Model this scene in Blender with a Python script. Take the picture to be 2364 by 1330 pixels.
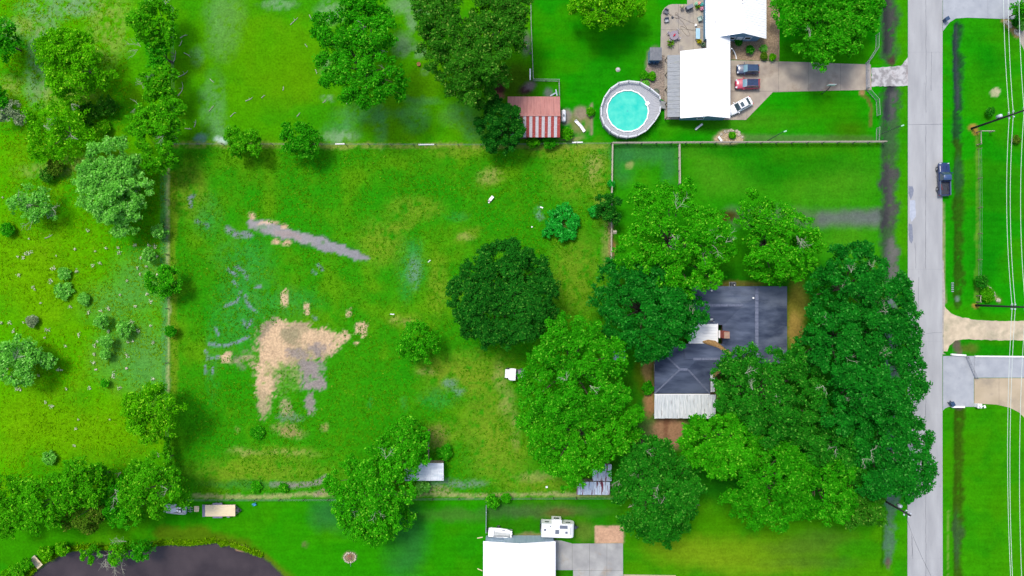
import bpy, math, random
import numpy as np
from mathutils import Vector, Matrix

# ------------------------------------------------------------------ clear
for o in list(bpy.data.objects):
    bpy.data.objects.remove(o)
sc = bpy.context.scene
COL = sc.collection
R = math.radians
random.seed(7)
RNG = np.random.default_rng(11)

# ------------------------------------------------------------------ camera, sky, sun, exposure
HC = 120.0            # drone height in metres
PXM = 13.0            # photograph pixels per metre on the ground
cam = bpy.data.cameras.new("camera")
cam.sensor_width = 36.0
cam.lens = 36.0 * HC / (2364 / PXM)
cam.clip_start = 1.0
cam.clip_end = 6000
camo = bpy.data.objects.new("camera", cam)
camo.location = (0, 0, HC)
camo.rotation_euler = (0, 0, 0)
COL.objects.link(camo)
sc.camera = camo

SUN_DIR = Vector((-0.47, 0.66, 0.0)).normalized()   # horizontal direction towards the sun
SUN_EL = R(62)
world = bpy.data.worlds.new("World")
sc.world = world
world.use_nodes = True
wn = world.node_tree
wn.nodes.clear()
wo = wn.nodes.new("ShaderNodeOutputWorld")
wb = wn.nodes.new("ShaderNodeBackground")
sky = wn.nodes.new("ShaderNodeTexSky")
sky.sky_type = 'NISHITA'
sky.sun_disc = False
sky.sun_elevation = SUN_EL
sky.sun_rotation = math.atan2(SUN_DIR.x, SUN_DIR.y)
sky.altitude = 0
sky.air_density = 1.0
sky.dust_density = 3.0
sky.ozone_density = 1.0
wb.inputs["Strength"].default_value = 0.148
wn.links.new(sky.outputs["Color"], wb.inputs["Color"])
wn.links.new(wb.outputs["Background"], wo.inputs["Surface"])

sun = bpy.data.lights.new("sun", 'SUN')
sun.energy = 1.5
sun.angle = R(15)
sun.color = (1.0, 0.96, 0.88)
suno = bpy.data.objects.new("sun", sun)
d = Vector((SUN_DIR.x * math.cos(SUN_EL), SUN_DIR.y * math.cos(SUN_EL), math.sin(SUN_EL)))
suno.rotation_euler = d.to_track_quat('Z', 'Y').to_euler()
suno.location = (0, 0, 60)
COL.objects.link(suno)

vs = sc.view_settings
vs.view_transform = 'Standard'
vs.look = 'None'
vs.exposure = 0.71
vs.gamma = 1.0
vs.use_curve_mapping = False

# ------------------------------------------------------------------ pixel -> place
def P(px, py, h=0.0):
    k = (HC - h) / HC / PXM
    return Vector(((px - 1182) * k, (665 - py) * k, h))

def V(x, y, z):
    return Vector((x, y, z))

def lin(c):
    c = c / 255.0
    return c / 12.92 if c <= 0.04045 else ((c + 0.055) / 1.055) ** 2.4
K_LIT = 1.30
def S(r, g, b, k=K_LIT):
    return (lin(r) / k, lin(g) / k, lin(b) / k)

# ------------------------------------------------------------------ materials
MATS = {}
def mat(name, c1, c2=None, rough=0.7, metal=0.0, scale=3.0, detail=6.0, contrast=(0.3, 0.7), bump=0.0, bscale=None,
        spec=0.5, stretch=None, c3=None, s3=0.4, t3=(0.55, 0.7)):
    if name in MATS:
        return MATS[name]
    m = bpy.data.materials.new(name)
    m.use_nodes = True
    nt = m.node_tree
    b = nt.nodes["Principled BSDF"]
    b.inputs["Roughness"].default_value = rough
    b.inputs["Metallic"].default_value = metal
    b.inputs["Specular IOR Level"].default_value = spec
    if c2 is None and c3 is None and not bump:
        b.inputs["Base Color"].default_value = (*c1, 1)
    else:
        c2 = c2 or c1
        tc = nt.nodes.new("ShaderNodeTexCoord")
        vec = tc.outputs["Object"]
        if stretch:
            mp = nt.nodes.new("ShaderNodeMapping")
            mp.inputs["Scale"].default_value = stretch
            nt.links.new(vec, mp.inputs["Vector"])
            vec = mp.outputs["Vector"]
        n = nt.nodes.new("ShaderNodeTexNoise")
        n.inputs["Scale"].default_value = scale
        n.inputs["Detail"].default_value = detail
        nt.links.new(vec, n.inputs["Vector"])
        r = nt.nodes.new("ShaderNodeValToRGB")
        r.color_ramp.elements[0].position = contrast[0]
        r.color_ramp.elements[1].position = contrast[1]
        r.color_ramp.elements[0].color = (*c1, 1)
        r.color_ramp.elements[1].color = (*c2, 1)
        nt.links.new(n.outputs["Fac"], r.inputs["Fac"])
        out = r.outputs["Color"]
        if c3:
            n3 = nt.nodes.new("ShaderNodeTexNoise")
            n3.inputs["Scale"].default_value = s3
            n3.inputs["Detail"].default_value = 8
            n3.inputs["Roughness"].default_value = 0.65
            nt.links.new(vec, n3.inputs["Vector"])
            r3 = nt.nodes.new("ShaderNodeValToRGB")
            r3.color_ramp.elements[0].position = t3[0]
            r3.color_ramp.elements[1].position = t3[1]
            nt.links.new(n3.outputs["Fac"], r3.inputs["Fac"])
            mx = nt.nodes.new("ShaderNodeMix")
            mx.data_type = 'RGBA'
            nt.links.new(r3.outputs["Color"], mx.inputs[0])
            nt.links.new(out, mx.inputs[6])
            mx.inputs[7].default_value = (*c3, 1)
            out = mx.outputs[2]
        nt.links.new(out, b.inputs["Base Color"])
        if bump:
            nb = nt.nodes.new("ShaderNodeTexNoise")
            nb.inputs["Scale"].default_value = bscale or scale * 4
            nb.inputs["Detail"].default_value = 4
            nt.links.new(vec, nb.inputs["Vector"])
            bp = nt.nodes.new("ShaderNodeBump")
            bp.inputs["Strength"].default_value = bump
            bp.inputs["Distance"].default_value = 0.05
            nt.links.new(nb.outputs["Fac"], bp.inputs["Height"])
            nt.links.new(bp.outputs["Normal"], b.inputs["Normal"])
    MATS[name] = m
    return m

LEAF_GAIN = 1.45
def leaf_mat(name, dark, light, hue_glint=None):
    dark = tuple(c * .7 for c in dark)  # darkest leaf tone deepened, putting crown shade contrast into the colour
    dark, light, hue_glint = [tuple(c * LEAF_GAIN for c in k) if k else None for k in (dark, light, hue_glint)]
    if name in MATS:
        return MATS[name]
    m = bpy.data.materials.new(name)
    m.use_nodes = True
    nt = m.node_tree
    b = nt.nodes["Principled BSDF"]
    b.inputs["Roughness"].default_value = 0.7
    b.inputs["Specular IOR Level"].default_value = 0.0
    at = nt.nodes.new("ShaderNodeAttribute")
    at.attribute_name = "rnd"
    r = nt.nodes.new("ShaderNodeValToRGB")
    e = r.color_ramp.elements
    e[0].position = 0.0
    e[0].color = (*dark, 1)
    e[1].position = 0.85
    e[1].color = (*light, 1)
    if hue_glint:
        el = e.new(1.0)
        el.color = (*hue_glint, 1)
    nt.links.new(at.outputs["Fac"], r.inputs["Fac"])
    nt.links.new(r.outputs["Color"], b.inputs["Base Color"])
    tr = nt.nodes.new("ShaderNodeBsdfTranslucent")
    nt.links.new(r.outputs["Color"], tr.inputs["Color"])
    mx = nt.nodes.new("ShaderNodeMixShader")
    mx.inputs[0].default_value = 0.3
    out = nt.nodes["Material Output"]
    nt.links.new(b.outputs["BSDF"], mx.inputs[1])
    nt.links.new(tr.outputs["BSDF"], mx.inputs[2])
    nt.links.new(mx.outputs["Shader"], out.inputs["Surface"])
    MATS[name] = m
    return m

# ------------------------------------------------------------------ mesh builder
class MB:
    def __init__(s):
        s.v = []
        s.f = []
    def add(s, vs, fs):
        o = len(s.v)
        s.v += [tuple(p) for p in vs]
        s.f += [tuple(i + o for i in f) for f in fs]
        return s
    def box(s, cx, cy, cz, sx, sy, sz, rz=0.0, tilt=0.0):
        c, n = math.cos(rz), math.sin(rz)
        vs = []
        for z in (-1, 1):
            for x, y in ((-1, -1), (1, -1), (1, 1), (-1, 1)):
                lx, ly = x * sx / 2, y * sy / 2
                vs.append((cx + lx * c - ly * n, cy + lx * n + ly * c, cz + z * sz / 2 + tilt * lx))
        return s.add(vs, [(3, 2, 1, 0), (4, 5, 6, 7), (0, 1, 5, 4), (1, 2, 6, 5), (2, 3, 7, 6), (3, 0, 4, 7)])
    def prism(s, poly, z0, z1):
        a = sum(poly[i][0] * poly[(i + 1) % len(poly)][1] - poly[(i + 1) % len(poly)][0] * poly[i][1] for i in range(len(poly)))
        if a < 0:
            poly = poly[::-1]
        n = len(poly)
        f0 = z0 if callable(z0) else (lambda x, y: z0)
        f1 = z1 if callable(z1) else (lambda x, y: z1)
        vs = [(p[0], p[1], f0(p[0], p[1])) for p in poly] + [(p[0], p[1], f1(p[0], p[1])) for p in poly]
        fs = [tuple(range(n - 1, -1, -1)), tuple(range(n, 2 * n))]
        fs += [(i, (i + 1) % n, n + (i + 1) % n, n + i) for i in range(n)]
        return s.add(vs, fs)
    def slabq(s, a, b, c, d, th):
        """solid plate: four top corners (counter-clockwise from above) and a thickness downwards"""
        vs = [Vector(p) for p in (a, b, c, d)]
        lo = [p - Vector((0, 0, th)) for p in vs]
        return s.add(lo + vs, [(3, 2, 1, 0), (4, 5, 6, 7), (0, 1, 5, 4), (1, 2, 6, 5), (2, 3, 7, 6), (3, 0, 4, 7)])
    def slabp(s, pts, th):
        n = len(pts)
        vs = [Vector(p) for p in pts]
        lo = [p - Vector((0, 0, th)) for p in vs]
        fs = [tuple(range(n - 1, -1, -1)), tuple(range(n, 2 * n))]
        fs += [(i, (i + 1) % n, n + (i + 1) % n, n + i) for i in range(n)]
        return s.add(lo + vs, fs)
    def tube(s, p0, p1, r0, r1=None, n=6):
        return s.path([p0, p1], [r0, r0 if r1 is None else r1], n)
    def path(s, pts, r, n=6):
        pts = [Vector(p) for p in pts]
        if not isinstance(r, (list, tuple)):
            r = [r] * len(pts)
        rings = []
        for i, p in enumerate(pts):
            t = (pts[min(i + 1, len(pts) - 1)] - pts[max(i - 1, 0)])
            if t.length < 1e-6:
                t = Vector((0, 0, 1))
            t.normalize()
            u = t.cross(Vector((0, 0, 1)))
            if u.length < 0.05:
                u = t.cross(Vector((1, 0, 0)))
            u.normalize()
            w = u.cross(t)
            rings.append([p + (u * math.cos(2 * math.pi * k / n) + w * math.sin(2 * math.pi * k / n)) * r[i] for k in range(n)])
        return s.loft(rings)
    def loft(s, rings, cap=True):
        n = len(rings[0])
        vs = [p for r in rings for p in r]
        fs = []
        for i in range(len(rings) - 1):
            for k in range(n):
                a, b = i * n + k, i * n + (k + 1) % n
                fs.append((a, a + n, b + n, b))
        if cap:
            fs.append(tuple(range(n)))
            fs.append(tuple((len(rings) - 1) * n + k for k in range(n - 1, -1, -1)))
        return s.add(vs, fs)
    def lathe(s, cx, cy, prof, n=16):
        """prof: (radius, z) from bottom to top"""
        rings = [[(cx + r * math.cos(-2 * math.pi * k / n), cy + r * math.sin(-2 * math.pi * k / n), z) for k in range(n)] for r, z in prof]
        return s.loft(rings)
    def ribbed(s, A, B, C, D, n, h=0.035, th=0.03):
        """ribbed metal sheet: ridge A-B, eave D-C (A over D, B over C); ribs run from ridge to eave"""
        A, B, C, D = map(Vector, (A, B, C, D))
        nrm = (B - A).cross(D - A)
        nrm.normalize()
        if nrm.z < 0:
            nrm = -nrm
        us = []
        for i in range(n):
            for u, hh in ((0.0, 0), (0.62, 0), (0.70, h), (0.92, h)):
                us.append(((i + u) / n, hh))
        us.append((1.0, 0))
        top, bot, tope, bote = [], [], [], []
        for u, hh in us:
            a, e = A.lerp(B, u), D.lerp(C, u)
            top.append(a + nrm * hh); tope.append(e + nrm * hh)
            bot.append(a - nrm * th); bote.append(e - nrm * th)
        m = len(us)
        vs = top + tope + bot + bote
        fs = []
        for i in range(m - 1):
            fs.append((i, m + i, m + i + 1, i + 1))
            fs.append((2 * m + i, 2 * m + i + 1, 3 * m + i + 1, 3 * m + i))
            fs.append((i, i + 1, 2 * m + i + 1, 2 * m + i))
            fs.append((m + i, 3 * m + i, 3 * m + i + 1, m + i + 1))
        fs.append((0, 2 * m, 3 * m, m))
        fs.append((m - 1, 2 * m - 1, 4 * m - 1, 3 * m - 1))
        return s.add(vs, fs)
    def build(s, name, m, parent=None, smooth=False, origin=None):
        me = bpy.data.meshes.new(name)
        if origin is not None:
            o = Vector(origin)
            vv = [(p[0] - o.x, p[1] - o.y, p[2] - o.z) for p in s.v]
        else:
            vv = s.v
        me.from_pydata(vv, [], s.f)
        me.materials.append(m)
        if smooth:
            me.polygons.foreach_set("use_smooth", [True] * len(me.polygons))
        me.update()
        ob = bpy.data.objects.new(name, me)
        COL.objects.link(ob)
        if parent is not None:
            ob.parent = parent
        elif origin is not None:
            ob.location = origin
        return ob

def tag(o, label, cat=None, group=None):
    o["label"] = label
    if cat:
        o["category"] = cat
    if group:
        o["group"] = group
    return o
def thing(name, label, cat, loc=(0, 0, 0), rz=0.0, group=None):
    o = bpy.data.objects.new(name, None)
    o.empty_display_size = 0.3
    o.location = loc
    o.rotation_euler = (0, 0, rz)
    COL.objects.link(o)
    return tag(o, label, cat, group)
def struct(o):
    o["kind"] = "structure"
    return o
def stuff(o):
    o["kind"] = "stuff"
    return o
def share(src, name, parent, loc=(0, 0, 0), rz=0.0, scale=None):
    o = bpy.data.objects.new(name, src.data)
    COL.objects.link(o)
    o.parent = parent
    o.location = loc
    o.rotation_euler = (0, 0, rz)
    if scale:
        o.scale = scale
    return o
def jit(a):
    return random.uniform(-a, a)

# ------------------------------------------------------------------ numpy noise
_T = np.random.default_rng(5).random((256, 256))
def vn(x, y, s=0):
    x = x + s * 17.3; y = y + s * 9.7
    xi = np.floor(x).astype(int); yi = np.floor(y).astype(int)
    fx = x - xi; fy = y - yi
    fx = fx * fx * (3 - 2 * fx); fy = fy * fy * (3 - 2 * fy)
    a = _T[yi & 255, xi & 255]; b = _T[yi & 255, (xi + 1) & 255]
    c = _T[(yi + 1) & 255, xi & 255]; e = _T[(yi + 1) & 255, (xi + 1) & 255]
    return (a * (1 - fx) + b * fx) * (1 - fy) + (c * (1 - fx) + e * fx) * fy
def fbm(x, y, s=0, o=4):
    t = 0.0; a = 0.5; w = 0.0
    for i in range(o):
        t = t + a * vn(x, y, s + i * 3); w += a; a *= 0.55; x = x * 2.03; y = y * 2.03
    return t / w
def sstep(a, b, x):
    t = np.clip((x - a) / (b - a), 0, 1)
    return t * t * (3 - 2 * t)
# ================================================================== GROUND
def axis(lo, hi, step, far):
    a = np.arange(lo, hi + step * 0.5, step)
    ex = []
    d = step
    p = hi
    while p < far:
        d *= 1.7
        p += d
        ex.append(p)
    left = [-(q - hi) + lo for q in ex][::-1]
    return np.concatenate([left, a, ex])
gx = axis(-97, 97, 0.34, 1800)
gy = axis(-57, 57, 0.34, 1800)
GX, GY = np.meshgrid(gx, gy)
PX = GX * PXM + 1182
PY = 665 - GY * PXM
# ragged edges: warp the coordinates in which zones are drawn
w1 = fbm(PX / 26, PY / 26, 1, 4) - 0.5
w2 = fbm(PX / 26, PY / 26, 7, 4) - 0.5
w3 = fbm(PX / 7, PY / 7, 13, 3) - 0.5
w4 = fbm(PX / 7, PY / 7, 19, 3) - 0.5
def warped(a):
    return PX + a * (w1 * 2.2 + w3 * 1.2), PY + a * (w2 * 2.2 + w4 * 1.2)
COLR = np.zeros(PX.shape + (3,))
ROUGH = np.full(PX.shape, 0.5)
WET = np.zeros(PX.shape)
def put(mask, c, wet=None, rough=None):
    c = np.array(S(*c))
    COLR[...] = COLR * (1 - mask[..., None]) + c * mask[..., None]
    if wet is not None:
        WET[...] = WET * (1 - mask) + wet * mask
    if rough is not None:
        ROUGH[...] = ROUGH * (1 - mask) + rough * mask
def rect(x0, y0, x1, y1, c, soft=4, wob=3, k=1.0, rough=None, wet=None):
    X, Y = warped(wob)
    dd = np.minimum(np.minimum(X - x0, x1 - X), np.minimum(Y - y0, y1 - Y))
    put(sstep(-soft, soft, dd) * k, c, wet, rough)
FINE = fbm(PX / 3.6, PY / 3.6, 83, 3)
def blob(x, y, rx, ry, c, k=1.0, ang=0, soft=0.35, wob=8, wet=None, rough=None, hole=0.0, dith=0.0):
    X, Y = warped(wob)
    a = R(ang)
    u = (X - x) * math.cos(a) + (Y - y) * math.sin(a)
    v = -(X - x) * math.sin(a) + (Y - y) * math.cos(a)
    dd = np.sqrt((u / rx) ** 2 + (v / ry) ** 2)
    m = sstep(1 + soft, 1 - soft, dd)
    if dith:
        m = sstep(.28, .72, m + (FINE - .5) * dith * (1 - np.abs(2 * m - 1) * .8) * 2)
    m = m * k
    if hole:
        m = m * sstep(hole - 0.14, hole + 0.14, fbm(PX / 9, PY / 9, 31, 4))
    put(m, c, wet, rough)
def line(pts, w, c, k=1.0, soft=0.5, wob=3, wet=None, rough=None, hole=0.0):
    X, Y = warped(wob)
    best = np.full(PX.shape, 1e9)
    for (x0, y0), (x1, y1) in zip(pts[:-1], pts[1:]):
        dx, dy = x1 - x0, y1 - y0
        t = np.clip(((X - x0) * dx + (Y - y0) * dy) / (dx * dx + dy * dy), 0, 1)
        best = np.minimum(best, np.hypot(X - x0 - t * dx, Y - y0 - t * dy))
    m = sstep(w * (1 + soft), w * (1 - soft), best) * k
    if hole:
        m = m * sstep(hole - 0.14, hole + 0.14, fbm(PX / 8, PY / 8, 37, 4))
    put(m, c, wet, rough)

COLR[...] = S(58, 132, 8)
rect(-30000, -30000, 391, 1158, (72, 148, 2), rough=0.9)
rect(398, -30000, 1226, 331, (66, 142, 4), rough=0.6)
rect(391, 331, 1412, 1151, (46, 131, 8), rough=1.0)
rect(1226, -30000, 30000, 328, (24, 140, 4), wob=1, rough=0.15)
rect(1412, 333, 2040, 660, (42, 138, 8), rough=0.4)
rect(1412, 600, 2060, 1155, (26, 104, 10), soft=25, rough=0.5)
rect(-30000, 1200, 400, 30000, (50, 134, 4), soft=30, wob=12)
rect(380, 1154, 1122, 30000, (38, 138, 4), wob=1.5, rough=0.15)
rect(1122, 1152, 1442, 30000, (40, 119, 8), wob=1.5, rough=0.3)
rect(1438, 1190, 2070, 30000, (66, 136, 6), soft=12, rough=0.2)
rect(2176, -30000, 30000, 742, (26, 142, 6), rough=0.15)
rect(2176, 780, 30000, 822, (22, 130, 6), rough=0.15)
rect(2176, 935, 30000, 30000, (54, 142, 6), rough=0.12)
rect(2066, -30000, 2097, 30000, (54, 142, 5), rough=0.2)

# broad natural variation of the sward
big = fbm(PX / 150, PY / 150, 41, 4)
mid = fbm(PX / 45, PY / 45, 47, 4)
olive = sstep(0.47, 0.72, big * 0.5 + mid * 0.5) * np.clip(ROUGH * 1.1, 0, 1) * 0.42
put(olive, (104, 142, 14))
lush = sstep(0.50, 0.30, fbm(PX / 90, PY / 90, 53, 4)) * 0.5
put(lush, (28, 130, 8))
lawnv = sstep(0.45, 0.7, fbm(PX / 110, PY / 70, 59, 3)) * np.clip(1.0 - ROUGH * 1.2, 0, 1) * 0.55
put(lawnv, (62, 136, 4))

# ---- left pasture: pale damp sward and dry spots
for b in [(120, 20, 75, 30), (100, 95, 40, 50), (85, 190, 28, 55), (190, 15, 40, 22), (20, 75, 30, 30)]:
    blob(*b, (112, 150, 100), 0.75, hole=0.42, rough=0.5)
for b in [(330, 650, 60, 60), (300, 820, 70, 70), (345, 860, 35, 90), (250, 700, 60, 40)]:
    blob(*b, (78, 138, 62), 0.55, soft=0.7)
for b in [(60, 600, 130, 90), (200, 1000, 170, 70), (60, 960, 80, 60), (120, 700, 90, 70)]:
    blob(*b, (98, 148, 4), 0.6, soft=0.8)
for b in [(60, 60, 40, 15), (20, 200, 30, 20), (150, 215, 60, 25), (120, 395, 70, 15), (250, 60, 40, 80), (300, 380, 20, 20), (180, 380, 50, 18)]:
    blob(*b, (138, 152, 70), 0.6, soft=0.7, hole=0.46)
line([(388, 390), (387, 520), (390, 700), (389, 905)], 3.2, (164, 164, 112), 0.7, wob=3, hole=0.33)
line([(376, 400), (378, 700), (380, 900)], 6, (70, 128, 76), 0.5, wob=4)
line([(398, 400), (400, 640), (402, 900)], 8, (108, 128, 26), 0.6, wob=6)

# ---- north-west paddock: grey-green wet patches
for b in [(520, 30, 40, 45), (515, 90, 32, 45), (492, 240, 26, 60), (505, 300, 18, 22), (455, 130, 14, 20)]:
    blob(*b, (92, 146, 84), 0.6, soft=0.6, hole=0.36, wet=0.2)
for b in [(760, 30, 30, 25), (960, 15, 60, 20), (747, 145, 12, 22), (757, 228, 12, 6), (948, 55, 10, 20), (967, 122, 14, 16), (985, 165, 10, 8),
          (930, 105, 25, 25), (640, 10, 40, 10)]:
    blob(*b, (116, 148, 108), 0.6, soft=0.5, hole=0.36, wet=0.3)
for b in [(790, 305, 40, 25), (800, 285, 10, 25), (880, 290, 14, 45), (960, 270, 30, 30), (975, 232, 38, 8), (1060, 265, 38, 25), (840, 262, 60, 20),
          (1095, 300, 25, 25), (925, 260, 12, 12)]:
    blob(*b, (70, 136, 72), 0.45, soft=0.6, hole=0.36, wet=0.25)
blob(785, 316, 38, 12, (132, 164, 122), 0.65, soft=0.5, hole=0.4, wet=0.4)
blob(513, 323, 12, 9, (176, 200, 186), 0.9, soft=0.5, wet=0.5)
blob(465, 320, 16, 8, (90, 130, 120), 0.8, soft=0.5, wet=0.5)
line([(405, 333), (700, 336), (1110, 338), (1400, 338)], 6, (140, 150, 66), 0.7, wob=5, hole=0.42)
for b in [(690, 130, 60, 50), (700, 190, 40, 40), (540, 90, 60, 120), (640, 200, 60, 60)]:
    blob(*b, (84, 138, 4), 0.5, soft=0.8)
# bare ground by the red barn
blob(1180, 190, 60, 45, (56, 84, 12), 0.85, soft=0.5)
blob(1150, 205, 16, 14, (66, 40, 36), 1, soft=0.4, wob=5)
blob(1146, 222, 18, 10, (140, 92, 72), 1, soft=0.4, wob=5)
blob(1212, 207, 16, 12, (62, 44, 44), 1, soft=0.5, wob=5)
blob(1222, 198, 14, 10, (116, 104, 106), 0.9, soft=0.5, wob=5)
blob(1265, 215, 9, 12, (112, 120, 112), 0.9, soft=0.5, wob=3)
blob(1214, 100, 9, 26, (110, 110, 100), 0.8, soft=0.6, wob=4)
blob(1306, 270, 14, 18, (140, 134, 124), 1, soft=0.3, wob=2)
blob(1340, 280, 26, 30, (128, 130, 80), 0.9, soft=0.35, wob=5, hole=0.35)
blob(1340, 262, 18, 14, (150, 136, 116), 0.9, soft=0.4, wob=4)
line([(1366, 242), (1366, 310)], 3.5, (150, 136, 112), 0.9, wob=1)
blob(1320, 320, 30, 6, (140, 140, 90), 0.8, soft=0.5, wob=4)

# ---- middle field
for b in [(1130, 410, 34, 20, -20), (1330, 400, 60, 60, 0), (1385, 420, 20, 90, 0), (1080, 540, 30, 14, -30), (960, 480, 60, 25, 0), (930, 520, 30, 12, -20),
          (1060, 350, 60, 12, 0), (1300, 350, 80, 14, 0), (1100, 850, 90, 40, 0), (1130, 960, 60, 70, 0), (1060, 880, 70, 30, 0), (1000, 850, 40, 20, 0),
          (1150, 1050, 70, 60, 0), (930, 740, 34, 16, 0), (1010, 660, 22, 60, 0), (880, 560, 50, 50, 0), (440, 440, 40, 60, 0), (1330, 640, 60, 90, 0),
          (600, 1090, 160, 30, 0), (640, 1045, 100, 16, 0), (1240, 1120, 80, 20, 0), (1020, 1000, 60, 25, 0)]:
    blob(*b[:4], (118, 140, 34), 0.55, ang=b[4], soft=0.6, hole=0.36, rough=1.0)
for b in [(1130, 408, 26, 14), (1370, 390, 20, 30), (925, 740, 18, 9), (985, 860, 20, 8), (1155, 870, 12, 30), (1170, 930, 14, 30), (1075, 545, 16, 9),
          (1395, 480, 14, 20), (1398, 560, 10, 50), (1190, 990, 8, 40), (1235, 1100, 40, 10), (660, 1045, 60, 6), (560, 1040, 30, 8)]:
    blob(*b, (150, 150, 84), 0.5, soft=0.7, hole=0.4, rough=1.0)
for b in [(950, 610, 28, 50), (940, 655, 16, 36), (960, 570, 16, 16), (1040, 885, 16, 16), (1055, 905, 14, 12), (1010, 920, 40, 20), (930, 930, 8, 16), (855, 930, 5, 13),
          (1055, 500, 20, 10), (560, 590, 60, 40), (545, 740, 50, 80), (490, 830, 14, 80), (670, 700, 60, 30), (580, 670, 50, 60), (480, 500, 30, 40)]:
    blob(*b, (44, 136, 52), 0.42, soft=0.7, hole=0.36, wet=0.2)
for b in [(957, 625, 14, 34), (1037, 884, 14, 10), (1056, 905, 14, 9), (1243, 488, 8, 14), (1250, 500, 8, 6)]:
    blob(*b, (98, 134, 110), 0.7, soft=0.6, hole=0.36, wet=0.4)
# rutted bluish mud west of the bare soil
MUD = (112, 122, 136)
for pts in [[(545, 614), (560, 625), (570, 640)], [(528, 620), (545, 634)], [(520, 706), (545, 698), (557, 672)], [(565, 685), (575, 705), (592, 720)],
            [(484, 795), (520, 800), (550, 790), (575, 778)], [(473, 810), (480, 830), (510, 822)], [(472, 845), (474, 860)], [(490, 850), (492, 862)],
            [(560, 740), (570, 755), (580, 740)], [(497, 760), (505, 772)], [(590, 665), (602, 662)], [(540, 650), (548, 660)], [(438, 455), (440, 475)],
            [(432, 460), (446, 452)], [(455, 510), (462, 514)], [(472, 517), (478, 522)], [(735, 612), (745, 624)], [(722, 625), (730, 630)], [(726, 735), (732, 738)]]:
    line(pts, 3.2, MUD, 0.9, wob=4, wet=0.5, hole=0.33)
# long puddle
line([(583, 515), (640, 533), (700, 549), (750, 566)], 13, (126, 124, 126), 1, soft=0.25, wob=9, wet=0.75, rough=0.1)
line([(740, 563), (790, 577), (822, 587)], 11, (120, 120, 126), 1, soft=0.2, wob=8, wet=0.75, rough=0.1)
line([(815, 586), (846, 595)], 6.5, (120, 120, 126), 1, soft=0.25, wob=5, wet=0.75, rough=0.1)
line([(640, 535), (690, 548)], 6, (150, 134, 130), 0.8, soft=0.6, wob=8, wet=0.6)
for b in [(770, 556, 16, 3), (735, 545, 10, 3), (810, 572, 12, 3), (745, 560, 4, 3), (715, 562, 5, 2), (700, 566, 20, 3), (592, 545, 10, 3)]:
    blob(*b, (40, 110, 26), 0.8, soft=0.5, wob=5, ang=16)
line([(528, 528), (548, 540), (575, 545)], 7, (116, 122, 128), 0.9, soft=0.5, wob=5, wet=0.5, hole=0.4)
for b in [(583, 497, 8, 7), (620, 515, 22, 4), (638, 558, 10, 5), (661, 561, 9, 6), (655, 522, 8, 5)]:
    blob(*b, (206, 172, 140), 0.95, soft=0.4, wob=5)
blob(608, 528, 16, 7, (60, 128, 60), 0.7, soft=0.5, wob=6, hole=0.45)
# bare soil patch
TAN, TAN2, MUD2 = (208, 178, 142), (174, 156, 122), (140, 130, 124)
blob(688, 794, 98, 44, TAN2, 1, soft=0.35, wob=13, hole=0.2, dith=.9)
blob(650, 850, 60, 60, TAN2, 0.9, soft=0.50, wob=13, hole=0.42, dith=.9)
blob(630, 770, 34, 36, (160, 142, 118), 0.9, soft=0.60, wob=8, dith=.9)
blob(640, 800, 34, 58, TAN, 1, soft=0.55, wob=9, ang=20, dith=.9)
blob(612, 870, 20, 62, TAN, 0.95, soft=0.50, wob=8, hole=0.3, dith=.9)
blob(608, 935, 15, 34, TAN2, 0.85, soft=0.70, wob=8, hole=0.4, dith=.9)
blob(745, 785, 46, 26, TAN, 0.95, soft=0.50, wob=9, hole=0.3, dith=.9)
blob(668, 775, 20, 18, (142, 136, 104), 0.8, soft=0.70, wob=7, dith=.9)
blob(700, 812, 40, 12, MUD2, 0.8, soft=0.70, wob=13, wet=0.4, dith=.9, hole=0.4)
blob(738, 800, 22, 14, MUD2, 0.8, soft=0.70, wob=12, wet=0.4, dith=.9, hole=0.42)
blob(724, 868, 28, 36, MUD2, 1, soft=0.5, wob=13, wet=0.6, ang=-20, dith=.9, hole=0.28)
blob(742, 856, 10, 16, (86, 128, 70), 0.8, soft=0.6, wob=11, hole=0.35, dith=.9)
blob(704, 846, 16, 20, MUD2, 0.85, soft=0.60, wob=11, wet=0.5, dith=.9, hole=0.36)
blob(716, 935, 12, 24, MUD2, 0.9, soft=0.60, wob=6, wet=0.5, dith=.9)
blob(670, 965, 30, 10, (96, 118, 88), 0.7, soft=0.70, wob=6, wet=0.3, dith=.9)
blob(668, 900, 26, 30, (56, 136, 8), 0.95, soft=0.60, wob=11, hole=0.4, dith=.9)
blob(672, 862, 22, 16, (60, 134, 10), 0.8, soft=0.70, wob=11, hole=0.48, dith=.9)
blob(640, 850, 30, 20, (70, 134, 20), 0.7, soft=0.70, wob=11, hole=0.5, dith=.9)
blob(660, 940, 16, 22, TAN2, 0.7, soft=0.70, wob=7, hole=0.42, dith=.9)
for b in [(797, 776, 13, 12), (832, 756, 15, 13), (806, 722, 7, 8), (523, 825, 12, 10), (711, 714, 7, 13), (655, 690, 8, 20), (838, 770, 8, 8), (822, 790, 6, 5)]:
    blob(*b, TAN, 0.95, soft=0.55, wob=6, ang=-25 if b[0] == 711 else 0, hole=0.28, dith=.9)
line([(535, 835), (585, 825)], 5, TAN2, 0.7, wob=5, hole=0.4)
line([(575, 815), (540, 830), (560, 850)], 6, (120, 122, 96), 0.6, wob=6, hole=0.42)
for b in [(660, 990, 28, 12), (750, 985, 8, 8), (675, 1000, 30, 10), (548, 992, 6, 5), (655, 1003, 4, 3)]:
    blob(*b, (160, 144, 92), 0.7, soft=0.6, wob=6, hole=0.4)
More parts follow.
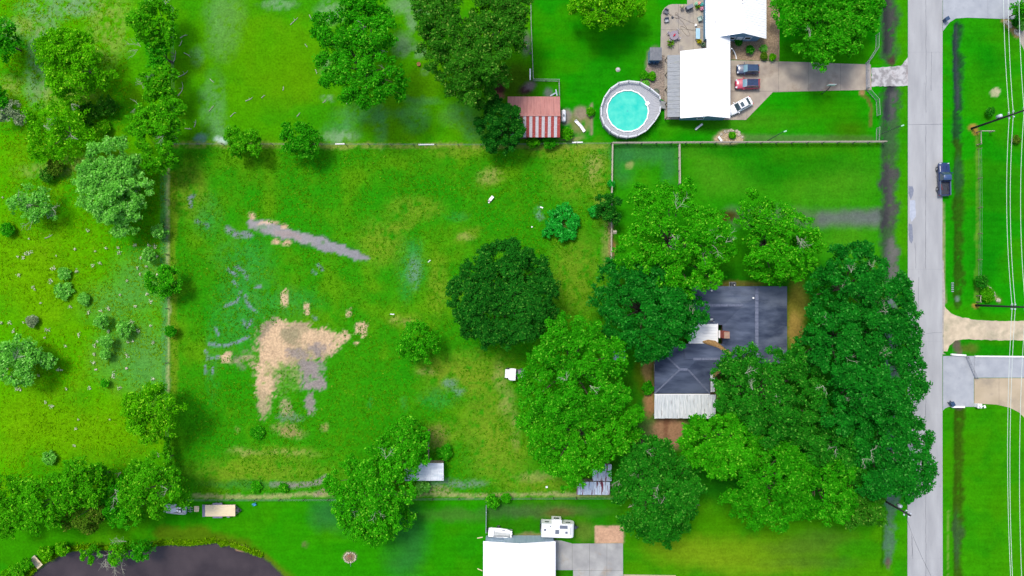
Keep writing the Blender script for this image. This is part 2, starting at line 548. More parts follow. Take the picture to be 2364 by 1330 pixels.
# worn strip along the south fence
line([(445, 1146), (620, 1146), (745, 1140), (1120, 1143), (1330, 1142), (1410, 1142)], 4.8, (156, 154, 100), 0.75, wob=5, hole=0.34)
line([(625, 1118), (690, 1120), (730, 1115), (755, 1102)], 5.5, (122, 122, 108), 0.95, wob=3, wet=0.5)
line([(728, 1142), (755, 1128)], 5, (150, 138, 112), 0.9, wob=3)
blob(1060, 1115, 60, 9, (104, 130, 106), 0.8, soft=0.5, wob=6, hole=0.36, wet=0.3)
blob(560, 1118, 80, 10, (44, 120, 40), 0.7, soft=0.6, wob=7)
blob(1010, 1130, 30, 10, (158, 146, 106), 0.7, soft=0.6, wob=6, hole=0.36)
# pen by the white shed
blob(1010, 1010, 22, 26, (120, 124, 60), 0.7, soft=0.6, wob=5)

# ---- south lawns
for b in [(940, 1230, 45, 60), (930, 1280, 40, 50), (800, 1180, 50, 40), (745, 1190, 30, 30)]:
    blob(*b, (42, 98, 52), 0.55, soft=0.7)
blob(1050, 1190, 70, 14, (74, 112, 44), 0.6, soft=0.7)
blob(1270, 1180, 110, 12, (80, 104, 50), 0.7, soft=0.7)
blob(1180, 1180, 60, 14, (60, 98, 50), 0.6, soft=0.7)
blob(1290, 1185, 30, 8, (96, 92, 46), 0.7, soft=0.7)
line([(375, 1232), (470, 1235), (560, 1262), (620, 1300), (660, 1335)], 18, (86, 106, 14), 0.75, soft=0.6, wob=8)
for b in [(520, 1185, 40, 14), (700, 1290, 80, 40), (880, 1260, 60, 40), (640, 1240, 60, 30)]:
    blob(*b, (44, 140, 4), 0.6, soft=0.8)
blob(808, 1286, 13, 11, (150, 128, 100), 1, soft=0.25, wob=4)
blob(703, 1255, 6, 7, (100, 120, 60), 0.8, soft=0.5)
blob(1235, 1238, 55, 8, (134, 124, 82), 0.85, soft=0.5, wob=4)
blob(1350, 1228, 24, 22, (98, 124, 44), 0.7, soft=0.6, wob=4)
rect(1374, 1214, 1440, 1256, (204, 164, 134), soft=2.5, wob=2.5, rough=0.3)
for b in [(1700, 1270, 160, 30), (1620, 1290, 90, 20), (1560, 1260, 60, 20), (1750, 1310, 120, 20)]:
    blob(*b, (118, 148, 22), 0.6, soft=0.8)
for b in [(1850, 1265, 70, 18), (1870, 1300, 90, 14), (1900, 1240, 60, 20)]:
    blob(*b, (72, 108, 30), 0.6, soft=0.8)

# ---- east paddock
line([(1690, 500), (1790, 500), (1900, 505), (2040, 505)], 20, (86, 112, 74), 0.8, soft=0.7, wob=5)
line([(1900, 505), (2035, 500)], 16, (92, 100, 96), 0.9, soft=0.7, wob=4, wet=0.6)
blob(1672, 500, 32, 12, (66, 58, 16), 0.9, soft=0.5, wob=5)
for b in [(1480, 355, 70, 22), (1440, 380, 24, 40), (1545, 380, 16, 40)]:
    blob(*b, (52, 118, 60), 0.7, soft=0.7)
blob(1453, 382, 9, 9, (184, 168, 116), 0.95, soft=0.4, wob=4)
blob(1453, 388, 22, 16, (40, 140, 6), 0.6, soft=0.7)
for b in [(1640, 390, 40, 50), (1700, 420, 60, 30), (1900, 440, 100, 40), (1960, 400, 60, 30), (1600, 350, 30, 14), (1950, 560, 60, 40)]:
    blob(*b, (72, 142, 22), 0.55, soft=0.8)
for b in [(1880, 380, 120, 30), (1780, 400, 60, 30), (1700, 350, 90, 12)]:
    blob(*b, (8, 114, 6), 0.6, soft=0.8)
blob(1414, 570, 10, 18, (160, 118, 70), 0.85, soft=0.5, wob=5)
line([(1410, 500), (1409, 600)], 6, (150, 136, 92), 0.8, wob=4)
# ---- house yard
blob(1840, 720, 24, 70, (140, 132, 50), 0.85, soft=0.5, wob=8)
blob(1836, 760, 18, 40, (168, 140, 72), 0.8, soft=0.5, wob=6)
blob(1490, 860, 24, 40, (82, 108, 16), 0.8, soft=0.5, wob=6)
blob(1498, 850, 12, 40, (156, 128, 84), 0.8, soft=0.5, wob=6)
blob(1500, 925, 13, 36, (166, 122, 86), 0.9, soft=0.5, wob=6)
blob(1545, 1000, 44, 40, (158, 122, 92), 1, soft=0.3, wob=6)
blob(1538, 975, 6, 40, (112, 74, 56), 0.7, soft=0.6, wob=5)
blob(1640, 880, 18, 60, (150, 120, 84), 0.8, soft=0.5, wob=6)
blob(1492, 1000, 20, 34, (92, 104, 62), 0.7, soft=0.6)
blob(1700, 655, 60, 7, (140, 120, 62), 0.7, soft=0.5, wob=4)

# ---- north-east lawn
blob(1690, 280, 150, 24, (74, 130, 20), 0.5, soft=0.8)
line([(1700, 318), (2010, 322)], 8, (86, 118, 60), 0.7, soft=0.6, wob=3)
blob(1960, 300, 40, 24, (60, 96, 6), 0.6, soft=0.8)
blob(1920, 250, 70, 30, (50, 128, 4), 0.6, soft=0.8)
blob(1500, 160, 40, 60, (46, 134, 6), 0.6, soft=0.8)
blob(1520, 158, 36, 50, (150, 132, 110), 0.0)
line([(1990, 218), (2004, 228), (2012, 250), (2010, 290)], 3.5, (110, 100, 50), 0.8, wob=2)
blob(1990, 213, 7, 7, (170, 130, 90), 0.9, soft=0.4, wob=1)

# ---- ditches along the road
DW, DG = (36, 38, 38), (52, 84, 48)
line([(2050, -60), (2053, 60), (2052, 130)], 20, DG, 0.9, soft=0.4, wob=10.6, rough=0.4, wet=0.3, hole=0.27)
line([(2050, -60), (2054, 60), (2053, 110)], 12, DW, 0.95, soft=0.4, wob=10.6, wet=0.5, rough=0.5, hole=0.27)
blob(2058, 140, 10, 12, (72, 48, 44), 0.95, soft=0.4, wob=8.2)
line([(2055, 210), (2054, 330), (2052, 640)], 19, DG, 0.9, soft=0.4, wob=10.6, rough=0.4, wet=0.3, hole=0.27)
line([(2056, 206), (2055, 268)], 12, (42, 46, 50), 0.95, soft=0.4, wob=10.6, wet=0.6, rough=0.2, hole=0.27)
line([(2054, 390), (2052, 470), (2050, 520)], 13, (58, 56, 58), 0.95, soft=0.5, wob=15.4, wet=0.5, rough=0.5, hole=0.27)
line([(2056, 560), (2062, 640), (2060, 700)], 13, (80, 80, 78), 0.9, soft=0.5, wob=10.6, wet=0.7, rough=0.2, hole=0.27)
line([(2062, 700), (2060, 1000), (2058, 1160)], 15, (84, 106, 104), 0.9, soft=0.5, wob=10.6, wet=0.7, rough=0.2, hole=0.27)
line([(2060, 1165), (2056, 1220), (2054, 1296)], 11, (76, 118, 84), 0.95, soft=0.35, wob=8.2, wet=0.2, rough=0.4, hole=0.27)
line([(2040, 1220), (2037, 1310)], 3, (40, 96, 10), 0.7, wob=3.4)
blob(2055, 1306, 7, 10, (104, 90, 80), 0.95, soft=0.4, wob=8.2)
line([(2208, 58), (2212, 180), (2212, 340)], 10, (32, 74, 40), 0.95, soft=0.4, wob=8.2, rough=0.5, hole=0.27)
line([(2206, 60), (2209, 180), (2210, 250)], 6, (28, 46, 50), 0.9, soft=0.5, wob=5.8, wet=0.5)
line([(2212, 330), (2214, 480), (2213, 700)], 11, (44, 82, 16), 0.9, soft=0.4, wob=7, rough=0.5, hole=0.27)
blob(2213, 400, 10, 40, (42, 92, 56), 0.6, soft=0.6)
blob(2213, 690, 6, 8, (110, 130, 118), 0.8, soft=0.5, wet=0.5)
line([(2214, 945), (2213, 1100), (2212, 1400)], 11, (52, 82, 14), 0.9, soft=0.4, wob=7, rough=0.5, hole=0.27)
blob(2212, 1250, 8, 60, (60, 92, 56), 0.7, soft=0.6)
blob(2211, 942, 10, 5, (96, 82, 82), 0.9, soft=0.4, wob=5.8)
line([(2208, 788), (2212, 815)], 9, (104, 88, 82), 0.9, soft=0.4, wob=8.2, hole=0.27)
blob(2235, 805, 20, 10, (96, 104, 40), 0.7, soft=0.6)
line([(2256, 310), (2258, 480), (2256, 690)], 5, (112, 150, 50), 0.7, wob=3, hole=0.35)
line([(2190, 1180), (2188, 1330)], 2.5, (130, 160, 70), 0.6, wob=3, hole=0.4)
line([(2177, 470), (2178, 640), (2181, 700)], 3, (160, 150, 110), 0.8, wob=2)
for b in [(2246, 294, 12, 7), (2252, 305, 8, 6), (2252, 706, 8, 6)]:
    blob(*b, (176, 134, 66), 0.9, soft=0.4, wob=3)
blob(2297, 215, 11, 10, (206, 190, 160), 1, soft=0.15, wob=5)
for b in [(2290, 250, 40, 30), (2260, 200, 30, 50), (2320, 100, 20, 40)]:
    blob(*b, (50, 138, 6), 0.6, soft=0.8)
for b in [(2290, 150, 40, 40), (2300, 450, 50, 80), (2280, 600, 40, 40)]:
    blob(*b, (6, 116, 8), 0.6, soft=0.8)
line([(2320, 48), (2336, 62), (2348, 80)], 8, (170, 140, 92), 0.95, soft=0.3, wob=3)
line([(2265, 655), (2308, 695)], 7, (66, 120, 20), 0.8, soft=0.5, wob=5)
line([(2275, 662), (2308, 696)], 3, (186, 168, 130), 0.9, wob=3, hole=0.3)
# bed of river stones and bark by the white house, ground under the pool deck
blob(1512, 150, 20, 40, (140, 128, 112), 0.95, soft=0.25, wob=3)
blob(1683, 320, 34, 14, (176, 156, 124), 0.95, soft=0.25, wob=3)
blob(1680, 308, 20, 8, (176, 156, 124), 0.95, soft=0.3, wob=3)

# rough green swards are brighter in colour than the zones set above
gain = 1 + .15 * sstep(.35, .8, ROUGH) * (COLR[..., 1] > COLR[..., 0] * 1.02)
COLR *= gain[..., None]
# faint mowing passes on the short lawns
mow = np.sin(PY / 2.6 + 1.6 * (fbm(PX / 160, PY / 40, 61, 3) - .5) * 6) * sstep(.5, .3, ROUGH) * (COLR[..., 1] > COLR[..., 0] * 1.3) * (.25 + fbm(PX / 80, PY / 80, 67, 3))
COLR *= (1 + .06 * mow)[..., None]
# ---- pond outline (photograph pixels) and basin
POND = [(60, 1345), (85, 1318), (105, 1300), (140, 1283), (168, 1272), (210, 1268), (255, 1270), (300, 1268), (345, 1262), (385, 1258), (440, 1259), (478, 1256),
        (500, 1252), (512, 1262), (530, 1258), (545, 1266), (575, 1275), (605, 1288), (630, 1305), (648, 1322), (662, 1345), (670, 1400), (560, 1470), (300, 1500), (100, 1440)]
def poly_sdf(poly, X, Y):
    best = np.full(X.shape, 1e9)
    inside = np.zeros(X.shape, bool)
    n = len(poly)
    for i in range(n):
        x0, y0 = poly[i]; x1, y1 = poly[(i + 1) % n]
        dx, dy = x1 - x0, y1 - y0
        t = np.clip(((X - x0) * dx + (Y - y0) * dy) / (dx * dx + dy * dy + 1e-9), 0, 1)
        best = np.minimum(best, np.hypot(X - x0 - t * dx, Y - y0 - t * dy))
        cond = ((y0 > Y) != (y1 > Y)) & (X < (x1 - x0) * (Y - y0) / (y1 - y0 + 1e-9) + x0)
        inside ^= cond
    return np.where(inside, best, -best)
Xw, Yw = warped(4)
sd = poly_sdf(POND, Xw, Yw)
bank = sstep(-16, -5, sd)
put(bank * 0.75, (92, 122, 22))
put(sstep(-4, 3, sd), (52, 48, 46), wet=0.6)
blob(556, 1266, 12, 6, (206, 160, 120), 0.9, soft=0.4, wob=3)

HZ = np.zeros(PX.shape)
HZ -= 0.9 * sstep(-4, 26, sd)
def ditch(pts, w, dep):
    best = np.full(PX.shape, 1e9)
    for (x0, y0), (x1, y1) in zip(pts[:-1], pts[1:]):
        dx, dy = x1 - x0, y1 - y0
        t = np.clip(((PX - x0) * dx + (PY - y0) * dy) / (dx * dx + dy * dy), 0, 1)
        best = np.minimum(best, np.hypot(PX - x0 - t * dx, PY - y0 - t * dy))
    global HZ
    HZ = HZ - dep * sstep(w, 0, best)
ditch([(2053, -200), (2053, 128)], 26, 0.55)
ditch([(2055, 214), (2053, 640), (2060, 1000), (2055, 1310)], 26, 0.55)
ditch([(2209, 62), (2212, 340), (2213, 700)], 15, 0.4)
ditch([(2213, 950), (2212, 1500)], 15, 0.4)
HZ = HZ + 0.05 * (fbm(PX / 30, PY / 30, 71, 3) - 0.5) * np.clip(ROUGH - 0.3, 0, 1) * (sd < -10) * ((PX > 380) & (PX < 1410) & (PY > 340) & (PY < 1140) | (PX < 370))

ny, nx = PX.shape
me = bpy.data.meshes.new("ground")
vv = np.stack([GX, GY, HZ], -1).reshape(-1, 3)
idx = np.arange(nx * ny).reshape(ny, nx)
q = np.stack([idx[:-1, :-1], idx[:-1, 1:], idx[1:, 1:], idx[1:, :-1]], -1).reshape(-1, 4)
me.vertices.add(len(vv)); me.vertices.foreach_set("co", vv.astype(np.float32).ravel())
me.loops.add(q.size); me.loops.foreach_set("vertex_index", q.astype(np.int32).ravel())
me.polygons.add(len(q)); me.polygons.foreach_set("loop_start", np.arange(0, q.size, 4, dtype=np.int32))
me.update(calc_edges=True)
me.polygons.foreach_set("use_smooth", [True] * len(q))
ca = me.attributes.new("sward", 'FLOAT_COLOR', 'POINT')
ca.data.foreach_set("color", np.concatenate([COLR.reshape(-1, 3), np.ones((nx * ny, 1))], 1).astype(np.float32).ravel())
ra = me.attributes.new("rough", 'FLOAT', 'POINT')
ra.data.foreach_set("value", ROUGH.astype(np.float32).ravel())
wa = me.attributes.new("wet", 'FLOAT', 'POINT')
wa.data.foreach_set("value", WET.astype(np.float32).ravel())

def ground_material():
    m = bpy.data.materials.new("ground_sward")
    m.use_nodes = True
    nt = m.node_tree; N = nt.nodes; L = nt.links
    b = N["Principled BSDF"]
    tc = N.new("ShaderNodeTexCoord")
    a1 = N.new("ShaderNodeAttribute"); a1.attribute_name = "sward"
    a2 = N.new("ShaderNodeAttribute"); a2.attribute_name = "rough"
    a3 = N.new("ShaderNodeAttribute"); a3.attribute_name = "wet"
    def noise(sc, det=3, rg=0.6):
        n = N.new("ShaderNodeTexNoise"); n.inputs["Scale"].default_value = sc
        n.inputs["Detail"].default_value = det; n.inputs["Roughness"].default_value = rg
        L.new(tc.outputs["Object"], n.inputs["Vector"]); return n.outputs["Fac"]
    def math_(op, x, y=None):
        n = N.new("ShaderNodeMath"); n.operation = op
        for i, v in enumerate((x, y)):
            if v is None: continue
            if isinstance(v, (int, float)): n.inputs[i].default_value = v
            else: L.new(v, n.inputs[i])
        return n.outputs[0]
    f = noise(2.6, 5, 0.75)
    c = noise(0.55, 4, 0.6)
    # value modulation: blades and tussocks
    amp = math_('ADD', math_('MULTIPLY', a2.outputs["Fac"], 1.0), 0.6)
    v = math_('MULTIPLY', math_('SUBTRACT', f, 0.5), amp)
    v = math_('ADD', v, math_('MULTIPLY', math_('SUBTRACT', c, 0.5), 0.6))
    v = math_('ADD', v, math_('MULTIPLY', math_('SUBTRACT', noise(1.3, 4, .7), 0.5), 0.4))
    v = math_('ADD', v, 1.0)
    v = math_('MAXIMUM', v, 0.25)
    vm = N.new("ShaderNodeVectorMath"); vm.operation = 'SCALE'
    L.new(a1.outputs["Color"], vm.inputs[0]); L.new(v, vm.inputs["Scale"])
    # straw flecks
    s = noise(1.7, 6, 0.8)
    rp = N.new("ShaderNodeMapRange"); rp.inputs[1].default_value = 0.58; rp.inputs[2].default_value = 0.72
    L.new(s, rp.inputs[0])
    sf = math_('MULTIPLY', rp.outputs[0], math_('MULTIPLY', a2.outputs["Fac"], 0.25))
    mx = N.new("ShaderNodeMix"); mx.data_type = 'RGBA'
    L.new(sf, mx.inputs[0]); L.new(vm.outputs[0], mx.inputs[6]); mx.inputs[7].default_value = (*S(136, 164, 44), 1)
    L.new(mx.outputs[2], b.inputs["Base Color"])
    rg = N.new("ShaderNodeMapRange"); rg.inputs[3].default_value = 0.95; rg.inputs[4].default_value = 0.28
    L.new(a3.outputs["Fac"], rg.inputs[0]); L.new(rg.outputs[0], b.inputs["Roughness"])
    L.new(math_('MULTIPLY', a3.outputs["Fac"], 0.6), b.inputs["Specular IOR Level"])
    bp = N.new("ShaderNodeBump"); bp.inputs["Distance"].default_value = 0.25
    L.new(math_('MULTIPLY', a2.outputs["Fac"], 0.45), bp.inputs["Strength"])
    L.new(f, bp.inputs["Height"]); L.new(bp.outputs["Normal"], b.inputs["Normal"])
    return m
me.materials.append(ground_material())
ground = bpy.data.objects.new("ground", me)
COL.objects.link(ground)
struct(ground)

# ---- pond water
wm = bpy.data.materials.new("pond_water")
wm.use_nodes = True
_b = wm.node_tree.nodes["Principled BSDF"]
_b.inputs["Roughness"].default_value = 0.1
_b.inputs["IOR"].default_value = 1.4
_nl = wm.node_tree.nodes.new("ShaderNodeTexNoise"); _nl.inputs["Scale"].default_value = 0.16; _nl.inputs["Detail"].default_value = 5
_tl = wm.node_tree.nodes.new("ShaderNodeTexCoord"); wm.node_tree.links.new(_tl.outputs["Object"], _nl.inputs["Vector"])
_rl = wm.node_tree.nodes.new("ShaderNodeValToRGB"); _rl.color_ramp.elements[0].position = .35; _rl.color_ramp.elements[1].position = .7
_rl.color_ramp.elements[0].color = (*S(52, 44, 48), 1); _rl.color_ramp.elements[1].color = (*S(78, 68, 70), 1)
wm.node_tree.links.new(_nl.outputs["Fac"], _rl.inputs["Fac"]); wm.node_tree.links.new(_rl.outputs["Color"], _b.inputs["Base Color"])
_n = wm.node_tree.nodes.new("ShaderNodeTexNoise"); _n.inputs["Scale"].default_value = 2.5; _n.inputs["Detail"].default_value = 3
_t = wm.node_tree.nodes.new("ShaderNodeTexCoord")
wm.node_tree.links.new(_t.outputs["Object"], _n.inputs["Vector"])
_bp = wm.node_tree.nodes.new("ShaderNodeBump"); _bp.inputs["Strength"].default_value = 0.25; _bp.inputs["Distance"].default_value = 0.06
wm.node_tree.links.new(_n.outputs["Fac"], _bp.inputs["Height"])
wm.node_tree.links.new(_bp.outputs["Normal"], _b.inputs["Normal"])
mb = MB()
pp = []
cx, cy = 360, 1400
for (x, y) in POND:
    pp.append(P(cx + (x - cx) * 1.06 , cy + (y - cy) * 1.12))
mb.add([(p.x, p.y, -0.16) for p in pp], [tuple(range(len(pp) - 1, -1, -1))])
pond = mb.build("pond_water", wm)
if pond.data.polygons[0].normal.z < 0:
    pond.data.flip_normals()
struct(pond)
# ================================================================== PAVED SURFACES
ROADM = mat("road_concrete", S(160, 161, 163), S(184, 185, 186), 0.85, scale=0.35, contrast=(0.3, 0.75), stretch=(1.6, 0.35, 1), c3=S(150, 151, 153), s3=1.2, t3=(0.62, 0.8), bump=0.1, bscale=30)
CONC = mat("driveway_concrete", S(156, 144, 132), S(188, 175, 156), 0.9, scale=0.5, c3=S(132, 112, 94), s3=0.22, t3=(0.54, 0.74), bump=0.1, bscale=25)
CONC_P = mat("patio_concrete", S(158, 148, 138), S(188, 178, 158), 0.9, scale=0.35, c3=S(140, 134, 134), s3=0.3, t3=(0.5, 0.7))
CONC_G = mat("grey_concrete", S(146, 146, 146), S(182, 182, 178), 0.9, scale=0.4, c3=S(166, 150, 130), s3=0.3, t3=(0.56, 0.75))
CONC_B = mat("blue_grey_concrete", S(160, 165, 172), S(180, 184, 189), 0.9, scale=0.5, c3=S(146, 151, 158), s3=0.4, t3=(0.55, 0.75))
CONC_T = mat("tan_concrete", S(178, 162, 134), S(200, 182, 154), 0.9, scale=0.35, c3=S(160, 148, 128), s3=0.25, t3=(0.52, 0.7))
GRAVEL = mat("pale_gravel", S(190, 174, 148), S(222, 204, 174), 0.95, scale=0.8, c3=S(166, 160, 132), s3=0.3, t3=(0.5, 0.7), bump=0.3, bscale=20)
JOINT = mat("joint_dark", S(96, 92, 88), rough=0.95)
BARK = mat("bark_mulch", S(134, 112, 88), S(176, 152, 122), 0.95, scale=4, contrast=(0.35, 0.65), c3=S(112, 100, 80), s3=0.6, bump=0.4, bscale=20)
PATCH = mat("dark_asphalt_patch", S(116, 122, 140), S(140, 146, 160), 0.9, scale=3)
BROKEN = mat("broken_concrete", S(150, 147, 147), S(196, 194, 194), 0.9, scale=0.9, contrast=(0.42, 0.55), c3=S(150, 138, 136), s3=0.5)

def clip(poly, ax, val, keep_less):
    out = []
    n = len(poly)
    for i in range(n):
        a, b = poly[i], poly[(i + 1) % n]
        ia = (a[ax] <= val) == keep_less
        ib = (b[ax] <= val) == keep_less
        if ia:
            out.append(a)
        if ia != ib:
            t = (val - a[ax]) / (b[ax] - a[ax])
            out.append((a[0] + (b[0] - a[0]) * t, a[1] + (b[1] - a[1]) * t))
    return out
def rough_poly(poly, step, amp):
    out = []
    n = len(poly)
    for i in range(n):
        a, b = poly[i], poly[(i + 1) % n]
        L_ = math.hypot(b[0] - a[0], b[1] - a[1])
        k = max(1, int(L_ / step))
        for j in range(k):
            t = j / k
            out.append((a[0] + (b[0] - a[0]) * t + jit(amp), a[1] + (b[1] - a[1]) * t + jit(amp)))
    return out
def paved(name, poly_px, xs, ys, m, z=0.05, gap=0.25, piece="slab", base=JOINT, zb=-0.1):
    c = P(sum(p[0] for p in poly_px) / len(poly_px), sum(p[1] for p in poly_px) / len(poly_px))
    mb = MB()
    mb.prism([tuple(P(*p).xy) for p in poly_px], zb, z - 0.015)
    o = struct(mb.build(name, base, origin=c))
    xs = [-1e6] + list(xs) + [1e6]
    ys = [-1e6] + list(ys) + [1e6]
    for i in range(len(xs) - 1):
        for j in range(len(ys) - 1):
            q = poly_px
            for ax, v, kl in ((0, xs[i] + gap, False), (0, xs[i + 1] - gap, True), (1, ys[j] + gap, False), (1, ys[j + 1] - gap, True)):
                q = clip(q, ax, v, kl)
                if len(q) < 3:
                    break
            if len(q) < 3:
                continue
            mb = MB()
            dz = jit(0.004)
            mb.prism([tuple(P(*p).xy) for p in q], z - 0.05, z + dz)
            mb.build(piece, m, o, origin=c)
    return o
def sheet(name, poly_px, m, z=0.03, step=8, amp=0.8, zb=-0.05, kind=True):
    c = P(sum(p[0] for p in poly_px) / len(poly_px), sum(p[1] for p in poly_px) / len(poly_px))
    q = rough_poly(poly_px, step, amp) if amp else poly_px
    mb = MB()
    mb.prism([tuple(P(*p).xy) for p in q], zb, z)
    o = mb.build(name, m, origin=c)
    return struct(o) if kind else o

paved("road", [(2096, -420), (2176, -420), (2175, 700), (2176.5, 1760), (2094, 1760), (2095.5, 700)], [2137], list(range(-380, 1760, 167)), ROADM, z=0.06, gap=0.12, base=mat("road_joint", S(140, 144, 152)))
# cracks and tyre-worn seams in the carriageway
CRK = mat("crack_tar", S(112, 114, 120), S(134, 136, 140), 0.95, scale=3)
for (xa, ya, xb, yb) in ((2137, -20, 2137.5, 260), (2137, 290, 2136, 620), (2136.5, 900, 2137, 1330), (2098, 288.5, 2174, 287), (2120, 640, 2122, 900), (2103, 1232, 2107, 1290), (2106, 1240, 2105, 1285), (2150, 120, 2149, 210), (2112, 560, 2114, 620), (2097, 1020, 2135, 1024), (2138, 770, 2174, 767)):
    k = max(4, int(math.hypot(xb - xa, yb - ya) / 9))
    sx, sy = (.35, .0) if abs(yb - ya) > abs(xb - xa) else (0, .35)
    pl = [P(xa + (xb - xa) * i / k + jit(1) * sx * 2, ya + (yb - ya) * i / k + jit(1) * sy * 2) for i in range(k + 1)]
    w_ = .035 if sx else .03
    off = V(w_, 0, 0) if sx else V(0, w_, 0)
    q_ = [p_ - off * random.uniform(.5, 1.2) for p_ in pl] + [p_ + off * random.uniform(.5, 1.2) for p_ in pl[::-1]]
    mb = MB(); n_ = len(q_)
    mb.add([(p_.x, p_.y, .0665) for p_ in q_], [(i, i + 1, n_ - 2 - i, n_ - 1 - i) for i in range(k)])
    struct(mb.build("road_crack", CRK))
# broken edge shoulder
sheet("road_shoulder", [(2174, 600), (2178, 600), (2182, 700), (2178, 740), (2178, 815), (2183, 818), (2174, 818)], mat("shoulder_grit", S(150, 148, 144), S(186, 178, 164), 0.95, scale=2), z=0.035)
sheet("road_patch", [(2096.5, 430), (2106, 430), (2109, 438), (2107, 450), (2102, 462), (2099, 452), (2096.5, 446)], PATCH, z=0.068, step=3, amp=0.5, zb=0.03)
sheet("road_patch", [(2098, 516), (2105, 518), (2107, 540), (2107, 555), (2103, 562), (2098, 552), (2096.5, 530)], PATCH, z=0.068, step=3, amp=0.7, zb=0.03)
sheet("road_patch", [(2100, 462), (2112, 462), (2114, 500), (2104, 512), (2099, 500)], mat("pale_asphalt_patch", S(168, 176, 190), S(190, 196, 208), 0.9, scale=2), z=0.066, step=4, amp=0.6, zb=0.03)
paved("side_road", [(2176.6, -300), (2700, -300), (2700, 50), (2364, 46), (2320, 44), (2232, 41), (2206, 43), (2192, 52), (2184, 62), (2176.6, 72)], [2280, 2420], [-120], CONC_B, z=0.05, gap=0.12)
# white house: driveway, parking, patio, apron, mulch
paved("driveway", [(1684, 139), (1796, 142), (1866, 144), (1940, 147), (2010, 149), (2012, 208), (1940, 209), (1866, 211), (1784, 213), (1722, 277), (1660, 277), (1660, 139)],
      [1724, 1797, 1866, 1940], [211], CONC, z=0.05)
sheet("driveway_apron", [(2012, 157), (2030, 156), (2060, 154), (2080, 152), (2088, 142), (2096, 132), (2096, 198), (2012, 200)], BROKEN, z=0.045, step=5, amp=0.9)
paved("patio", [(1524, 128), (1526, 60), (1526, 36), (1529, 26), (1535, 18), (1543, 12), (1552, 10), (1586, 10), (1587, -60), (1640, -60), (1640, 128)], [1566, 1600], [69], CONC_P, z=0.06)
sheet("mulch_bed", [(1684, 86), (1768, 86), (1768, -60), (1800, -60), (1799, 141), (1684, 138)], BARK, z=0.04, step=10, amp=0.5)
sheet("river_stone_bed", [(1500, 118), (1530, 118), (1536, 130), (1536, 236), (1520, 222), (1505, 205), (1478, 188), (1486, 168), (1496, 150)], mat("grey_pebbles", S(118, 108, 100), S(176, 160, 144), 0.95, scale=6, contrast=(0.4, 0.6), c3=S(120, 110, 84), s3=0.6, bump=0.5, bscale=15), z=0.03, step=5, amp=1.2)
paved("porch_slab", [(1534, 126), (1575, 122), (1575, 276), (1534, 276)], [], [200], CONC_P, z=0.08)
sheet("stone_bed", [(1652, 326), (1648, 320), (1665, 308), (1690, 300), (1700, 304), (1716, 318), (1714, 327)], mat("tan_stone_bed", S(150, 130, 100), S(208, 188, 156), 0.95, scale=5, contrast=(0.4, 0.6), bump=0.5, bscale=12), z=0.03, step=4, amp=1.5)
# south barn
paved("barn_pad", [(1270, 1246), (1296, 1248), (1322, 1255), (1438, 1254), (1438.5, 1420), (1324, 1420), (1323, 1316), (1270, 1316)], [1321, 1361, 1401], [1317], CONC_G, z=0.05)
paved("walkway", [(1439, 1326), (1560, 1328), (1560, 1345), (1439, 1345)], [1500], [], CONC_T, z=0.05)
# east side
sheet("gravel_driveway", [(2177, 700), (2183, 712), (2196, 724), (2215, 732), (2250, 738), (2300, 741), (2700, 744), (2700, 784), (2300, 786), (2230, 783), (2205, 787), (2192, 798), (2186, 812), (2177, 812)], GRAVEL, z=0.03, step=7, amp=1.0)
paved("east_driveway", [(2176.6, 822), (2700, 822), (2700, 872), (2248, 872), (2248, 939), (2190, 939), (2181, 943), (2176.6, 948)], [2249, 2364, 2480], [], CONC_B, z=0.05)
paved("tan_driveway", [(2249, 873), (2700, 873), (2700, 1200), (2440, 1060), (2375, 975), (2352, 952), (2330, 941), (2300, 934), (2262, 932), (2249, 938)], [2306, 2370], [], CONC_T, z=0.05)
sheet("garden_path", [(2351, 50), (2420, 50), (2420, 140), (2368, 125), (2356, 100), (2350, 75)], CONC_P, z=0.04, amp=0)

# ================================================================== BUILDINGS
WHITE_ROOF = mat("white_roof_metal", (0.86, 0.87, 0.88), (0.80, 0.81, 0.83), 0.45, scale=0.6, stretch=(0.2, 2, 1))
WHITE_PAINT = mat("white_paint", (0.80, 0.80, 0.80), (0.74, 0.74, 0.74), 0.5, scale=2)
BLUE_SIDING = mat("blue_siding", S(104, 146, 174), S(134, 172, 198), 0.7, scale=2, stretch=(0.3, 0.3, 6))
PALE_SIDING = mat("pale_blue_siding", S(160, 184, 204), S(184, 204, 220), 0.6, scale=1.5, stretch=(2, 2, 0.2))
GLASS = mat("dark_glass", (0.03, 0.05, 0.06), rough=0.08, spec=0.8)
GREY_BOARD = mat("grey_weathered_board", S(140, 145, 150), S(174, 177, 178), 0.85, scale=2.0, stretch=(0.6, 5, 1), c3=S(138, 140, 116), s3=0.5, t3=(0.55, 0.75))
GREY_DECK = mat("grey_deck", S(168, 170, 176), S(190, 192, 196), 0.8, scale=3, stretch=(1, 6, 1))
WOOD_OLD = mat("old_wood", S(120, 110, 94), S(164, 152, 130), 0.9, scale=4, stretch=(1, 1, 0.3))
WOOD_NEW = mat("new_pine", S(226, 204, 160), S(248, 230, 192), 0.7, scale=2.5, stretch=(0.4, 5, 1), c3=S(206, 176, 130), s3=1.2, t3=(0.6, 0.75))
SHINGLE = mat("slate_blue_shingle", S(58, 69, 92), S(96, 107, 130), 0.9, scale=0.5, contrast=(0.36, 0.66), stretch=(0.4, 1.5, 1), c3=S(130, 139, 155), s3=0.14, t3=(0.52, 0.8), bump=0.25, bscale=22, spec=0.2)
BRICK = mat("red_brick", S(150, 62, 52), S(186, 88, 72), 0.9, scale=5)
STRAW = mat("dead_leaf_litter", S(136, 104, 60), S(186, 150, 98), 0.98, scale=5, bump=0.6, bscale=18)
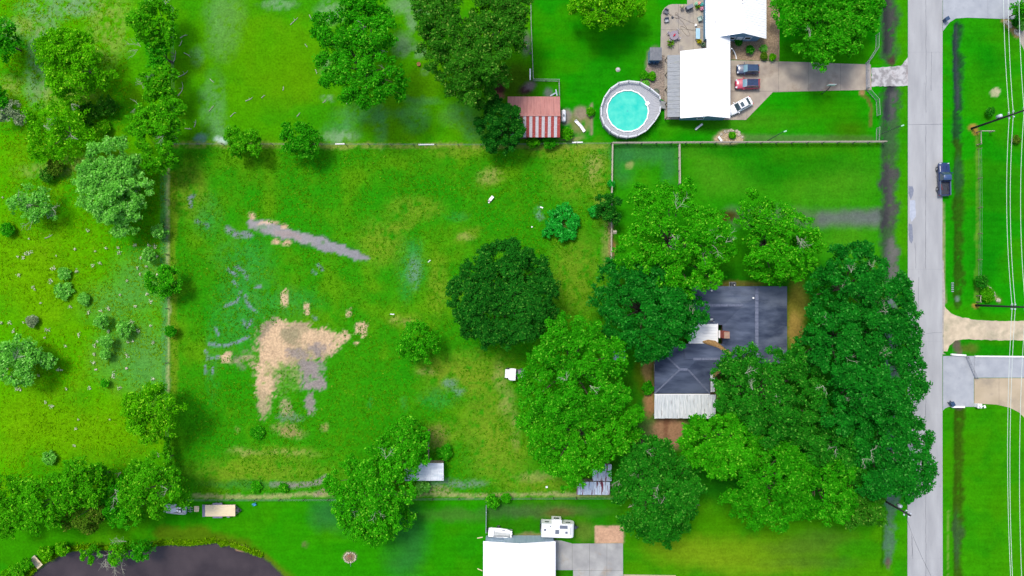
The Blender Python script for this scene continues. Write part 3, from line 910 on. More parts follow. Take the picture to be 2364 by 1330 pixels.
GALV = mat("rusty_galvanised", S(190, 200, 206), S(236, 240, 240), 0.5, scale=1.2, stretch=(4, 0.5, 1), c3=S(116, 92, 84), s3=0.9, t3=(0.60, 0.68))
GALV2 = mat("galvanised_sheet", S(206, 214, 222), S(240, 244, 248), 0.45, scale=0.8, stretch=(0.6, 3, 1), c3=S(150, 184, 200), s3=0.5, t3=(0.58, 0.7))
DARK = mat("dark_void", (0.02, 0.02, 0.022), rough=0.9)
DARKM = mat("dark_metal", S(40, 44, 54), S(60, 64, 74), 0.5, scale=4)
GREYM = mat("grey_metal", S(120, 124, 130), S(150, 154, 160), 0.5, scale=4)
BRICKW = mat("tan_brick_wall", S(150, 118, 92), S(178, 142, 112), 0.9, scale=4)
PINKR = mat("faded_red_sheet", S(178, 114, 106), S(200, 136, 126), 0.6, scale=1.2, stretch=(2.5, 0.4, 1), c3=S(168, 112, 106), s3=0.6, t3=(0.58, 0.75))
REDR = mat("rust_red_sheet", S(150, 44, 40), S(184, 74, 62), 0.6, scale=2.5, stretch=(1, 3, 1), c3=S(226, 190, 180), s3=2.2, t3=(0.62, 0.68))
WHITER = mat("white_streaked_sheet", S(188, 180, 182), S(216, 210, 212), 0.5, scale=2.5, stretch=(1, 3, 1), c3=S(176, 120, 116), s3=2.2, t3=(0.62, 0.70))
RUSTY = mat("rust_striped_sheet", S(180, 196, 216), S(212, 224, 238), 0.5, scale=1.2, stretch=(3, 0.3, 1), c3=S(112, 36, 54), s3=1.0, t3=(0.53, 0.57))

# ---------------- white-roofed house
O = V(34, 36, 0)
house = thing("house", "white metal roofed house with pale blue siding beside the round pool", "house", O)
S0, S1, S2 = 29.45, 41.1, 44.2      # y of the south gable, the step, and where the wings meet
xw, xr, xe = 29.2, 33.5, 37.85
ze, zr = 2.8, 4.25
nw, nr, ne = 33.55, 39.4, 44.05
ns, nn = 43.3, 66.0
def wallbox(mb, x0, x1, y0, y1, h):
    mb.box((x0 + x1) / 2, (y0 + y1) / 2, h / 2, x1 - x0, y1 - y0, h)
mb = MB(); wallbox(mb, xw + 0.45, xe - 0.45, S0 + 0.35, S1 - 0.3, 2.66)
mb.prism([(xw + .45, 0), (xe - .45, 0), (xr, 1)], 0, 1) if False else None
for yy in (S0 + 0.35, S1 - 0.5):
    mb.add([(xw + .45, yy, 2.6), (xe - .45, yy, 2.6), (xr, yy, 4.06), (xw + .45, yy + .2, 2.6), (xe - .45, yy + .2, 2.6), (xr, yy + .2, 4.06)],
           [(0, 1, 2), (5, 4, 3), (0, 3, 4, 1), (1, 4, 5, 2), (2, 5, 3, 0)])
mb.build("wall", BLUE_SIDING, house, origin=O)
mb = MB(); wallbox(mb, nw + 0.4, ne - 0.6, ns + 0.5, nn - 0.4, 2.6)
mb.add([(nw + .4, ns + .5, 2.55), (ne - .6, ns + .5, 2.55), (nr, ns + .5, 4.5), (nw + .4, ns + .7, 2.55), (ne - .6, ns + .7, 2.55), (nr, ns + .7, 4.5)],
       [(0, 1, 2), (5, 4, 3), (0, 3, 4, 1), (1, 4, 5, 2), (2, 5, 3, 0)])
mb.build("wall", BLUE_SIDING, house, origin=O)
mb = MB(); mb.ribbed(V(xr, S0, zr), V(xr, S1, zr), V(xw, S1, ze), V(xw, S0, ze), 34); mb.build("roof", WHITE_ROOF, house, origin=O)
mb = MB(); mb.ribbed(V(xr, S0, zr), V(xr, S2, zr), V(xe, S2, ze), V(xe, S0, ze), 42); mb.build("roof", WHITE_ROOF, house, origin=O)
mb = MB(); mb.ribbed(V(nr, ns + .2, 4.75), V(nr, nn, 4.75), V(nw, nn, 2.85), V(nw, ns - .1, 2.85), 54); mb.build("roof", WHITE_ROOF, house, origin=O)
mb = MB(); mb.ribbed(V(nr, ns + .2, 4.75), V(nr, nn, 4.75), V(ne, nn, 3.0), V(ne, ns - .15, 3.0), 54, h=0.05); mb.build("roof", WHITE_ROOF, house, origin=O)
mb = MB(); mb.box(xr, (S0 + S2) / 2, zr + .04, .35, S2 - S0, .06); mb.build("ridge_cap", WHITE_PAINT, house, origin=O)
mb = MB(); mb.box(nr, (ns + nn) / 2, 4.8, .35, nn - ns - .3, .07); mb.build("ridge_cap", WHITE_PAINT, house, origin=O)
for k in range(6):
    mb = MB(); mb.box(nr - .1 + jit(.1), ns + 5.2 + k * .5, 4.86, .22, .12, .07); mb.build("ridge_vent", GREYM, house, origin=O)
def window(parent, x, y, z, w, h, origin, face='s', frame=WHITE_PAINT):
    mb = MB()
    if face in 'sn':
        sgn = -1 if face == 's' else 1
        for dx, dz, sx, sz in ((0, h / 2, w + .16, .09), (0, -h / 2, w + .16, .09), (-w / 2, 0, .09, h), (w / 2, 0, .09, h)):
            mb.box(x + dx, y + sgn * .05, z + dz, sx, .12, sz)
        pane = MB().box(x, y + sgn * .02, z, w, .06, h)
    else:
        sgn = -1 if face == 'w' else 1
        for dy, dz, sy, sz in ((0, h / 2, w + .16, .09), (0, -h / 2, w + .16, .09), (-w / 2, 0, .09, h), (w / 2, 0, .09, h)):
            mb.box(x + sgn * .05, y + dy, z + dz, .12, sy, sz)
        pane = MB().box(x + sgn * .02, y, z, .06, w, h)
    f = mb.build("window", frame, parent, origin=origin)
    pane.build("pane", GLASS, f, origin=origin)
window(house, 38.6, ns + .5, 1.6, .9, 1.2, O)
window(house, 41.3, ns + .5, 1.6, 1.1, 1.2, O)
mb = MB(); mb.box(39.9, ns + .46, 1.05, 1.0, .1, 2.1); mb.build("door", WHITE_PAINT, house, origin=O)
window(house, 33.0, S0 + .35, 1.6, 1.1, 1.1, O)
for wy in (32, 36, 39): window(house, xe - .45, wy, 1.6, 1.0, 1.2, O, 'e')
for wy in (33, 38): window(house, xw + .45, wy, 1.5, 1.6, 1.6, O, 'w')
mb = MB(); pts = [P(1689, 112, 2.6), P(1691, 114, 1.4), P(1694, 118, .5), P(1697, 124, .2), P(1699, 130, .12), P(1700, 137, .1)]
mb.path(pts, .1, 8); mb.build("downspout", WHITE_PAINT, house, origin=O)
mb = MB(); mb.tube(V(35.1, 45.9, 3.2), V(35.1, 45.9, 3.7), .06); mb.build("vent_pipe", DARKM, house, origin=O)

# patio roof on the west side, laid in grey panels
a, b_ = P(1541, 127, 2.5), P(1573, 270, 2.5)
pc = thing("patio_cover", "grey weathered panel patio cover along the west eave of the white house", "patio cover", V(a.x, b_.y, 0))
oo = V(a.x, b_.y, 0)
n = 15
for k in range(n):
    y0 = b_.y + (a.y - b_.y) * k / n; y1 = b_.y + (a.y - b_.y) * (k + 1) / n - .03
    z0 = jit(.008)
    mb = MB(); mb.slabq((a.x, y0, 2.42 + z0), (b_.x, y0, 2.62 + z0), (b_.x, y1, 2.62 + z0), (a.x, y1, 2.42 + z0), .05); mb.build("panel", GREY_BOARD, pc, origin=oo)
mb = MB(); mb.box(a.x + .12, (a.y + b_.y) / 2, 2.27, .12, a.y - b_.y, .18); mb.build("beam", WOOD_OLD, pc, origin=oo)
for k in range(5):
    y = b_.y + .15 + (a.y - b_.y - .3) * k / 4
    mb = MB(); mb.box(a.x + .12, y, 1.12, .14, .14, 2.2); mb.build("post", WOOD_OLD, pc, origin=oo)

# little shed with a flat grey roof and blue things on its south side
a, b_ = P(1500, 110, 2.1), P(1528, 139, 2.1)
oo = V((a.x + b_.x) / 2, (a.y + b_.y) / 2, 0)
sh = thing("garden_shed", "small grey flat roofed shed with blue front beside the patio", "shed", oo)
mb = MB(); mb.box(oo.x, oo.y, 1.0, b_.x - a.x - .2, a.y - b_.y - .4, 2.0); mb.build("wall", BLUE_SIDING, sh, origin=oo)
nb = 4
for k in range(nb):
    x0 = a.x + (b_.x - a.x) * k / nb; x1 = a.x + (b_.x - a.x) * (k + 1) / nb - .02
    mb = MB(); mb.slabq((x0, b_.y, 2.08), (x1, b_.y, 2.08), (x1, a.y, 2.2), (x0, a.y, 2.2), .05); mb.build("roof_sheet", mat("grey_felt", S(112, 116, 122), S(134, 136, 140), .9, scale=2), sh, origin=oo)
for k in range(3):
    mb = MB(); mb.box(oo.x - .7 + k * .62, b_.y + .05, .45, .5, .3, .9); mb.build("storage_bin", mat("blue_plastic", S(40, 78, 110), S(60, 100, 130), .5, scale=3), sh, origin=oo)
for k, (x, y, l, ang) in enumerate([(1513, 147, 1.9, .35), (1508, 145, 1.2, .1), (1522, 144, 1.3, -.1)]):
    p = P(x, y)
    ob = MB().box(0, 0, .05, l, .12, .05).build("timber_board", WOOD_OLD)
    ob.location = (p.x, p.y, .06 * k); ob.rotation_euler[2] = ang
    tag(ob, ["long loose grey board leaning out from the garden shed", "short loose board by the west corner of the garden shed", "short loose board by the porch corner of the garden shed"][k], "board")

# ---------------- dark shingle house
O = V(40, -6, 0)
h2 = thing("house", "dark slate blue shingle roofed house under the big oaks", "house", O)
xe2 = P(1817, 0, 2.6).x; xr2 = P(1747, 0, 4.9).x
yn = P(0, 661, 2.6).y; ys = P(0, 838, 2.6).y
xwv = P(1668, 0, 2.6).x       # west eave of the main wing
zE, zR = 2.6, 4.9
slope_w = (zR - zE) / (xr2 - xwv)
# walls
mb = MB(); wallbox(mb, xwv + .5, xe2 - .5, ys + .4, yn - .4, 2.5)
for yy in (ys + .4, yn - .6):
    mb.add([(xwv + .5, yy, 2.45), (xe2 - .5, yy, 2.45), (xr2, yy, 4.7), (xwv + .5, yy + .2, 2.45), (xe2 - .5, yy + .2, 2.45), (xr2, yy + .2, 4.7)],
           [(0, 1, 2), (5, 4, 3), (0, 3, 4, 1), (1, 4, 5, 2), (2, 5, 3, 0)])
mb.build("wall", BRICKW, h2, origin=O)
def plate(name, pts, th=.12, m=SHINGLE, par=None, org=None):
    mb = MB(); mb.slabp(pts, th); return mb.build(name, m, par or h2, origin=O if org is None else org)
plate("roof", [V(xr2, ys, zR), V(xe2, ys, zE), V(xe2, yn, zE), V(xr2, yn, zR)])
plate("roof", [V(xwv, ys, zE), V(xr2, ys, zR), V(xr2, yn, zR), V(xwv, yn, zE)])
# west wing of the main block: ridge along y=705
yr = P(0, 705, 4.0).y; xww = P(1590, 0, 2.6).x; yws = P(0, 750, 2.6).y
zW = 4.0
xj = xwv + (zW - zE) / slope_w + .05
plate("roof", [V(xww, yr, zW + .02), V(xj, yr, zW + .02), V(xwv + .05, yn + .01, zE + .04), V(xww, yn + .01, zE + .04)][::-1])
plate("roof", [V(xww, yws, zE + .04), V(xwv + .05, yws, zE + .04), V(xj, yr, zW + .02), V(xww, yr, zW + .02)])
mb = MB(); wallbox(mb, xww + .4, xwv + 1.0, yws + .4, yn - .42, 2.45); mb.build("wall", BRICKW, h2, origin=O)
# south-west hip block
hx0, hx1 = P(1511, 0, 2.6).x, P(1639, 0, 2.6).x
hy1, hy0 = P(0, 795, 2.6).y, P(0, 908.5, 2.6).y
ax0, ax1, ay, az = P(1570, 0, 4.5).x, P(1588, 0, 4.5).x, P(0, 853, 4.5).y, 4.5
plate("roof", [V(hx0, hy0, zE), V(hx1, hy0, zE), V(ax1, ay, az), V(ax0, ay, az)])
plate("roof", [V(hx1, hy0, zE), V(hx1, hy1, zE), V(ax1, ay, az)])
plate("roof", [V(hx1, hy1, zE), V(hx0, hy1, zE), V(ax0, ay, az), V(ax1, ay, az)])
plate("roof", [V(hx0, hy1, zE), V(hx0, hy0, zE), V(ax0, ay, az)])
mb = MB(); wallbox(mb, hx0 + .4, hx1 - .4, hy0 + .3, hy1 - .4, 2.5); mb.build("wall", BRICKW, h2, origin=O)
# connecting roof
cyr, cyn, cys = P(0, 829, 3.9).y, P(0, 794, 2.7).y, P(0, 862, 2.7).y
cx0, cx1 = P(1590, 0, 3.9).x, P(1712, 0, 3.9).x
plate("roof", [V(cx0 - .6, cyr, 3.9), V(cx1, cyr, 3.9), V(cx1, cyn, 2.72), V(cx0 - .6, cyn, 2.72)][::-1])
plate("roof", [V(cx0, cys, 2.72), V(cx1, cys, 2.72), V(cx1, cyr, 3.9), V(cx0, cyr, 3.9)])
mb = MB(); wallbox(mb, cx0, cx1 - .5, cys + .4, cyn - .4, 2.5); mb.build("wall", BRICKW, h2, origin=O)
# ridge caps, piece by piece
CAP = mat("ridge_cap_shingle", S(96, 104, 128), S(120, 128, 150), .9, scale=3)
def caps(a, b, w, step=1.0):
    a, b = Vector(a), Vector(b); L_ = (b - a).length; k = max(1, int(L_ / step)); dv = (b - a) / k
    u = dv.normalized().cross(V(0, 0, 1)); u.normalize()
    for i in range(k):
        p, q_ = a + dv * i, a + dv * (i + 1) * 1 - dv * .05
        mb = MB(); t = V(0, 0, .05 + .012 * (i % 2)); e = V(0, 0, -.02)
        mb.slabp([p - u * w + e, p + u * w + e, q_ + u * w + e, q_ - u * w + e] if False else [p + u * w + t, q_ + u * w + t, q_ - u * w + t, p - u * w + t], .1)
        mb.build("ridge_cap", CAP, h2, origin=O)
caps((xr2, ys, zR), (xr2, yn, zR), .28, 1.2)
caps((xww, yr, zW), (xj, yr, zW), .2, 1.2)
caps((cx0 + .8, cyr, 3.9), (cx1 - 1.2, cyr, 3.9), .2, 1.2)
caps((ax0, ay, az), (ax1, ay, az), .2, .7)
for c_ in ((hx0, hy0), (hx1, hy0), (hx0, hy1)):
    a_ = ax0 if c_[0] == hx0 else ax1
    caps((c_[0], c_[1], zE + .02), (a_, ay, az), .13, 1.3)
# dead-leaf drifts in the valleys
def drift(pts, name="leaf_litter"):
    mb = MB(); q_ = []
    mb.path(pts, [.12] + [.5 + jit(.12) for _ in pts[1:-1]] + [.15], 7)
    mb.v = [(x, y, z + (.0)) for x, y, z in mb.v]
    return mb.build(name, STRAW, h2, True, origin=O)
drift([P(1622, 789, 2.75), P(1634, 790, 2.72), P(1648, 793, 2.68), P(1660, 800, 2.75), P(1672, 810, 2.95), P(1682, 818, 3.2), P(1690, 822, 3.4)])
drift([P(1680, 840, 3.4), P(1672, 848, 3.1), P(1662, 855, 2.7), P(1652, 862, 2.45), P(1646, 872, 2.3)])
# white sheet roof in the notch
a, b_ = P(1590, 748, 2.75), P(1655, 793, 2.6)
mb = MB(); mb.ribbed(V(b_.x, b_.y, 2.74), V(b_.x, a.y, 2.74), V(a.x, a.y, 2.66), V(a.x, b_.y, 2.66), 7, h=.05)
mb.build("notch_roof", mat("white_pan_roof", (.70, .72, .72), (.58, .60, .62), .5, scale=1, stretch=(.5, 3, 1)), h2, origin=O)
mb = MB(); mb.box(b_.x + .06, (a.y + b_.y) / 2, 2.78, .12, a.y - b_.y + .1, .14); mb.build("gutter", WHITE_PAINT, h2, origin=O)
# chimney
cp = P(1670, 772, 4.0)
mb = MB(); mb.box(cp.x, cp.y, 4.3, 1.0, 1.15, 3.0); ch = mb.build("chimney", BRICK, h2, origin=O)
mb = MB(); mb.box(cp.x, cp.y, 5.86, .92, 1.1, .14); mb.build("chimney_cap", mat("tan_cap", S(160, 128, 110), S(180, 148, 128), .9, scale=3), ch, origin=O)
mb = MB(); mb.box(cp.x - .58, cp.y, 3.55, .16, 1.3, .5); mb.build("flashing", WHITE_PAINT, ch, origin=O)
# roof vents
for x, y, z in ((1738, 688, 4.7), (1642, 671, 3.0)):
    p = P(x, y, z); mb = MB(); mb.lathe(p.x, p.y, [(.1, z - .25), (.1, z + .2), (.16, z + .22), (.16, z + .3)], 8); mb.build("vent_pipe", WHITE_PAINT, h2, origin=O)
# satellite dish
p = P(1642, 738, 3.4)
dish = thing("satellite_dish", "pale grey satellite dish on the dark shingle roof", "satellite dish", V(p.x, p.y, 2.9))
mb = MB()
rings = []
for i, (r_, dz) in enumerate(((.05, 0), (.25, .03), (.42, .1))):
    rings.append([(r_ * math.cos(-t) * 1.0, r_ * math.sin(-t) * .85 , dz) for t in [2 * math.pi * k / 14 for k in range(14)]])
mb.loft(rings, cap=True)
dd_ = mb.build("reflector", mat("dish_grey", S(196, 206, 214), S(176, 186, 196), .5, scale=3), dish, True)
dd_.location = (0, 0, .55); dd_.rotation_euler = (R(35), R(12), 0)
MB().path([(0, .1, -.3), (0, .05, .2), (0, 0, .52)], .04).build("mast", GREYM, dish)
MB().path([(0, -.1, .55), (.35, -.35, .85)], .025).build("feed_arm", GREYM, dish)
MB().box(.37, -.37, .87, .12, .12, .1).build("receiver", GREYM, dish)
MB().path([(0, .05, .2), (.4, .4, .0)], .02).build("strut", GREYM, dish)
# window in the tan walls
for wx in (42.5, 46.5): window(h2, wx, yn - .4, 1.6, 1.3, 1.1, O, 'n')
window(h2, P(1560, 0).x, hy0 + .3, 1.5, 1.2, 1.1, O, 's')
for wy in (-4, -8): window(h2, xe2 - .5, wy, 1.6, 1.3, 1.1, O, 'e')
window(h2, hx0 + .4, (hy0 + hy1) / 2, 1.5, 1.2, 1.1, O, 'w')
# carport of separate rusty sheets
a, b_ = P(1511, 911, 2.45), P(1652, 966, 2.25)
oo = V(a.x, b_.y, 0)
cpt = thing("carport", "white rust streaked sheet metal carport on the south side of the dark house", "carport", oo)
n = 17
for k in range(n):
    x0 = a.x + (b_.x - a.x) * k / n; x1 = a.x + (b_.x - a.x) * (k + 1) / n
    mb = MB(); dz = .012 * (k % 2); mb.ribbed(V(x0, a.y, 2.5 + dz), V(x1 - .02, a.y, 2.5 + dz), V(x1 - .02, b_.y + jit(.05), 2.28 + dz), V(x0, b_.y + jit(.05), 2.28 + dz), 2, h=.045)
    mb.build("roof_sheet", GALV, cpt, origin=oo)
mb = MB(); mb.box((hx0 + hx1) / 2, a.y + .05, 2.52, hx1 - hx0, .14, .12); mb.build("gutter", WHITE_PAINT, cpt, origin=oo)
for k in range(4):
    mb = MB(); mb.tube(V(a.x + .3 + (b_.x - a.x - .6) * k / 3, b_.y + .3, 0), V(a.x + .3 + (b_.x - a.x - .6) * k / 3, b_.y + .3, 2.28), .06); mb.build("post", GREYM, cpt, origin=oo)
# narrow white awning strip on the east face of the hip block
a, b_ = P(1640, 862, 2.3), P(1650, 905, 2.3)
mb = MB(); mb.ribbed(V(a.x, b_.y, 2.4), V(a.x, a.y, 2.4), V(b_.x, a.y, 2.25), V(b_.x, b_.y, 2.25), 6); mb.build("awning", GALV, h2, origin=O)
# air conditioner
p = P(1690, 657.5, 0)
ac = thing("air_conditioner", "boxy grey air conditioner unit against the north wall of the dark house", "air conditioner", p)
MB().box(0, 0, .04, 1.1, 1.0, .08).build("pad", CONC_G, ac)
MB().box(0, 0, .5, .85, .8, .84).build("case", mat("ac_grey", S(90, 96, 106), S(112, 116, 126), .6, scale=4), ac)
MB().lathe(0, 0, [(.3, .92), (.3, .96), (.12, .97)], 16).build("fan_grille", DARKM, ac)
MB().lathe(.1, -.05, [(.1, .97), (.1, 1.04)], 12).build("fan_hub", WHITE_PAINT, ac)

# ---------------- small blue shed under the tree
a, b_ = P(1417, 806, 2.1), P(1443, 838, 2.1)
oo = V((a.x + b_.x) / 2, (a.y + b_.y) / 2, 0)
s3 = thing("garden_shed", "small shed with pale blue roof tucked under the trees west of the dark house", "shed", oo)
MB().box(oo.x, oo.y, 1, b_.x - a.x - .3, a.y - b_.y - .3, 2).build("wall", WOOD_OLD, s3, origin=oo)
for k in range(3):
    x0 = a.x + (b_.x - a.x) * k / 3; x1 = a.x + (b_.x - a.x) * (k + 1) / 3
    mb = MB(); mb.ribbed(V(x0, a.y, 2.3), V(x1 - .02, a.y, 2.3), V(x1 - .02, b_.y, 2.1), V(x0, b_.y, 2.1), 3); mb.build("roof_sheet", mat("pale_blue_sheet", S(130, 158, 184), S(164, 188, 208), .5, scale=2), s3, origin=oo)

# ---------------- red barn
a, b_ = P(1172, 223, 2.9), P(1293, 317, 2.9)
yrb = P(0, 266.5, 3.7).y
oo = V((a.x + b_.x) / 2, (a.y + b_.y) / 2, 0)
rb = thing("barn", "faded red sheet roofed barn with red and white striped south slope", "barn", oo)
MB().box(oo.x, oo.y, 1.4, b_.x - a.x - .5, a.y - b_.y - .7, 2.75).build("wall", mat("barn_wall", S(86, 66, 58), S(112, 88, 76), .9, scale=3), rb, origin=oo)
n = 8
for k in range(n):
    x0 = a.x + (b_.x - a.x) * k / n; x1 = a.x + (b_.x - a.x) * (k + 1) / n
    mb = MB(); mb.ribbed(V(x0, yrb, 3.7), V(x1 - .02, yrb, 3.7), V(x1 - .02, a.y, 2.9), V(x0, a.y, 2.9), 4, h=.025); mb.build("roof_sheet", PINKR, rb, origin=oo)
n = 17
for k in range(n):
    x0 = a.x + (b_.x - a.x) * k / n; x1 = a.x + (b_.x - a.x) * (k + 1) / n
    dz = .02 * (k % 2)
    mb = MB(); mb.ribbed(V(x0, yrb - .05, 3.66 + dz), V(x1 - .01, yrb - .05, 3.66 + dz), V(x1 - .01, b_.y, 2.86 + dz), V(x0, b_.y, 2.86 + dz), 2, h=.025)
    mb.build("roof_sheet", WHITER if k % 2 else REDR, rb, origin=oo)
MB().box(oo.x, yrb, 3.74, b_.x - a.x, .3, .06).build("ridge_cap", PINKR, rb, origin=oo)
MB().box(oo.x + 1.5, b_.y + .34, 1.1, 2.4, .1, 2.2).build("door", DARK, rb, origin=oo)

# ---------------- rusty shed under the pecan
a, b_ = P(1331, 1112, 2.2), P(1408, 1142, 2.0)
c_, d_ = P(1368, 1072, 2.7), P(1412, 1110.5, 2.5)
oo = V((a.x + b_.x) / 2, b_.y, 0)
rs = thing("shed", "rust striped white sheet shed against the south fence under the tall pecan", "shed", oo)
MB().box((a.x + b_.x) / 2, (a.y + b_.y) / 2, .98, b_.x - a.x - .4, a.y - b_.y - .3, 1.95).build("wall", WOOD_OLD, rs, origin=oo)
MB().box((c_.x + d_.x) / 2, (c_.y + d_.y) / 2, 1.2, d_.x - c_.x - .4, c_.y - d_.y - .2, 2.4).build("wall", WOOD_OLD, rs, origin=oo)
n = 8
for k in range(n):
    x0 = a.x + (b_.x - a.x) * k / n; x1 = a.x + (b_.x - a.x) * (k + 1) / n
    mb = MB(); dz = .015 * (k % 2); mb.ribbed(V(x0, a.y, 2.3 + dz), V(x1 - .03, a.y, 2.3 + dz), V(x1 - .03, b_.y + jit(.06), 2.02 + dz), V(x0, b_.y + jit(.06), 2.02 + dz), 2, h=.03); mb.build("roof_sheet", RUSTY, rs, origin=oo)
n = 5
for k in range(n):
    x0 = c_.x + (d_.x - c_.x) * k / n; x1 = c_.x + (d_.x - c_.x) * (k + 1) / n
    mb = MB(); dz = .015 * (k % 2); mb.ribbed(V(x0, c_.y, 2.75 + dz), V(x1 - .03, c_.y, 2.75 + dz), V(x1 - .03, d_.y, 2.45 + dz), V(x0, d_.y, 2.45 + dz), 2, h=.03); mb.build("roof_sheet", RUSTY, rs, origin=oo)

# ---------------- white field shed
a, b_ = P(934, 1069, 2.3), P(1024.5, 1110, 2.15)
oo = V((a.x + b_.x) / 2, b_.y, 0)
ws = thing("shed", "white sheet metal loafing shed half under the bright green tree", "shed", oo)
n = 6
for k in range(n):
    x0 = a.x + (b_.x - a.x) * k / n; x1 = a.x + (b_.x - a.x) * (k + 1) / n
    mb = MB(); dz = .012 * (k % 2); mb.ribbed(V(x0, a.y, 2.4 + dz), V(x1 - .01, a.y, 2.4 + dz), V(x1 - .01, b_.y, 2.12 + dz), V(x0, b_.y, 2.12 + dz), 3, h=.025); mb.build("roof_sheet", GALV2, ws, origin=oo)
MB().box(oo.x, a.y - .15, 1.15, b_.x - a.x - .3, .08, 2.3).build("back_wall", WOOD_OLD, ws, origin=oo)
for k in range(4):
    x = a.x + .2 + (b_.x - a.x - .4) * k / 3
    MB().box(x, b_.y + .2, 1.05, .14, .14, 2.1).build("post", WOOD_OLD, ws, origin=oo)
    MB().box(x, (a.y + b_.y) / 2, 2.1, .1, a.y - b_.y - .4, .14, ).build("rafter", WOOD_OLD, ws, origin=oo)

# ---------------- south barn
zb0, zb1 = 3.4, 4.4
bx0, bx1 = P(1117, 0, zb0).x, P(1282.5, 0, zb0).x
by1, by0 = P(0, 1249.5, zb0).y, P(0, 1440, zb0).y
bxr = P(1198.5, 0, zb1).x
oo = V(bxr, (by0 + by1) / 2, 0)
sb = thing("barn", "large white ribbed metal barn with pale blue gable wall beside the camper trailer", "barn", oo)
mb = MB(); wallbox(mb, bx0 + .25, bx1 - .25, by0 + .3, by1 - .25, 3.25)
for yy in (by1 - .45, by0 + .3):
    mb.add([(bx0 + .25, yy, 3.2), (bx1 - .25, yy, 3.2), (bxr, yy, 4.24), (bx0 + .25, yy + .2, 3.2), (bx1 - .25, yy + .2, 3.2), (bxr, yy + .2, 4.24)],
           [(0, 1, 2), (5, 4, 3), (0, 3, 4, 1), (1, 4, 5, 2), (2, 5, 3, 0)])
mb.build("wall", PALE_SIDING, sb, origin=oo)
WR2 = mat("white_barn_roof", (.84, .84, .85), (.78, .78, .80), .5, scale=.8, c3=S(190, 190, 200), s3=.35, t3=(.56, .8), stretch=(.25, 2.5, 1))
nsh = 14
for k in range(nsh):
    y1 = by1 - (by1 - by0) * k / nsh; y0 = by1 - (by1 - by0) * (k + 1) / nsh + .01
    mb = MB(); mb.ribbed(V(bxr, y0, zb1), V(bxr, y1, zb1), V(bx0, y1, zb0), V(bx0, y0, zb0), 4, h=.03); mb.build("roof_sheet", WR2, sb, origin=oo)
    mb = MB(); mb.ribbed(V(bxr, y0, zb1), V(bxr, y1, zb1), V(bx1, y1, zb0), V(bx1, y0, zb0), 4, h=.03); mb.build("roof_sheet", WR2, sb, origin=oo)
MB().box(bxr, (by0 + by1) / 2, zb1 + .03, .4, by1 - by0, .06).build("ridge_cap", WHITE_PAINT, sb, origin=oo)
for k in range(8):
    MB().box(bxr, by1 - .5 - k * .75, zb1 + .075, .09, .09, .03).build("ridge_fastener", GREYM, sb, origin=oo)
MB().box(bx0 + 2.4, by1 - .22, 1.2, 1.9, .08, 2.4).build("door", mat("door_blue_grey", S(150, 172, 192), rough=.6), sb, origin=oo)
MB().box(bx1 - .1, by1 - .3, 1.7, .1, .12, 3.3).build("downspout", DARKM, sb, origin=oo)
MB().box(bx0 - .05, (by0 + by1) / 2, zb0 - .02, .12, by1 - by0, .12).build("gutter", WHITE_PAINT, sb, origin=oo)
for yy in (1241, 1315):
    p = P(1108, yy, 0)
    ob = MB().box(0, 0, .06, 1.0, .14, .08).build("timber_board", WOOD_NEW)
    ob.location = (p.x, p.y, 0); ob.rotation_euler[2] = R(10) if yy < 1300 else R(-25)
    tag(ob, "pale board by the north-west corner of the white barn" if yy < 1300 else "pale board beside the middle of the white barn west wall", "board")
# ================================================================== POOL
PC = P(1449, 256, 0); PCX, PCY = P(1449, 256, 1.3).x, P(1449, 256, 1.3).y
O = V(PCX, PCY, 0)
pool = thing("swimming_pool", "round above-ground pool with turquoise water and white rim", "pool", O)
zd = 1.25
rw = 47.0 / PXM * (HC - zd) / HC
NP = 18
water = bpy.data.materials.new("pool_water"); water.use_nodes = True
nt = water.node_tree; b = nt.nodes["Principled BSDF"]
tcn = nt.nodes.new("ShaderNodeTexCoord"); nn_ = nt.nodes.new("ShaderNodeTexNoise"); nn_.inputs["Scale"].default_value = .8; nn_.inputs["Detail"].default_value = 5
nt.links.new(tcn.outputs["Object"], nn_.inputs["Vector"])
rr = nt.nodes.new("ShaderNodeValToRGB"); rr.color_ramp.elements[0].position = .3; rr.color_ramp.elements[1].position = .72
rr.color_ramp.elements[0].color = (*S(36, 204, 184), 1); rr.color_ramp.elements[1].color = (*S(92, 222, 196), 1)
nt.links.new(nn_.outputs["Fac"], rr.inputs["Fac"]); nt.links.new(rr.outputs["Color"], b.inputs["Base Color"])
b.inputs["Roughness"].default_value = .1; b.inputs["IOR"].default_value = 1.33
nw_ = nt.nodes.new("ShaderNodeTexNoise"); nw_.inputs["Scale"].default_value = 4; nt.links.new(tcn.outputs["Object"], nw_.inputs["Vector"])
bp = nt.nodes.new("ShaderNodeBump"); bp.inputs["Strength"].default_value = .12; bp.inputs["Distance"].default_value = .05
nt.links.new(nw_.outputs["Fac"], bp.inputs["Height"]); nt.links.new(bp.outputs["Normal"], b.inputs["Normal"])
MB().lathe(0, 0, [(rw, .05), (rw, zd - .12)], 36).build("water", water, pool)
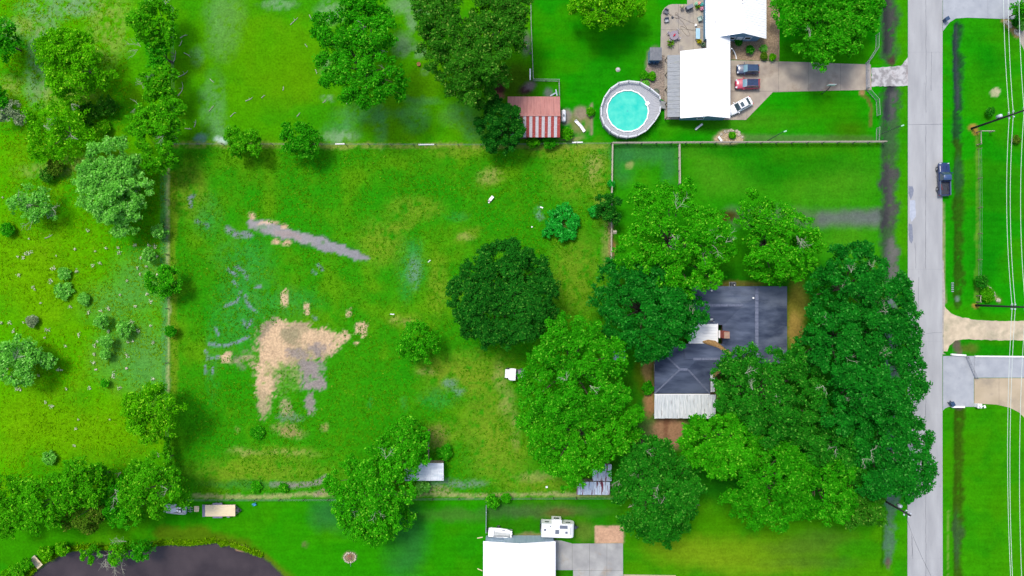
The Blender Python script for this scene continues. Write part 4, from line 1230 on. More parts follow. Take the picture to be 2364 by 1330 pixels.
for k in range(NP):
    a0, a1 = 2 * math.pi * k / NP, 2 * math.pi * (k + 1) / NP
    ri, ro = rw - .02, rw + .2
    mb = MB(); mb.prism([(ri * math.cos(a0), ri * math.sin(a0)), (ro * math.cos(a0), ro * math.sin(a0)), (ro * math.cos(a1), ro * math.sin(a1)), (ri * math.cos(a1), ri * math.sin(a1))], zd - .06, zd + .05)
    mb.build("rim_section", WHITE_PAINT, pool)
    mb = MB(); mb.prism([((rw + .02) * math.cos(a0), (rw + .02) * math.sin(a0)), ((rw + .08) * math.cos(a0), (rw + .08) * math.sin(a0)), ((rw + .08) * math.cos(a1), (rw + .08) * math.sin(a1)), ((rw + .02) * math.cos(a1), (rw + .02) * math.sin(a1))], 0, zd - .07)
    mb.build("wall_panel", WHITE_PAINT, pool)
sk = P(1494.5, 239.5, 1.3) - O
MB().box(sk.x, sk.y, zd + .06, .55, .75, .12, R(-50)).build("skimmer_lid", WHITE_PAINT, pool)
MB().lathe(0, 0, [(.12, zd - .119), (.12, zd - .114)], 12).build("drain_float", mat("pool_teal", S(30, 170, 176), rough=.4), pool)
# deck
dk = thing("pool_deck", "grey board deck ring with white railing around the round pool", "deck", O)
outer_px = [(1450, 189), (1476, 192), (1500, 206), (1522, 224), (1523, 231), (1523, 249), (1522, 262), (1511, 281), (1492, 303), (1470, 315), (1448, 319), (1427, 316),
            (1408, 306), (1393, 290), (1386, 270), (1386, 248), (1393, 227), (1407, 207), (1427, 193)]
outer = [(P(x, y, zd) - O).xy for x, y in outer_px]
ang = lambda p: math.atan2(p[1], p[0])
def ray(th):
    """distance from the pool centre to the deck edge"""
    dx, dy = math.cos(th), math.sin(th)
    best = 4.9
    for i in range(len(outer)):
        a, b2 = outer[i], outer[(i + 1) % len(outer)]
        ex, ey = b2[0] - a[0], b2[1] - a[1]
        den = dx * ey - dy * ex
        if abs(den) < 1e-9: continue
        t = (a[0] * ey - a[1] * ex) / den
        u = (a[0] * dy - a[1] * dx) / den
        if t > 0 and -1e-6 <= u <= 1 + 1e-6: best = t
    return best
ths = sorted([ang(p) % (2 * math.pi) for p in outer])
r0 = rw + .22
for i in range(len(ths)):
    t0, t1 = ths[i], ths[(i + 1) % len(ths)]
    if t1 <= t0: t1 += 2 * math.pi
    # the boards of one deck bay
    mb = MB()
    g = .012
    Ra, Rb = ray(t0 + 1e-4), ray(t1 - 1e-4)
    nb = max(2, int((t1 - t0) * 5.2 / .3))
    for k in range(nb):
        u0 = t0 + (t1 - t0) * k / nb + g / 5; u1 = t0 + (t1 - t0) * (k + 1) / nb - g / 5
        ra, rb_ = ray(u0), ray(u1)
        z = zd + jit(.006)
        mb.prism([(r0 * math.cos(u0), r0 * math.sin(u0)), (ra * math.cos(u0), ra * math.sin(u0)), (rb_ * math.cos(u1), rb_ * math.sin(u1)), (r0 * math.cos(u1), r0 * math.sin(u1))], z - .05, z)
    mb.build("deck_bay", GREY_DECK, dk)
RAILG = mat("grey_white_rail", S(206, 209, 212), S(230, 232, 234), .6, scale=3)
for i in range(len(outer)):
    a, b2 = Vector(outer[i]), Vector(outer[(i + 1) % len(outer)])
    hgt = zd + .75
    mb = MB(); mb.box(a.x * .985, a.y * .985, hgt / 2, .12, .12, hgt); mb.build("post", RAILG, dk)
    if outer_px[i] in ((1523, 231),): continue
    a, b2 = a * .985, b2 * .985
    c = (a + b2) / 2; l = (b2 - a).length
    MB().box(c.x, c.y, hgt + .03, l + .1, .22, .06, math.atan2(b2.y - a.y, b2.x - a.x)).build("rail", RAILG, dk)
    MB().box(c.x, c.y, zd + .38, l - .1, .05, .05, math.atan2(b2.y - a.y, b2.x - a.x)).build("rail", RAILG, dk)
    MB().box(c.x * 1.0, c.y, .55, l - .1, .04, 1.1, math.atan2(b2.y - a.y, b2.x - a.x)).build("skirt", GREY_BOARD, dk)
st0 = P(1523, 240, zd) - O
for k in range(5):
    MB().box(st0.x + .12 + k * .26, st0.y, zd - .12 - k * .22, .25, 1.25, .06).build("step", GREY_BOARD, dk)
for s_ in (-.66, .66):
    MB().add([(st0.x, st0.y + s_ - .03, zd - .02), (st0.x, st0.y + s_ + .03, zd - .02), (st0.x + 1.35, st0.y + s_ + .03, .1), (st0.x + 1.35, st0.y + s_ - .03, .1),
              (st0.x, st0.y + s_ - .03, zd - .3), (st0.x, st0.y + s_ + .03, zd - .3), (st0.x + 1.35, st0.y + s_ + .03, 0), (st0.x + 1.35, st0.y + s_ - .03, 0)],
             [(0, 1, 2, 3), (7, 6, 5, 4), (0, 4, 5, 1), (1, 5, 6, 2), (2, 6, 7, 3), (3, 7, 4, 0)]).build("stringer", GREY_BOARD, dk)

# ================================================================== FENCES
def fence(name, label, pts_px, kind, spacing=3.0, h=1.25, m=WOOD_OLD, posts=True, rail_m=None, missing=()):
    pts = [P(*p) for p in pts_px]
    o0 = pts[0]
    t = thing(name, label, "fence", o0)
    pm = None
    proto = {}
    for si in range(len(pts) - 1):
        a, b = pts[si], pts[si + 1]
        l = (b - a).length; k = max(1, round(l / spacing)); ang_ = math.atan2(b.y - a.y, b.x - a.x)
        for i in range(k + (1 if si == len(pts) - 2 else 0)):
            p = a.lerp(b, i / k) - o0
            if "post" not in proto:
                w = .07 if kind != 'board' else .12
                hh = h + (.12 if kind == 'wire' else .05)
                proto["post"] = MB().lathe(0, 0, [(w * .95, -.15), (w, hh - .03), (w * .6, hh)], 7 if kind != 'board' else 4).build("post", m, t)
                proto["post"].location = p
            else:
                share(proto["post"], "post", t, p, jit(.3) if kind == 'wire' else 0)
        for i in range(k):
            p, q_ = a.lerp(b, i / k) - o0, a.lerp(b, (i + 1) / k) - o0
            c = (p + q_) / 2; L_ = l / k
            if kind == 'wire': continue
            key = ("r", round(L_, 2))
            if key not in proto:
                mb = MB()
                if kind == 'board':
                    mb.box(0, 0, 0, L_ - .02, .05, .16)
                elif kind == 'pipe':
                    mb.tube((-L_ / 2, 0, 0), (L_ / 2, 0, 0), .055, None, 8)
                else:
                    mb.tube((-L_ / 2, 0, 0), (L_ / 2, 0, 0), .035, None, 6)
                proto[key] = mb.build("rail", rail_m or m, t)
                first = proto[key]; first.location = (c.x, c.y, h); first.rotation_euler[2] = ang_
                hs = {'board': (h * .66, h * .32), 'pipe': (h * .5,), 'chain': (.1,)}[kind]
            else:
                hs = {'board': (h, h * .66, h * .32), 'pipe': (h, h * .5), 'chain': (h, .1)}[kind]
            for z in hs: share(proto[key], "rail", t, (c.x, c.y, z), ang_)
            if kind == 'board':
                if ("cap", round(L_, 2)) not in proto:
                    cpb = MB().box(0, 0, 0, L_ - .02, .2, .04).build("cap_board", rail_m or m, t)
                    cpb.location = (c.x, c.y, h + .12); cpb.rotation_euler[2] = ang_; proto[("cap", round(L_, 2))] = cpb
                else:
                    share(proto[("cap", round(L_, 2))], "cap_board", t, (c.x, c.y, h + .12), ang_)
        if kind in ('wire', 'chain'):
            for z in ((h, h * .62, h * .3) if kind == 'wire' else (h * .75, h * .5, h * .25)):
                MB().tube((a - o0) + V(0, 0, z), (b - o0) + V(0, 0, z), .012, None, 4).build("wire", GREYM, t)
    return t
PALEW = mat("pale_weathered_rail", S(160, 152, 134), S(196, 188, 168), .9, scale=4)
fence("rail_fence", "grey board rail fence running east from the paddock corner to the ditch", [(1412, 333), (1650, 331.5), (2038, 330)], 'board', 2.6, 1.3, mat("grey_rail", S(140, 134, 122), S(172, 164, 150), .9, scale=4))
fence("rail_fence", "weathered board fence between the long field and the east paddock", [(1412, 336), (1410, 470), (1409, 602)], 'board', 2.6, 1.25, PALEW)
fence("rail_fence", "short board fence dividing the small pen from the east paddock", [(1565, 336), (1566, 426)], 'board', 2.4, 1.25, PALEW)
fence("wire_fence", "wire and post fence between the north-west paddock and the long field", [(404, 334), (800, 335), (1110, 336), (1330, 333), (1410, 333)], 'wire', 4.2, 1.2, WOOD_OLD)
fence("wire_fence", "wire and post fence along the rough pasture on the west edge of the long field", [(389, 400), (389, 650), (390, 900), (392, 1090)], 'wire', 4.5, 1.2, WOOD_OLD)
fence("wire_fence", "wire fence with dark posts along the worn strip south of the long field", [(425, 1152), (760, 1151.5), (1120, 1149), (1330, 1148), (1415, 1148)], 'wire', 4.4, 1.15, mat("dark_post", S(62, 58, 46), S(84, 78, 62), .9, scale=5))
fence("wire_fence", "wire fence behind the hedgerow at the edge of the rough pasture", [(402, 20), (404, 180), (405, 330)], 'wire', 4.5, 1.2, WOOD_OLD)
fence("chain_fence", "light pipe fence between the big shade tree and the pool lawn", [(1224, -80), (1226, 60), (1231, 187), (1290, 188), (1291, 224)], 'chain', 3.0, 1.2, mat("fence_galv", S(150, 160, 150), S(180, 186, 176), .6, scale=4))
fence("chain_fence", "galvanised pipe fence angling from the driveway gate towards the ditch on the north side", [(1999, 146), (2006, 138), (2021, 114), (2022, 82)], 'chain', 2.2, 1.2, mat("fence_galv", S(150, 160, 150)))
fence("chain_fence", "galvanised pipe fence bending round the lawn south of the driveway gate", [(1999, 207), (2022, 233), (2024, 268)], 'chain', 2.2, 1.2, mat("fence_galv", S(150, 160, 150)))
fence("chain_fence", "short galvanised pipe fence at the south-east corner of the pool lawn", [(2023, 297), (2022, 327)], 'chain', 2.2, 1.2, mat("fence_galv", S(150, 160, 150)))
fence("wire_fence", "thin wire fence along the roadside lawn east of the road", [(2256, 345), (2258, 480), (2257, 600), (2256, 640)], 'wire', 5.0, 1.1, WOOD_OLD)
fence("pipe_fence", "short blue grey pipe fence joining the south fence to the white barn", [(1123, 1150), (1123, 1176)], 'pipe', 2.2, 1.2, mat("pipe_bluegrey", S(130, 146, 156), S(150, 164, 172), .5, scale=3))
fence("pipe_fence", "old pipe and board pen fence north of the white field shed", [(991, 992), (991, 1066)], 'pipe', 2.2, 1.3, WOOD_OLD)
# metal gates
def gate(label, a_px, b_px, h=1.2, m=GREYM, r=.05, bars=5):
    a, b = P(*a_px), P(*b_px)
    g = thing("gate", label, "gate", a, math.atan2(b.y - a.y, b.x - a.x))
    L_ = (b - a).length
    for x in (0, L_): MB().tube((x, 0, -.1), (x, 0, h + .15), r * 1.3, None, 8).build("gate_post", m, g)
    for k in range(bars):
        z = .2 + (h - .2) * k / (bars - 1)
        MB().tube((.06, 0, z), (L_ - .06, 0, z), r * .7, None, 6).build("bar", m, g)
    for f in (.06, .33, .66, L_ - .06 if False else .97):
        MB().tube((L_ * f, 0, .2), (L_ * f, 0, h), r * .6, None, 6).build("upright", m, g)
    return g
gate("long galvanised pipe gate across the concrete driveway of the white house", (1998, 147), (1998.5, 207), 1.3, mat("gate_galv", S(150, 154, 164), S(176, 180, 190), .5, scale=4))
gate("blue white pipe gate beside the lawn fence leading to the white barn", (1123, 1177), (1122.5, 1224), 1.25, mat("gate_pale", S(176, 200, 206), S(200, 216, 222), .5, scale=4))
gate("thin grey pipe gate across the blue grey driveway east of the road", (2228, 823), (2249.5, 873), 1.0, mat("gate_dim", S(118, 122, 132), S(140, 144, 152), .5, scale=4), .04, 4)
# white culvert head-walls and edging
def headwall(name, label, x0, y0, x1, y1, h=.35, w=.3):
    a, b = P(x0, y0), P(x1, y1)
    L_ = (b - a).length
    t = thing(name, label, "wall", a.lerp(b, .5), math.atan2(b.y - a.y, b.x - a.x))
    k = max(1, round(L_ / 2.4))
    for i in range(k):
        MB().box(-L_ / 2 + L_ * (i + .5) / k, 0, h / 2 - .15, L_ / k - .02, w, h + .3).build("block", WHITE_PAINT, t)
    return t
headwall("culvert_wall", "white culvert wall with square end post at the mouth of the blue grey driveway", 2194, 818, 2228, 820.5)
headwall("edging_wall", "long low white edging wall north of the blue grey driveway", 2249, 822.5, 2420, 824, .3, .25)
headwall("culvert_wall", "short white culvert wall beside the blue wheelie bin on the driveway", 2195, 939, 2225, 939)
for x, y, l, lab in ((785, 332.5, 1.7, "white board lying along the fence west of the big shade tree"), (984, 334, 2.8, "longer white board lying along the fence south of the big shade tree"),
                     (1333, 329, 1.9, "white rail lying by the fence under the propane tank"), (1224, 172, 2.0, "pale rail lying upright along the lawn fence above the red barn")):
    p = P(x, y); ob = MB().box(0, 0, .06, l, .22, .1).build("loose_board", WHITE_PAINT)
    ob.location = (p.x, p.y, .0); ob.rotation_euler[2] = R(1) if x != 1224 else R(90); tag(ob, lab, "board")
# gate parts left by the barn corner
for k, (x0, y0, x1, y1) in enumerate([(1283, 207, 1286, 222), (1270, 222, 1283, 215)]):
    a, b = P(x0, y0), P(x1, y1)
    ob = MB().box(0, 0, .08, (b - a).length, .22, .12).build("loose_board", mat("pale_plank", S(190, 206, 214), S(170, 186, 196), .6, scale=3))
    c = a.lerp(b, .5); ob.location = (c.x, c.y, .05); ob.rotation_euler[2] = math.atan2(b.y - a.y, b.x - a.x)
    tag(ob, ["pale plank standing along the lawn fence corner behind the red barn", "pale plank slanting from the red barn eave to the fence corner"][k], "board")
# driveway pillar with lamp
p = P(2252.5, 935)
t = thing("gate_pillar", "white square pillar with a leaning lamp at the driveway corner", "pillar", p)
MB().box(0, 0, .5, .62, .62, 1.0).build("shaft", WHITE_PAINT, t); MB().box(0, 0, 1.04, .78, .78, .1).build("cap", WHITE_PAINT, t)
MB().lathe(0, 0, [(.2, 1.09), (.26, 1.3), (.2, 1.5), (.05, 1.56)], 10).build("lamp", WHITE_PAINT, t)
p = P(2266, 937)
t = thing("sign_post", "white angled sign on a short pole beside the driveway pillar", "sign", p)
MB().tube((-.75, .12, 0), (-.1, 0, .75), .05).build("post", WHITE_PAINT, t); MB().box(0, 0, .8, .34, .5, .06, R(20)).build("panel", WHITE_PAINT, t)
# slotted grate by the ditch
p = P(2198.5, 663)
t = thing("drain_grate", "small slotted metal grate on the grass verge east of the road", "grate", p)
for k in range(5): MB().box(0, -.75 + k * .37, .06, .42, .18, .06).build("bar", mat("grate_grey", S(150, 166, 166), rough=.5), t)
for x in (-.2, .2): MB().box(x, 0, .03, .05, 1.75, .05).build("frame", DARKM, t)

# ================================================================== POLES AND WIRES
POLE = mat("dark_pole", S(22, 24, 26), S(40, 40, 40), .9, scale=4)
PORC = mat("porcelain_grey", S(200, 210, 224), S(224, 230, 238), .4, scale=4)
def upole(label, base_px, h, arms, transformer=None, thick=.17):
    b = P(*base_px)
    t = thing("utility_pole", label, "utility pole", b)
    MB().path([(0, 0, -.3), (0, 0, h * .5), (0, 0, h)], [thick * 1.25, thick, thick * .75], 10).build("pole", POLE, t, True)
    for z, ln, ang_ in arms:
        c, s_ = math.cos(ang_), math.sin(ang_)
        MB().box(0, 0, z, ln, .12, .12, ang_).build("crossarm", GREYM, t)
        for f in (-.5, .5):
            MB().lathe(c * ln * f * .9, s_ * ln * f * .9, [(.05, z + .05), (.12, z + .12), (.06, z + .18), (.12, z + .24), (.05, z + .32)], 8).build("insulator", PORC, t)
    if transformer:
        z, dx, dy = transformer
        MB().lathe(dx, dy, [(.1, z - .5), (.3, z - .46), (.3, z + .35), (.22, z + .45), (.05, z + .5)], 12).build("transformer", PORC, t, True)
        MB().box(dx * .5, dy * .5, z, .3, .12, .12, math.atan2(dy, dx)).build("bracket", GREYM, t)
    return b
B1 = upole("tall dark utility pole with a transformer beside the wooden brace", (2243, 297), 12.6, [(8.9, 1.0, R(95)), (9.9, 1.0, R(95)), (12.2, 1.1, R(95))], (7.0, -.1, .42))
B2 = upole("tall dark utility pole at the south end of the roadside wire fence", (2253, 705), 11.9, [(8.5, .9, R(88)), (9.2, .9, R(88)), (11.4, 1.0, R(88))])
B3 = upole("dark utility pole with round transformer rising through the oak by the road", (2010, 1138), 12.0, [(10.4, .9, R(60)), (11.6, .6, R(60))], (8.6, .2, .5))
WIRE = mat("bright_wire", S(214, 226, 216), S(224, 234, 226), .4, scale=1)
for i, (z1, z2) in enumerate(((9.1, 8.7), (10.0, 9.4), (12.3, 11.6))):
    a, b = V(B1.x, B1.y, z1), V(B2.x, B2.y, z2)
    d_ = (a - b); n_ = b - (a - b) * 1.45 + V(-.9, 0, 0) ; f_ = a + (a - b) * 1.2 + V(-.0, 0, 0)
    pts = []
    for p0, p1 in ((f_, a), (a, b), (b, n_)):
        for k in range(12):
            u = k / 12; q_ = p0.lerp(p1, u); q_.z -= .9 * 4 * u * (1 - u); pts.append(q_)
    pts.append(n_)
    ob = MB().path(pts, .036, 5).build("power_line", WIRE, origin=pts[0])
    tag(ob, ["lowest bright power line slung between the two roadside poles", "middle bright power line slung between the two roadside poles", "topmost power line along the roadside poles, farthest from the road"][i], "power line")
a = V(B3.x, B3.y, 10.4)
c_ = P(2160, 1350, 7.0)
pts = [a.lerp(c_, k / 10) - V(0, 0, .8 * 4 * (k / 10) * (1 - k / 10)) for k in range(11)]
ob = MB().path(pts, .02, 5).build("power_line", DARKM, origin=pts[0]); tag(ob, "thin dark service wire crossing the road southwards from the oak", "power line")
# steel light poles
def lpole(label, base_px, h, head=True, r=.07):
    b = P(*base_px); t = thing("light_pole", label, "light pole", b)
    MB().path([(0, 0, -.2), (0, 0, h)], [r * 1.2, r * .8], 8).build("pole", mat("pole_grey", S(70, 84, 80), S(92, 104, 98), .5, scale=3), t)
    if head:
        MB().box(.2, 0, h + .04, .5, .2, .1, R(20)).build("lamp", mat("lamp_pale", S(170, 220, 190), rough=.4), t)
    return t
lpole("slim grey light pole standing in the ditch at the east end of the board fence", (2028, 312), 7.0)
lpole("slim grey light pole by the board fence below the white house", (1772, 325), 7.2)
# bird box on a slanted stake by the field fence
p = P(1412, 540)
t = thing("bird_house", "white bird house on a thin pole beside the paddock fence", "bird house", p)
MB().path([(0, 0, 0), (0, 0, 3.2)], .04).build("pole", PALEW, t); MB().box(0, 0, 3.4, .5, .5, .42).build("box", WHITE_PAINT, t)
MB().add([(-.3, -.3, 3.6), (.3, -.3, 3.6), (.3, .3, 3.6), (-.3, .3, 3.6), (-.3, 0, 3.85), (.3, 0, 3.85)], [(0, 1, 5, 4), (2, 3, 4, 5), (0, 4, 3), (1, 2, 5), (3, 2, 1, 0)]).build("roof", PALEW, t)
# basketball hoop over the driveway
p = P(1896, 217)
t = thing("basketball_hoop", "basketball hoop with white backboard beside the concrete driveway", "basketball hoop", p)
MB().path([(0, 0, 0), (.1, .1, 2.4), (.25, .55, 3.0)], .07).build("pole", DARKM, t)
MB().box(.3, .62, 3.25, 1.35, .06, .9).build("backboard", WHITE_PAINT, t)
mb = MB(); mb.path([(.3 + .23 * math.cos(2 * math.pi * k / 12), .9 + .23 * math.sin(2 * math.pi * k / 12), 3.0) for k in range(13)], .02, 5); mb.build("rim", mat("orange_rim", S(200, 90, 40), rough=.5), t)
# wooden corner brace by the pole
p = P(2254, 306)
t = thing("fence_brace", "grey wooden corner brace of two rails beside the tall utility pole", "fence brace", p)
MB().lathe(0, 0, [(.11, -.2), (.11, 1.35)], 8).build("post", WOOD_OLD, t)
for dx, dy in ((2.3, .0), (0.05, -2.2)):
    MB().lathe(dx, dy, [(.1, -.2), (.1, 1.3)], 8).build("post", WOOD_OLD, t)
    MB().tube((0, 0, 1.2), (dx, dy, 1.2), .08, None, 7).build("rail", PALEW, t)
MB().tube((-.15, -2.25, .5), (.55, -2.15, .5), .07, None, 6).build("rail", PALEW, t)
p = P(2254, 683)
t = thing("fence_brace", "short grey wooden post and rail beside the dark bush", "fence brace", p)
for dy in (0, -1.1): MB().lathe(0, dy, [(.1, -.2), (.1, 1.25)], 8).build("post", WOOD_OLD, t)
MB().tube((0, 0, 1.1), (0, -1.1, 1.1), .07, None, 7).build("rail", PALEW, t)
# ================================================================== VEHICLES
TYRE = mat("tyre_rubber", (.02, .02, .022), rough=.9)
RIM = mat("alloy_rim", S(170, 174, 180), rough=.35, metal=.6)
LAMPW = mat("headlamp_clear", S(214, 222, 232), rough=.15)
LAMPR = mat("tail_lamp_red", S(200, 30, 40), rough=.25)
CGLASS = mat("car_glass", (.045, .075, .09), rough=.06, spec=.9)
WSHIELD = mat("windscreen_sky_sheen", S(120, 160, 176), S(150, 188, 200), .08, scale=1.5, spec=.8)  # pale sky reflection painted into the windscreen colour
def paint(name, c, rough=.28):
    m = mat(name, c, rough=rough, spec=.6)
    m.node_tree.nodes["Principled BSDF"].inputs["Coat Weight"].default_value = .6
    m.node_tree.nodes["Principled BSDF"].inputs["Coat Roughness"].default_value = .08
    return m
def ringx(x, w, zl, zt):
    return [(x, -w * .86, zl), (x, -w, zl + .14), (x, -w, zt - .22), (x, -w * .93, zt - .05), (x, -w * .8, zt), (x, w * .8, zt), (x, w * .93, zt - .05), (x, w, zt - .22), (x, w, zl + .14), (x, w * .86, zl)]
def wheels(t, xs, yw, r=.34, wd=.24):
    for x in xs:
        for s in (-1, 1):
            prof = [(-wd / 2, r * .8), (-wd / 2, r * .96), (-wd * .3, r), (wd * .3, r), (wd / 2, r * .96), (wd / 2, r * .8)]
            rings = [[(x + rr_ * math.cos(k * math.pi / 8), s * yw + dy, r + rr_ * math.sin(k * math.pi / 8)) for k in range(16)] for dy, rr_ in prof]
            ty = MB().loft(rings).build("tyre", TYRE, t, False)
            rings = [[(x + rr_ * math.cos(k * math.pi / 8), s * (yw + wd / 2 + .012) if i else s * (yw + wd / 2 - .05), r + rr_ * math.sin(k * math.pi / 8)) for k in range(16)] for i, rr_ in enumerate((r * .66, r * .62))]
            MB().loft(rings).build("rim", RIM, ty)
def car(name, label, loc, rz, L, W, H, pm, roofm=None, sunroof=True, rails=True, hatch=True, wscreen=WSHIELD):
    t = thing(name, label, "car", loc, rz)
    hw = W / 2; belt = H * .63; hood = H * .60
    st = []
    for f, wf, zl, zt in ((-.5, .72, .42, belt - .18), (-.485, .88, .32, belt - .06), (-.44, .97, .26, belt), (-.3, 1, .24, belt), (.05, 1, .24, belt), (.2, 1, .24, belt - .01),
                          (.24, 1, .24, hood), (.36, .99, .25, hood - .06), (.44, .93, .27, hood - .14), (.48, .82, .32, hood - .24), (.5, .62, .42, hood - .34)):
        st.append(ringx(f * L, hw * wf, zl, zt))
    MB().loft(st).build("body", pm, t, True)
    xr0, xf0 = (-.46 if hatch else -.40) * L, .215 * L
    xr1, xf1 = (-.38 if hatch else -.24) * L, .075 * L
    wb_, wt = hw * .92, hw * .74
    zt = H - .05
    b4 = [(xr0, -wb_ * .9, belt - .03), (xf0, -wb_ * .88, belt - .03), (xf0, wb_ * .88, belt - .03), (xr0, wb_ * .9, belt - .03)]
    t4 = [(xr1, -wt * .92, zt), (xf1, -wt, zt), (xf1, wt, zt), (xr1, wt * .92, zt)]
    def q(name_, pts, m, off=.0, par=t):
        mb = MB(); v = [Vector(p) for p in pts]; n = (v[1] - v[0]).cross(v[2] - v[0]).normalized()
        o = [p + n * (off + .02) for p in v]; i = [p - n * .02 for p in v]
        mb.add(i + o, [(3, 2, 1, 0), (4, 5, 6, 7), (0, 1, 5, 4), (1, 2, 6, 5), (2, 3, 7, 6), (3, 0, 4, 7)]); return mb.build(name_, m, par)
    q("side_window", [b4[0], b4[1], t4[1], t4[0]], CGLASS); q("side_window", [b4[2], b4[3], t4[3], t4[2]], CGLASS)
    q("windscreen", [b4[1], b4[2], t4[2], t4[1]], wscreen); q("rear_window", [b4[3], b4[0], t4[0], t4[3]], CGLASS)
    for a, b in zip(b4, t4):
        MB().tube(a, b, .06, .05, 6).build("pillar", pm, t)
    for s in (-1, 1):
        a = Vector(b4[0 if s < 0 else 3]).lerp(Vector(b4[1 if s < 0 else 2]), .5); b = Vector(t4[0 if s < 0 else 3]).lerp(Vector(t4[1 if s < 0 else 2]), .45)
        MB().tube(a + V(0, s * .02, 0), b + V(0, s * .02, 0), .04, .04, 6).build("pillar", DARKM if roofm else pm, t)
    rf = MB(); rg = []
    for f, wf, dz in ((0, .86, .0), (.08, .98, .03), (.5, 1.02, .06), (.92, 1.0, .04), (1, .9, .0)):
        x = xr1 - .1 + (xf1 - xr1 + .14) * f
        w = wt * wf
        rg.append([(x, -w, zt - .02), (x, -w * .85, zt + dz), (x, w * .85, zt + dz), (x, w, zt - .02), (x, 0, zt - .03)])
    rf.loft(rg).build("roof", pm, t, True)
    if roofm or sunroof:
        MB().box(xr1 + (xf1 - xr1) * (.52 if roofm else .66), 0, zt + .07, (xf1 - xr1) * (.98 if roofm else .42), wt * (1.66 if roofm else 1.3), .012).build("sunroof", roofm or CGLASS, t)
    if rails:
        for s in (-1, 1):
            MB().tube((xr1, s * wt * .9, zt + .08), (xf1 - .1, s * wt * .93, zt + .08), .025, None, 6).build("roof_rail", RIM, t)
    for s in (-1, 1):
        MB().box(L * .455, s * hw * .68, hood - .21, L * .06, hw * .34, .12, -s * .35, -.5).build("headlight", LAMPW, t)
        MB().box(-L * .47, s * hw * .74, belt - .12, L * .04, hw * .26, .16, s * .3).build("tail_light", LAMPR, t)
        MB().box(xf0 - .12, s * (hw + .1), belt + .06, .14, .22, .14).build("mirror", pm, t)
    MB().box(L * .49, 0, .5, .06, hw * .9, .2).build("grille", DARKM, t)
    MB().box(-L * .495, 0, .55, .03, .5, .12).build("number_plate", WHITE_PAINT, t)
    wheels(t, (-.3 * L, .3 * L), hw - .12)
    return t
DKBLUE = paint("dark_blue_paint", S(56, 74, 104))
p = P(1727, 159.5, .8)
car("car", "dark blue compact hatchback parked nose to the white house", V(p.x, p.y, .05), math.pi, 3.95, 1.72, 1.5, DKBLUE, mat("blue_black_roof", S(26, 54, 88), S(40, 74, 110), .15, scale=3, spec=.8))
p = P(1726, 193.5, .8)
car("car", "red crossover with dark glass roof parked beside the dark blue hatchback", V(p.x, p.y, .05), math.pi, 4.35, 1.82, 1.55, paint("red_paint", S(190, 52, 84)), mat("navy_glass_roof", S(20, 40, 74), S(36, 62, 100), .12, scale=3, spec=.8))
p = P(1709, 244.5, .8)
car("car", "white sedan parked askew with its nose under the eave of the white house", V(p.x, p.y, .05), R(208), 4.5, 1.78, 1.45, paint("white_car_paint", (.82, .82, .82)), None, True, False, False, CGLASS)

# pickup
p = P(2180, 413, .9)
t = thing("pickup_truck", "black pickup truck with open bed standing on the road edge", "pickup truck", V(p.x, p.y, .06), R(91))
BLK = paint("black_blue_paint", S(16, 46, 98))
L, W = 5.75, 1.98
hw = W / 2
st = []
for f, wf, zl, zt in ((-.08, 1, .42, 1.12), (.0, 1, .42, 1.14), (.18, 1, .42, 1.14), (.22, 1, .42, 1.12), (.36, .99, .42, 1.06), (.45, .95, .45, .98), (.48, .88, .5, .9), (.5, .74, .56, .78)):
    st.append(ringx(f * L, hw * wf, zl, zt))
MB().loft(st).build("body", BLK, t, True)
# cab
b4 = [(-.07 * L, -.9, 1.1), (.2 * L, -.86, 1.1), (.2 * L, .86, 1.1), (-.07 * L, .9, 1.1)]
t4 = [(-.045 * L, -.72, 1.78), (.1 * L, -.7, 1.78), (.1 * L, .7, 1.78), (-.045 * L, .72, 1.78)]
def quad(name_, pts, m, par):
    mb = MB(); v = [Vector(p_) for p_ in pts]; n = (v[1] - v[0]).cross(v[2] - v[0]).normalized()
    mb.add([p_ - n * .02 for p_ in v] + [p_ + n * .02 for p_ in v], [(3, 2, 1, 0), (4, 5, 6, 7), (0, 1, 5, 4), (1, 2, 6, 5), (2, 3, 7, 6), (3, 0, 4, 7)]); return mb.build(name_, m, par)
quad("side_window", [b4[0], b4[1], t4[1], t4[0]], CGLASS, t); quad("side_window", [b4[2], b4[3], t4[3], t4[2]], CGLASS, t)
quad("windscreen", [b4[1], b4[2], t4[2], t4[1]], CGLASS, t); quad("rear_window", [b4[3], b4[0], t4[0], t4[3]], CGLASS, t)
for a, b in zip(b4, t4): MB().tube(a, b, .07, .06, 6).build("pillar", BLK, t)
MB().loft([[(x, -w, 1.76), (x, -w * .85, 1.76 + dz), (x, w * .85, 1.76 + dz), (x, w, 1.76), (x, 0, 1.74)] for x, w, dz in ((-.06 * L, .7, .03), (0, .74, .09), (.07 * L, .74, .08), (.108 * L, .68, .03))]).build("roof", paint("roof_blue_grey", S(56, 84, 128)), t, True)
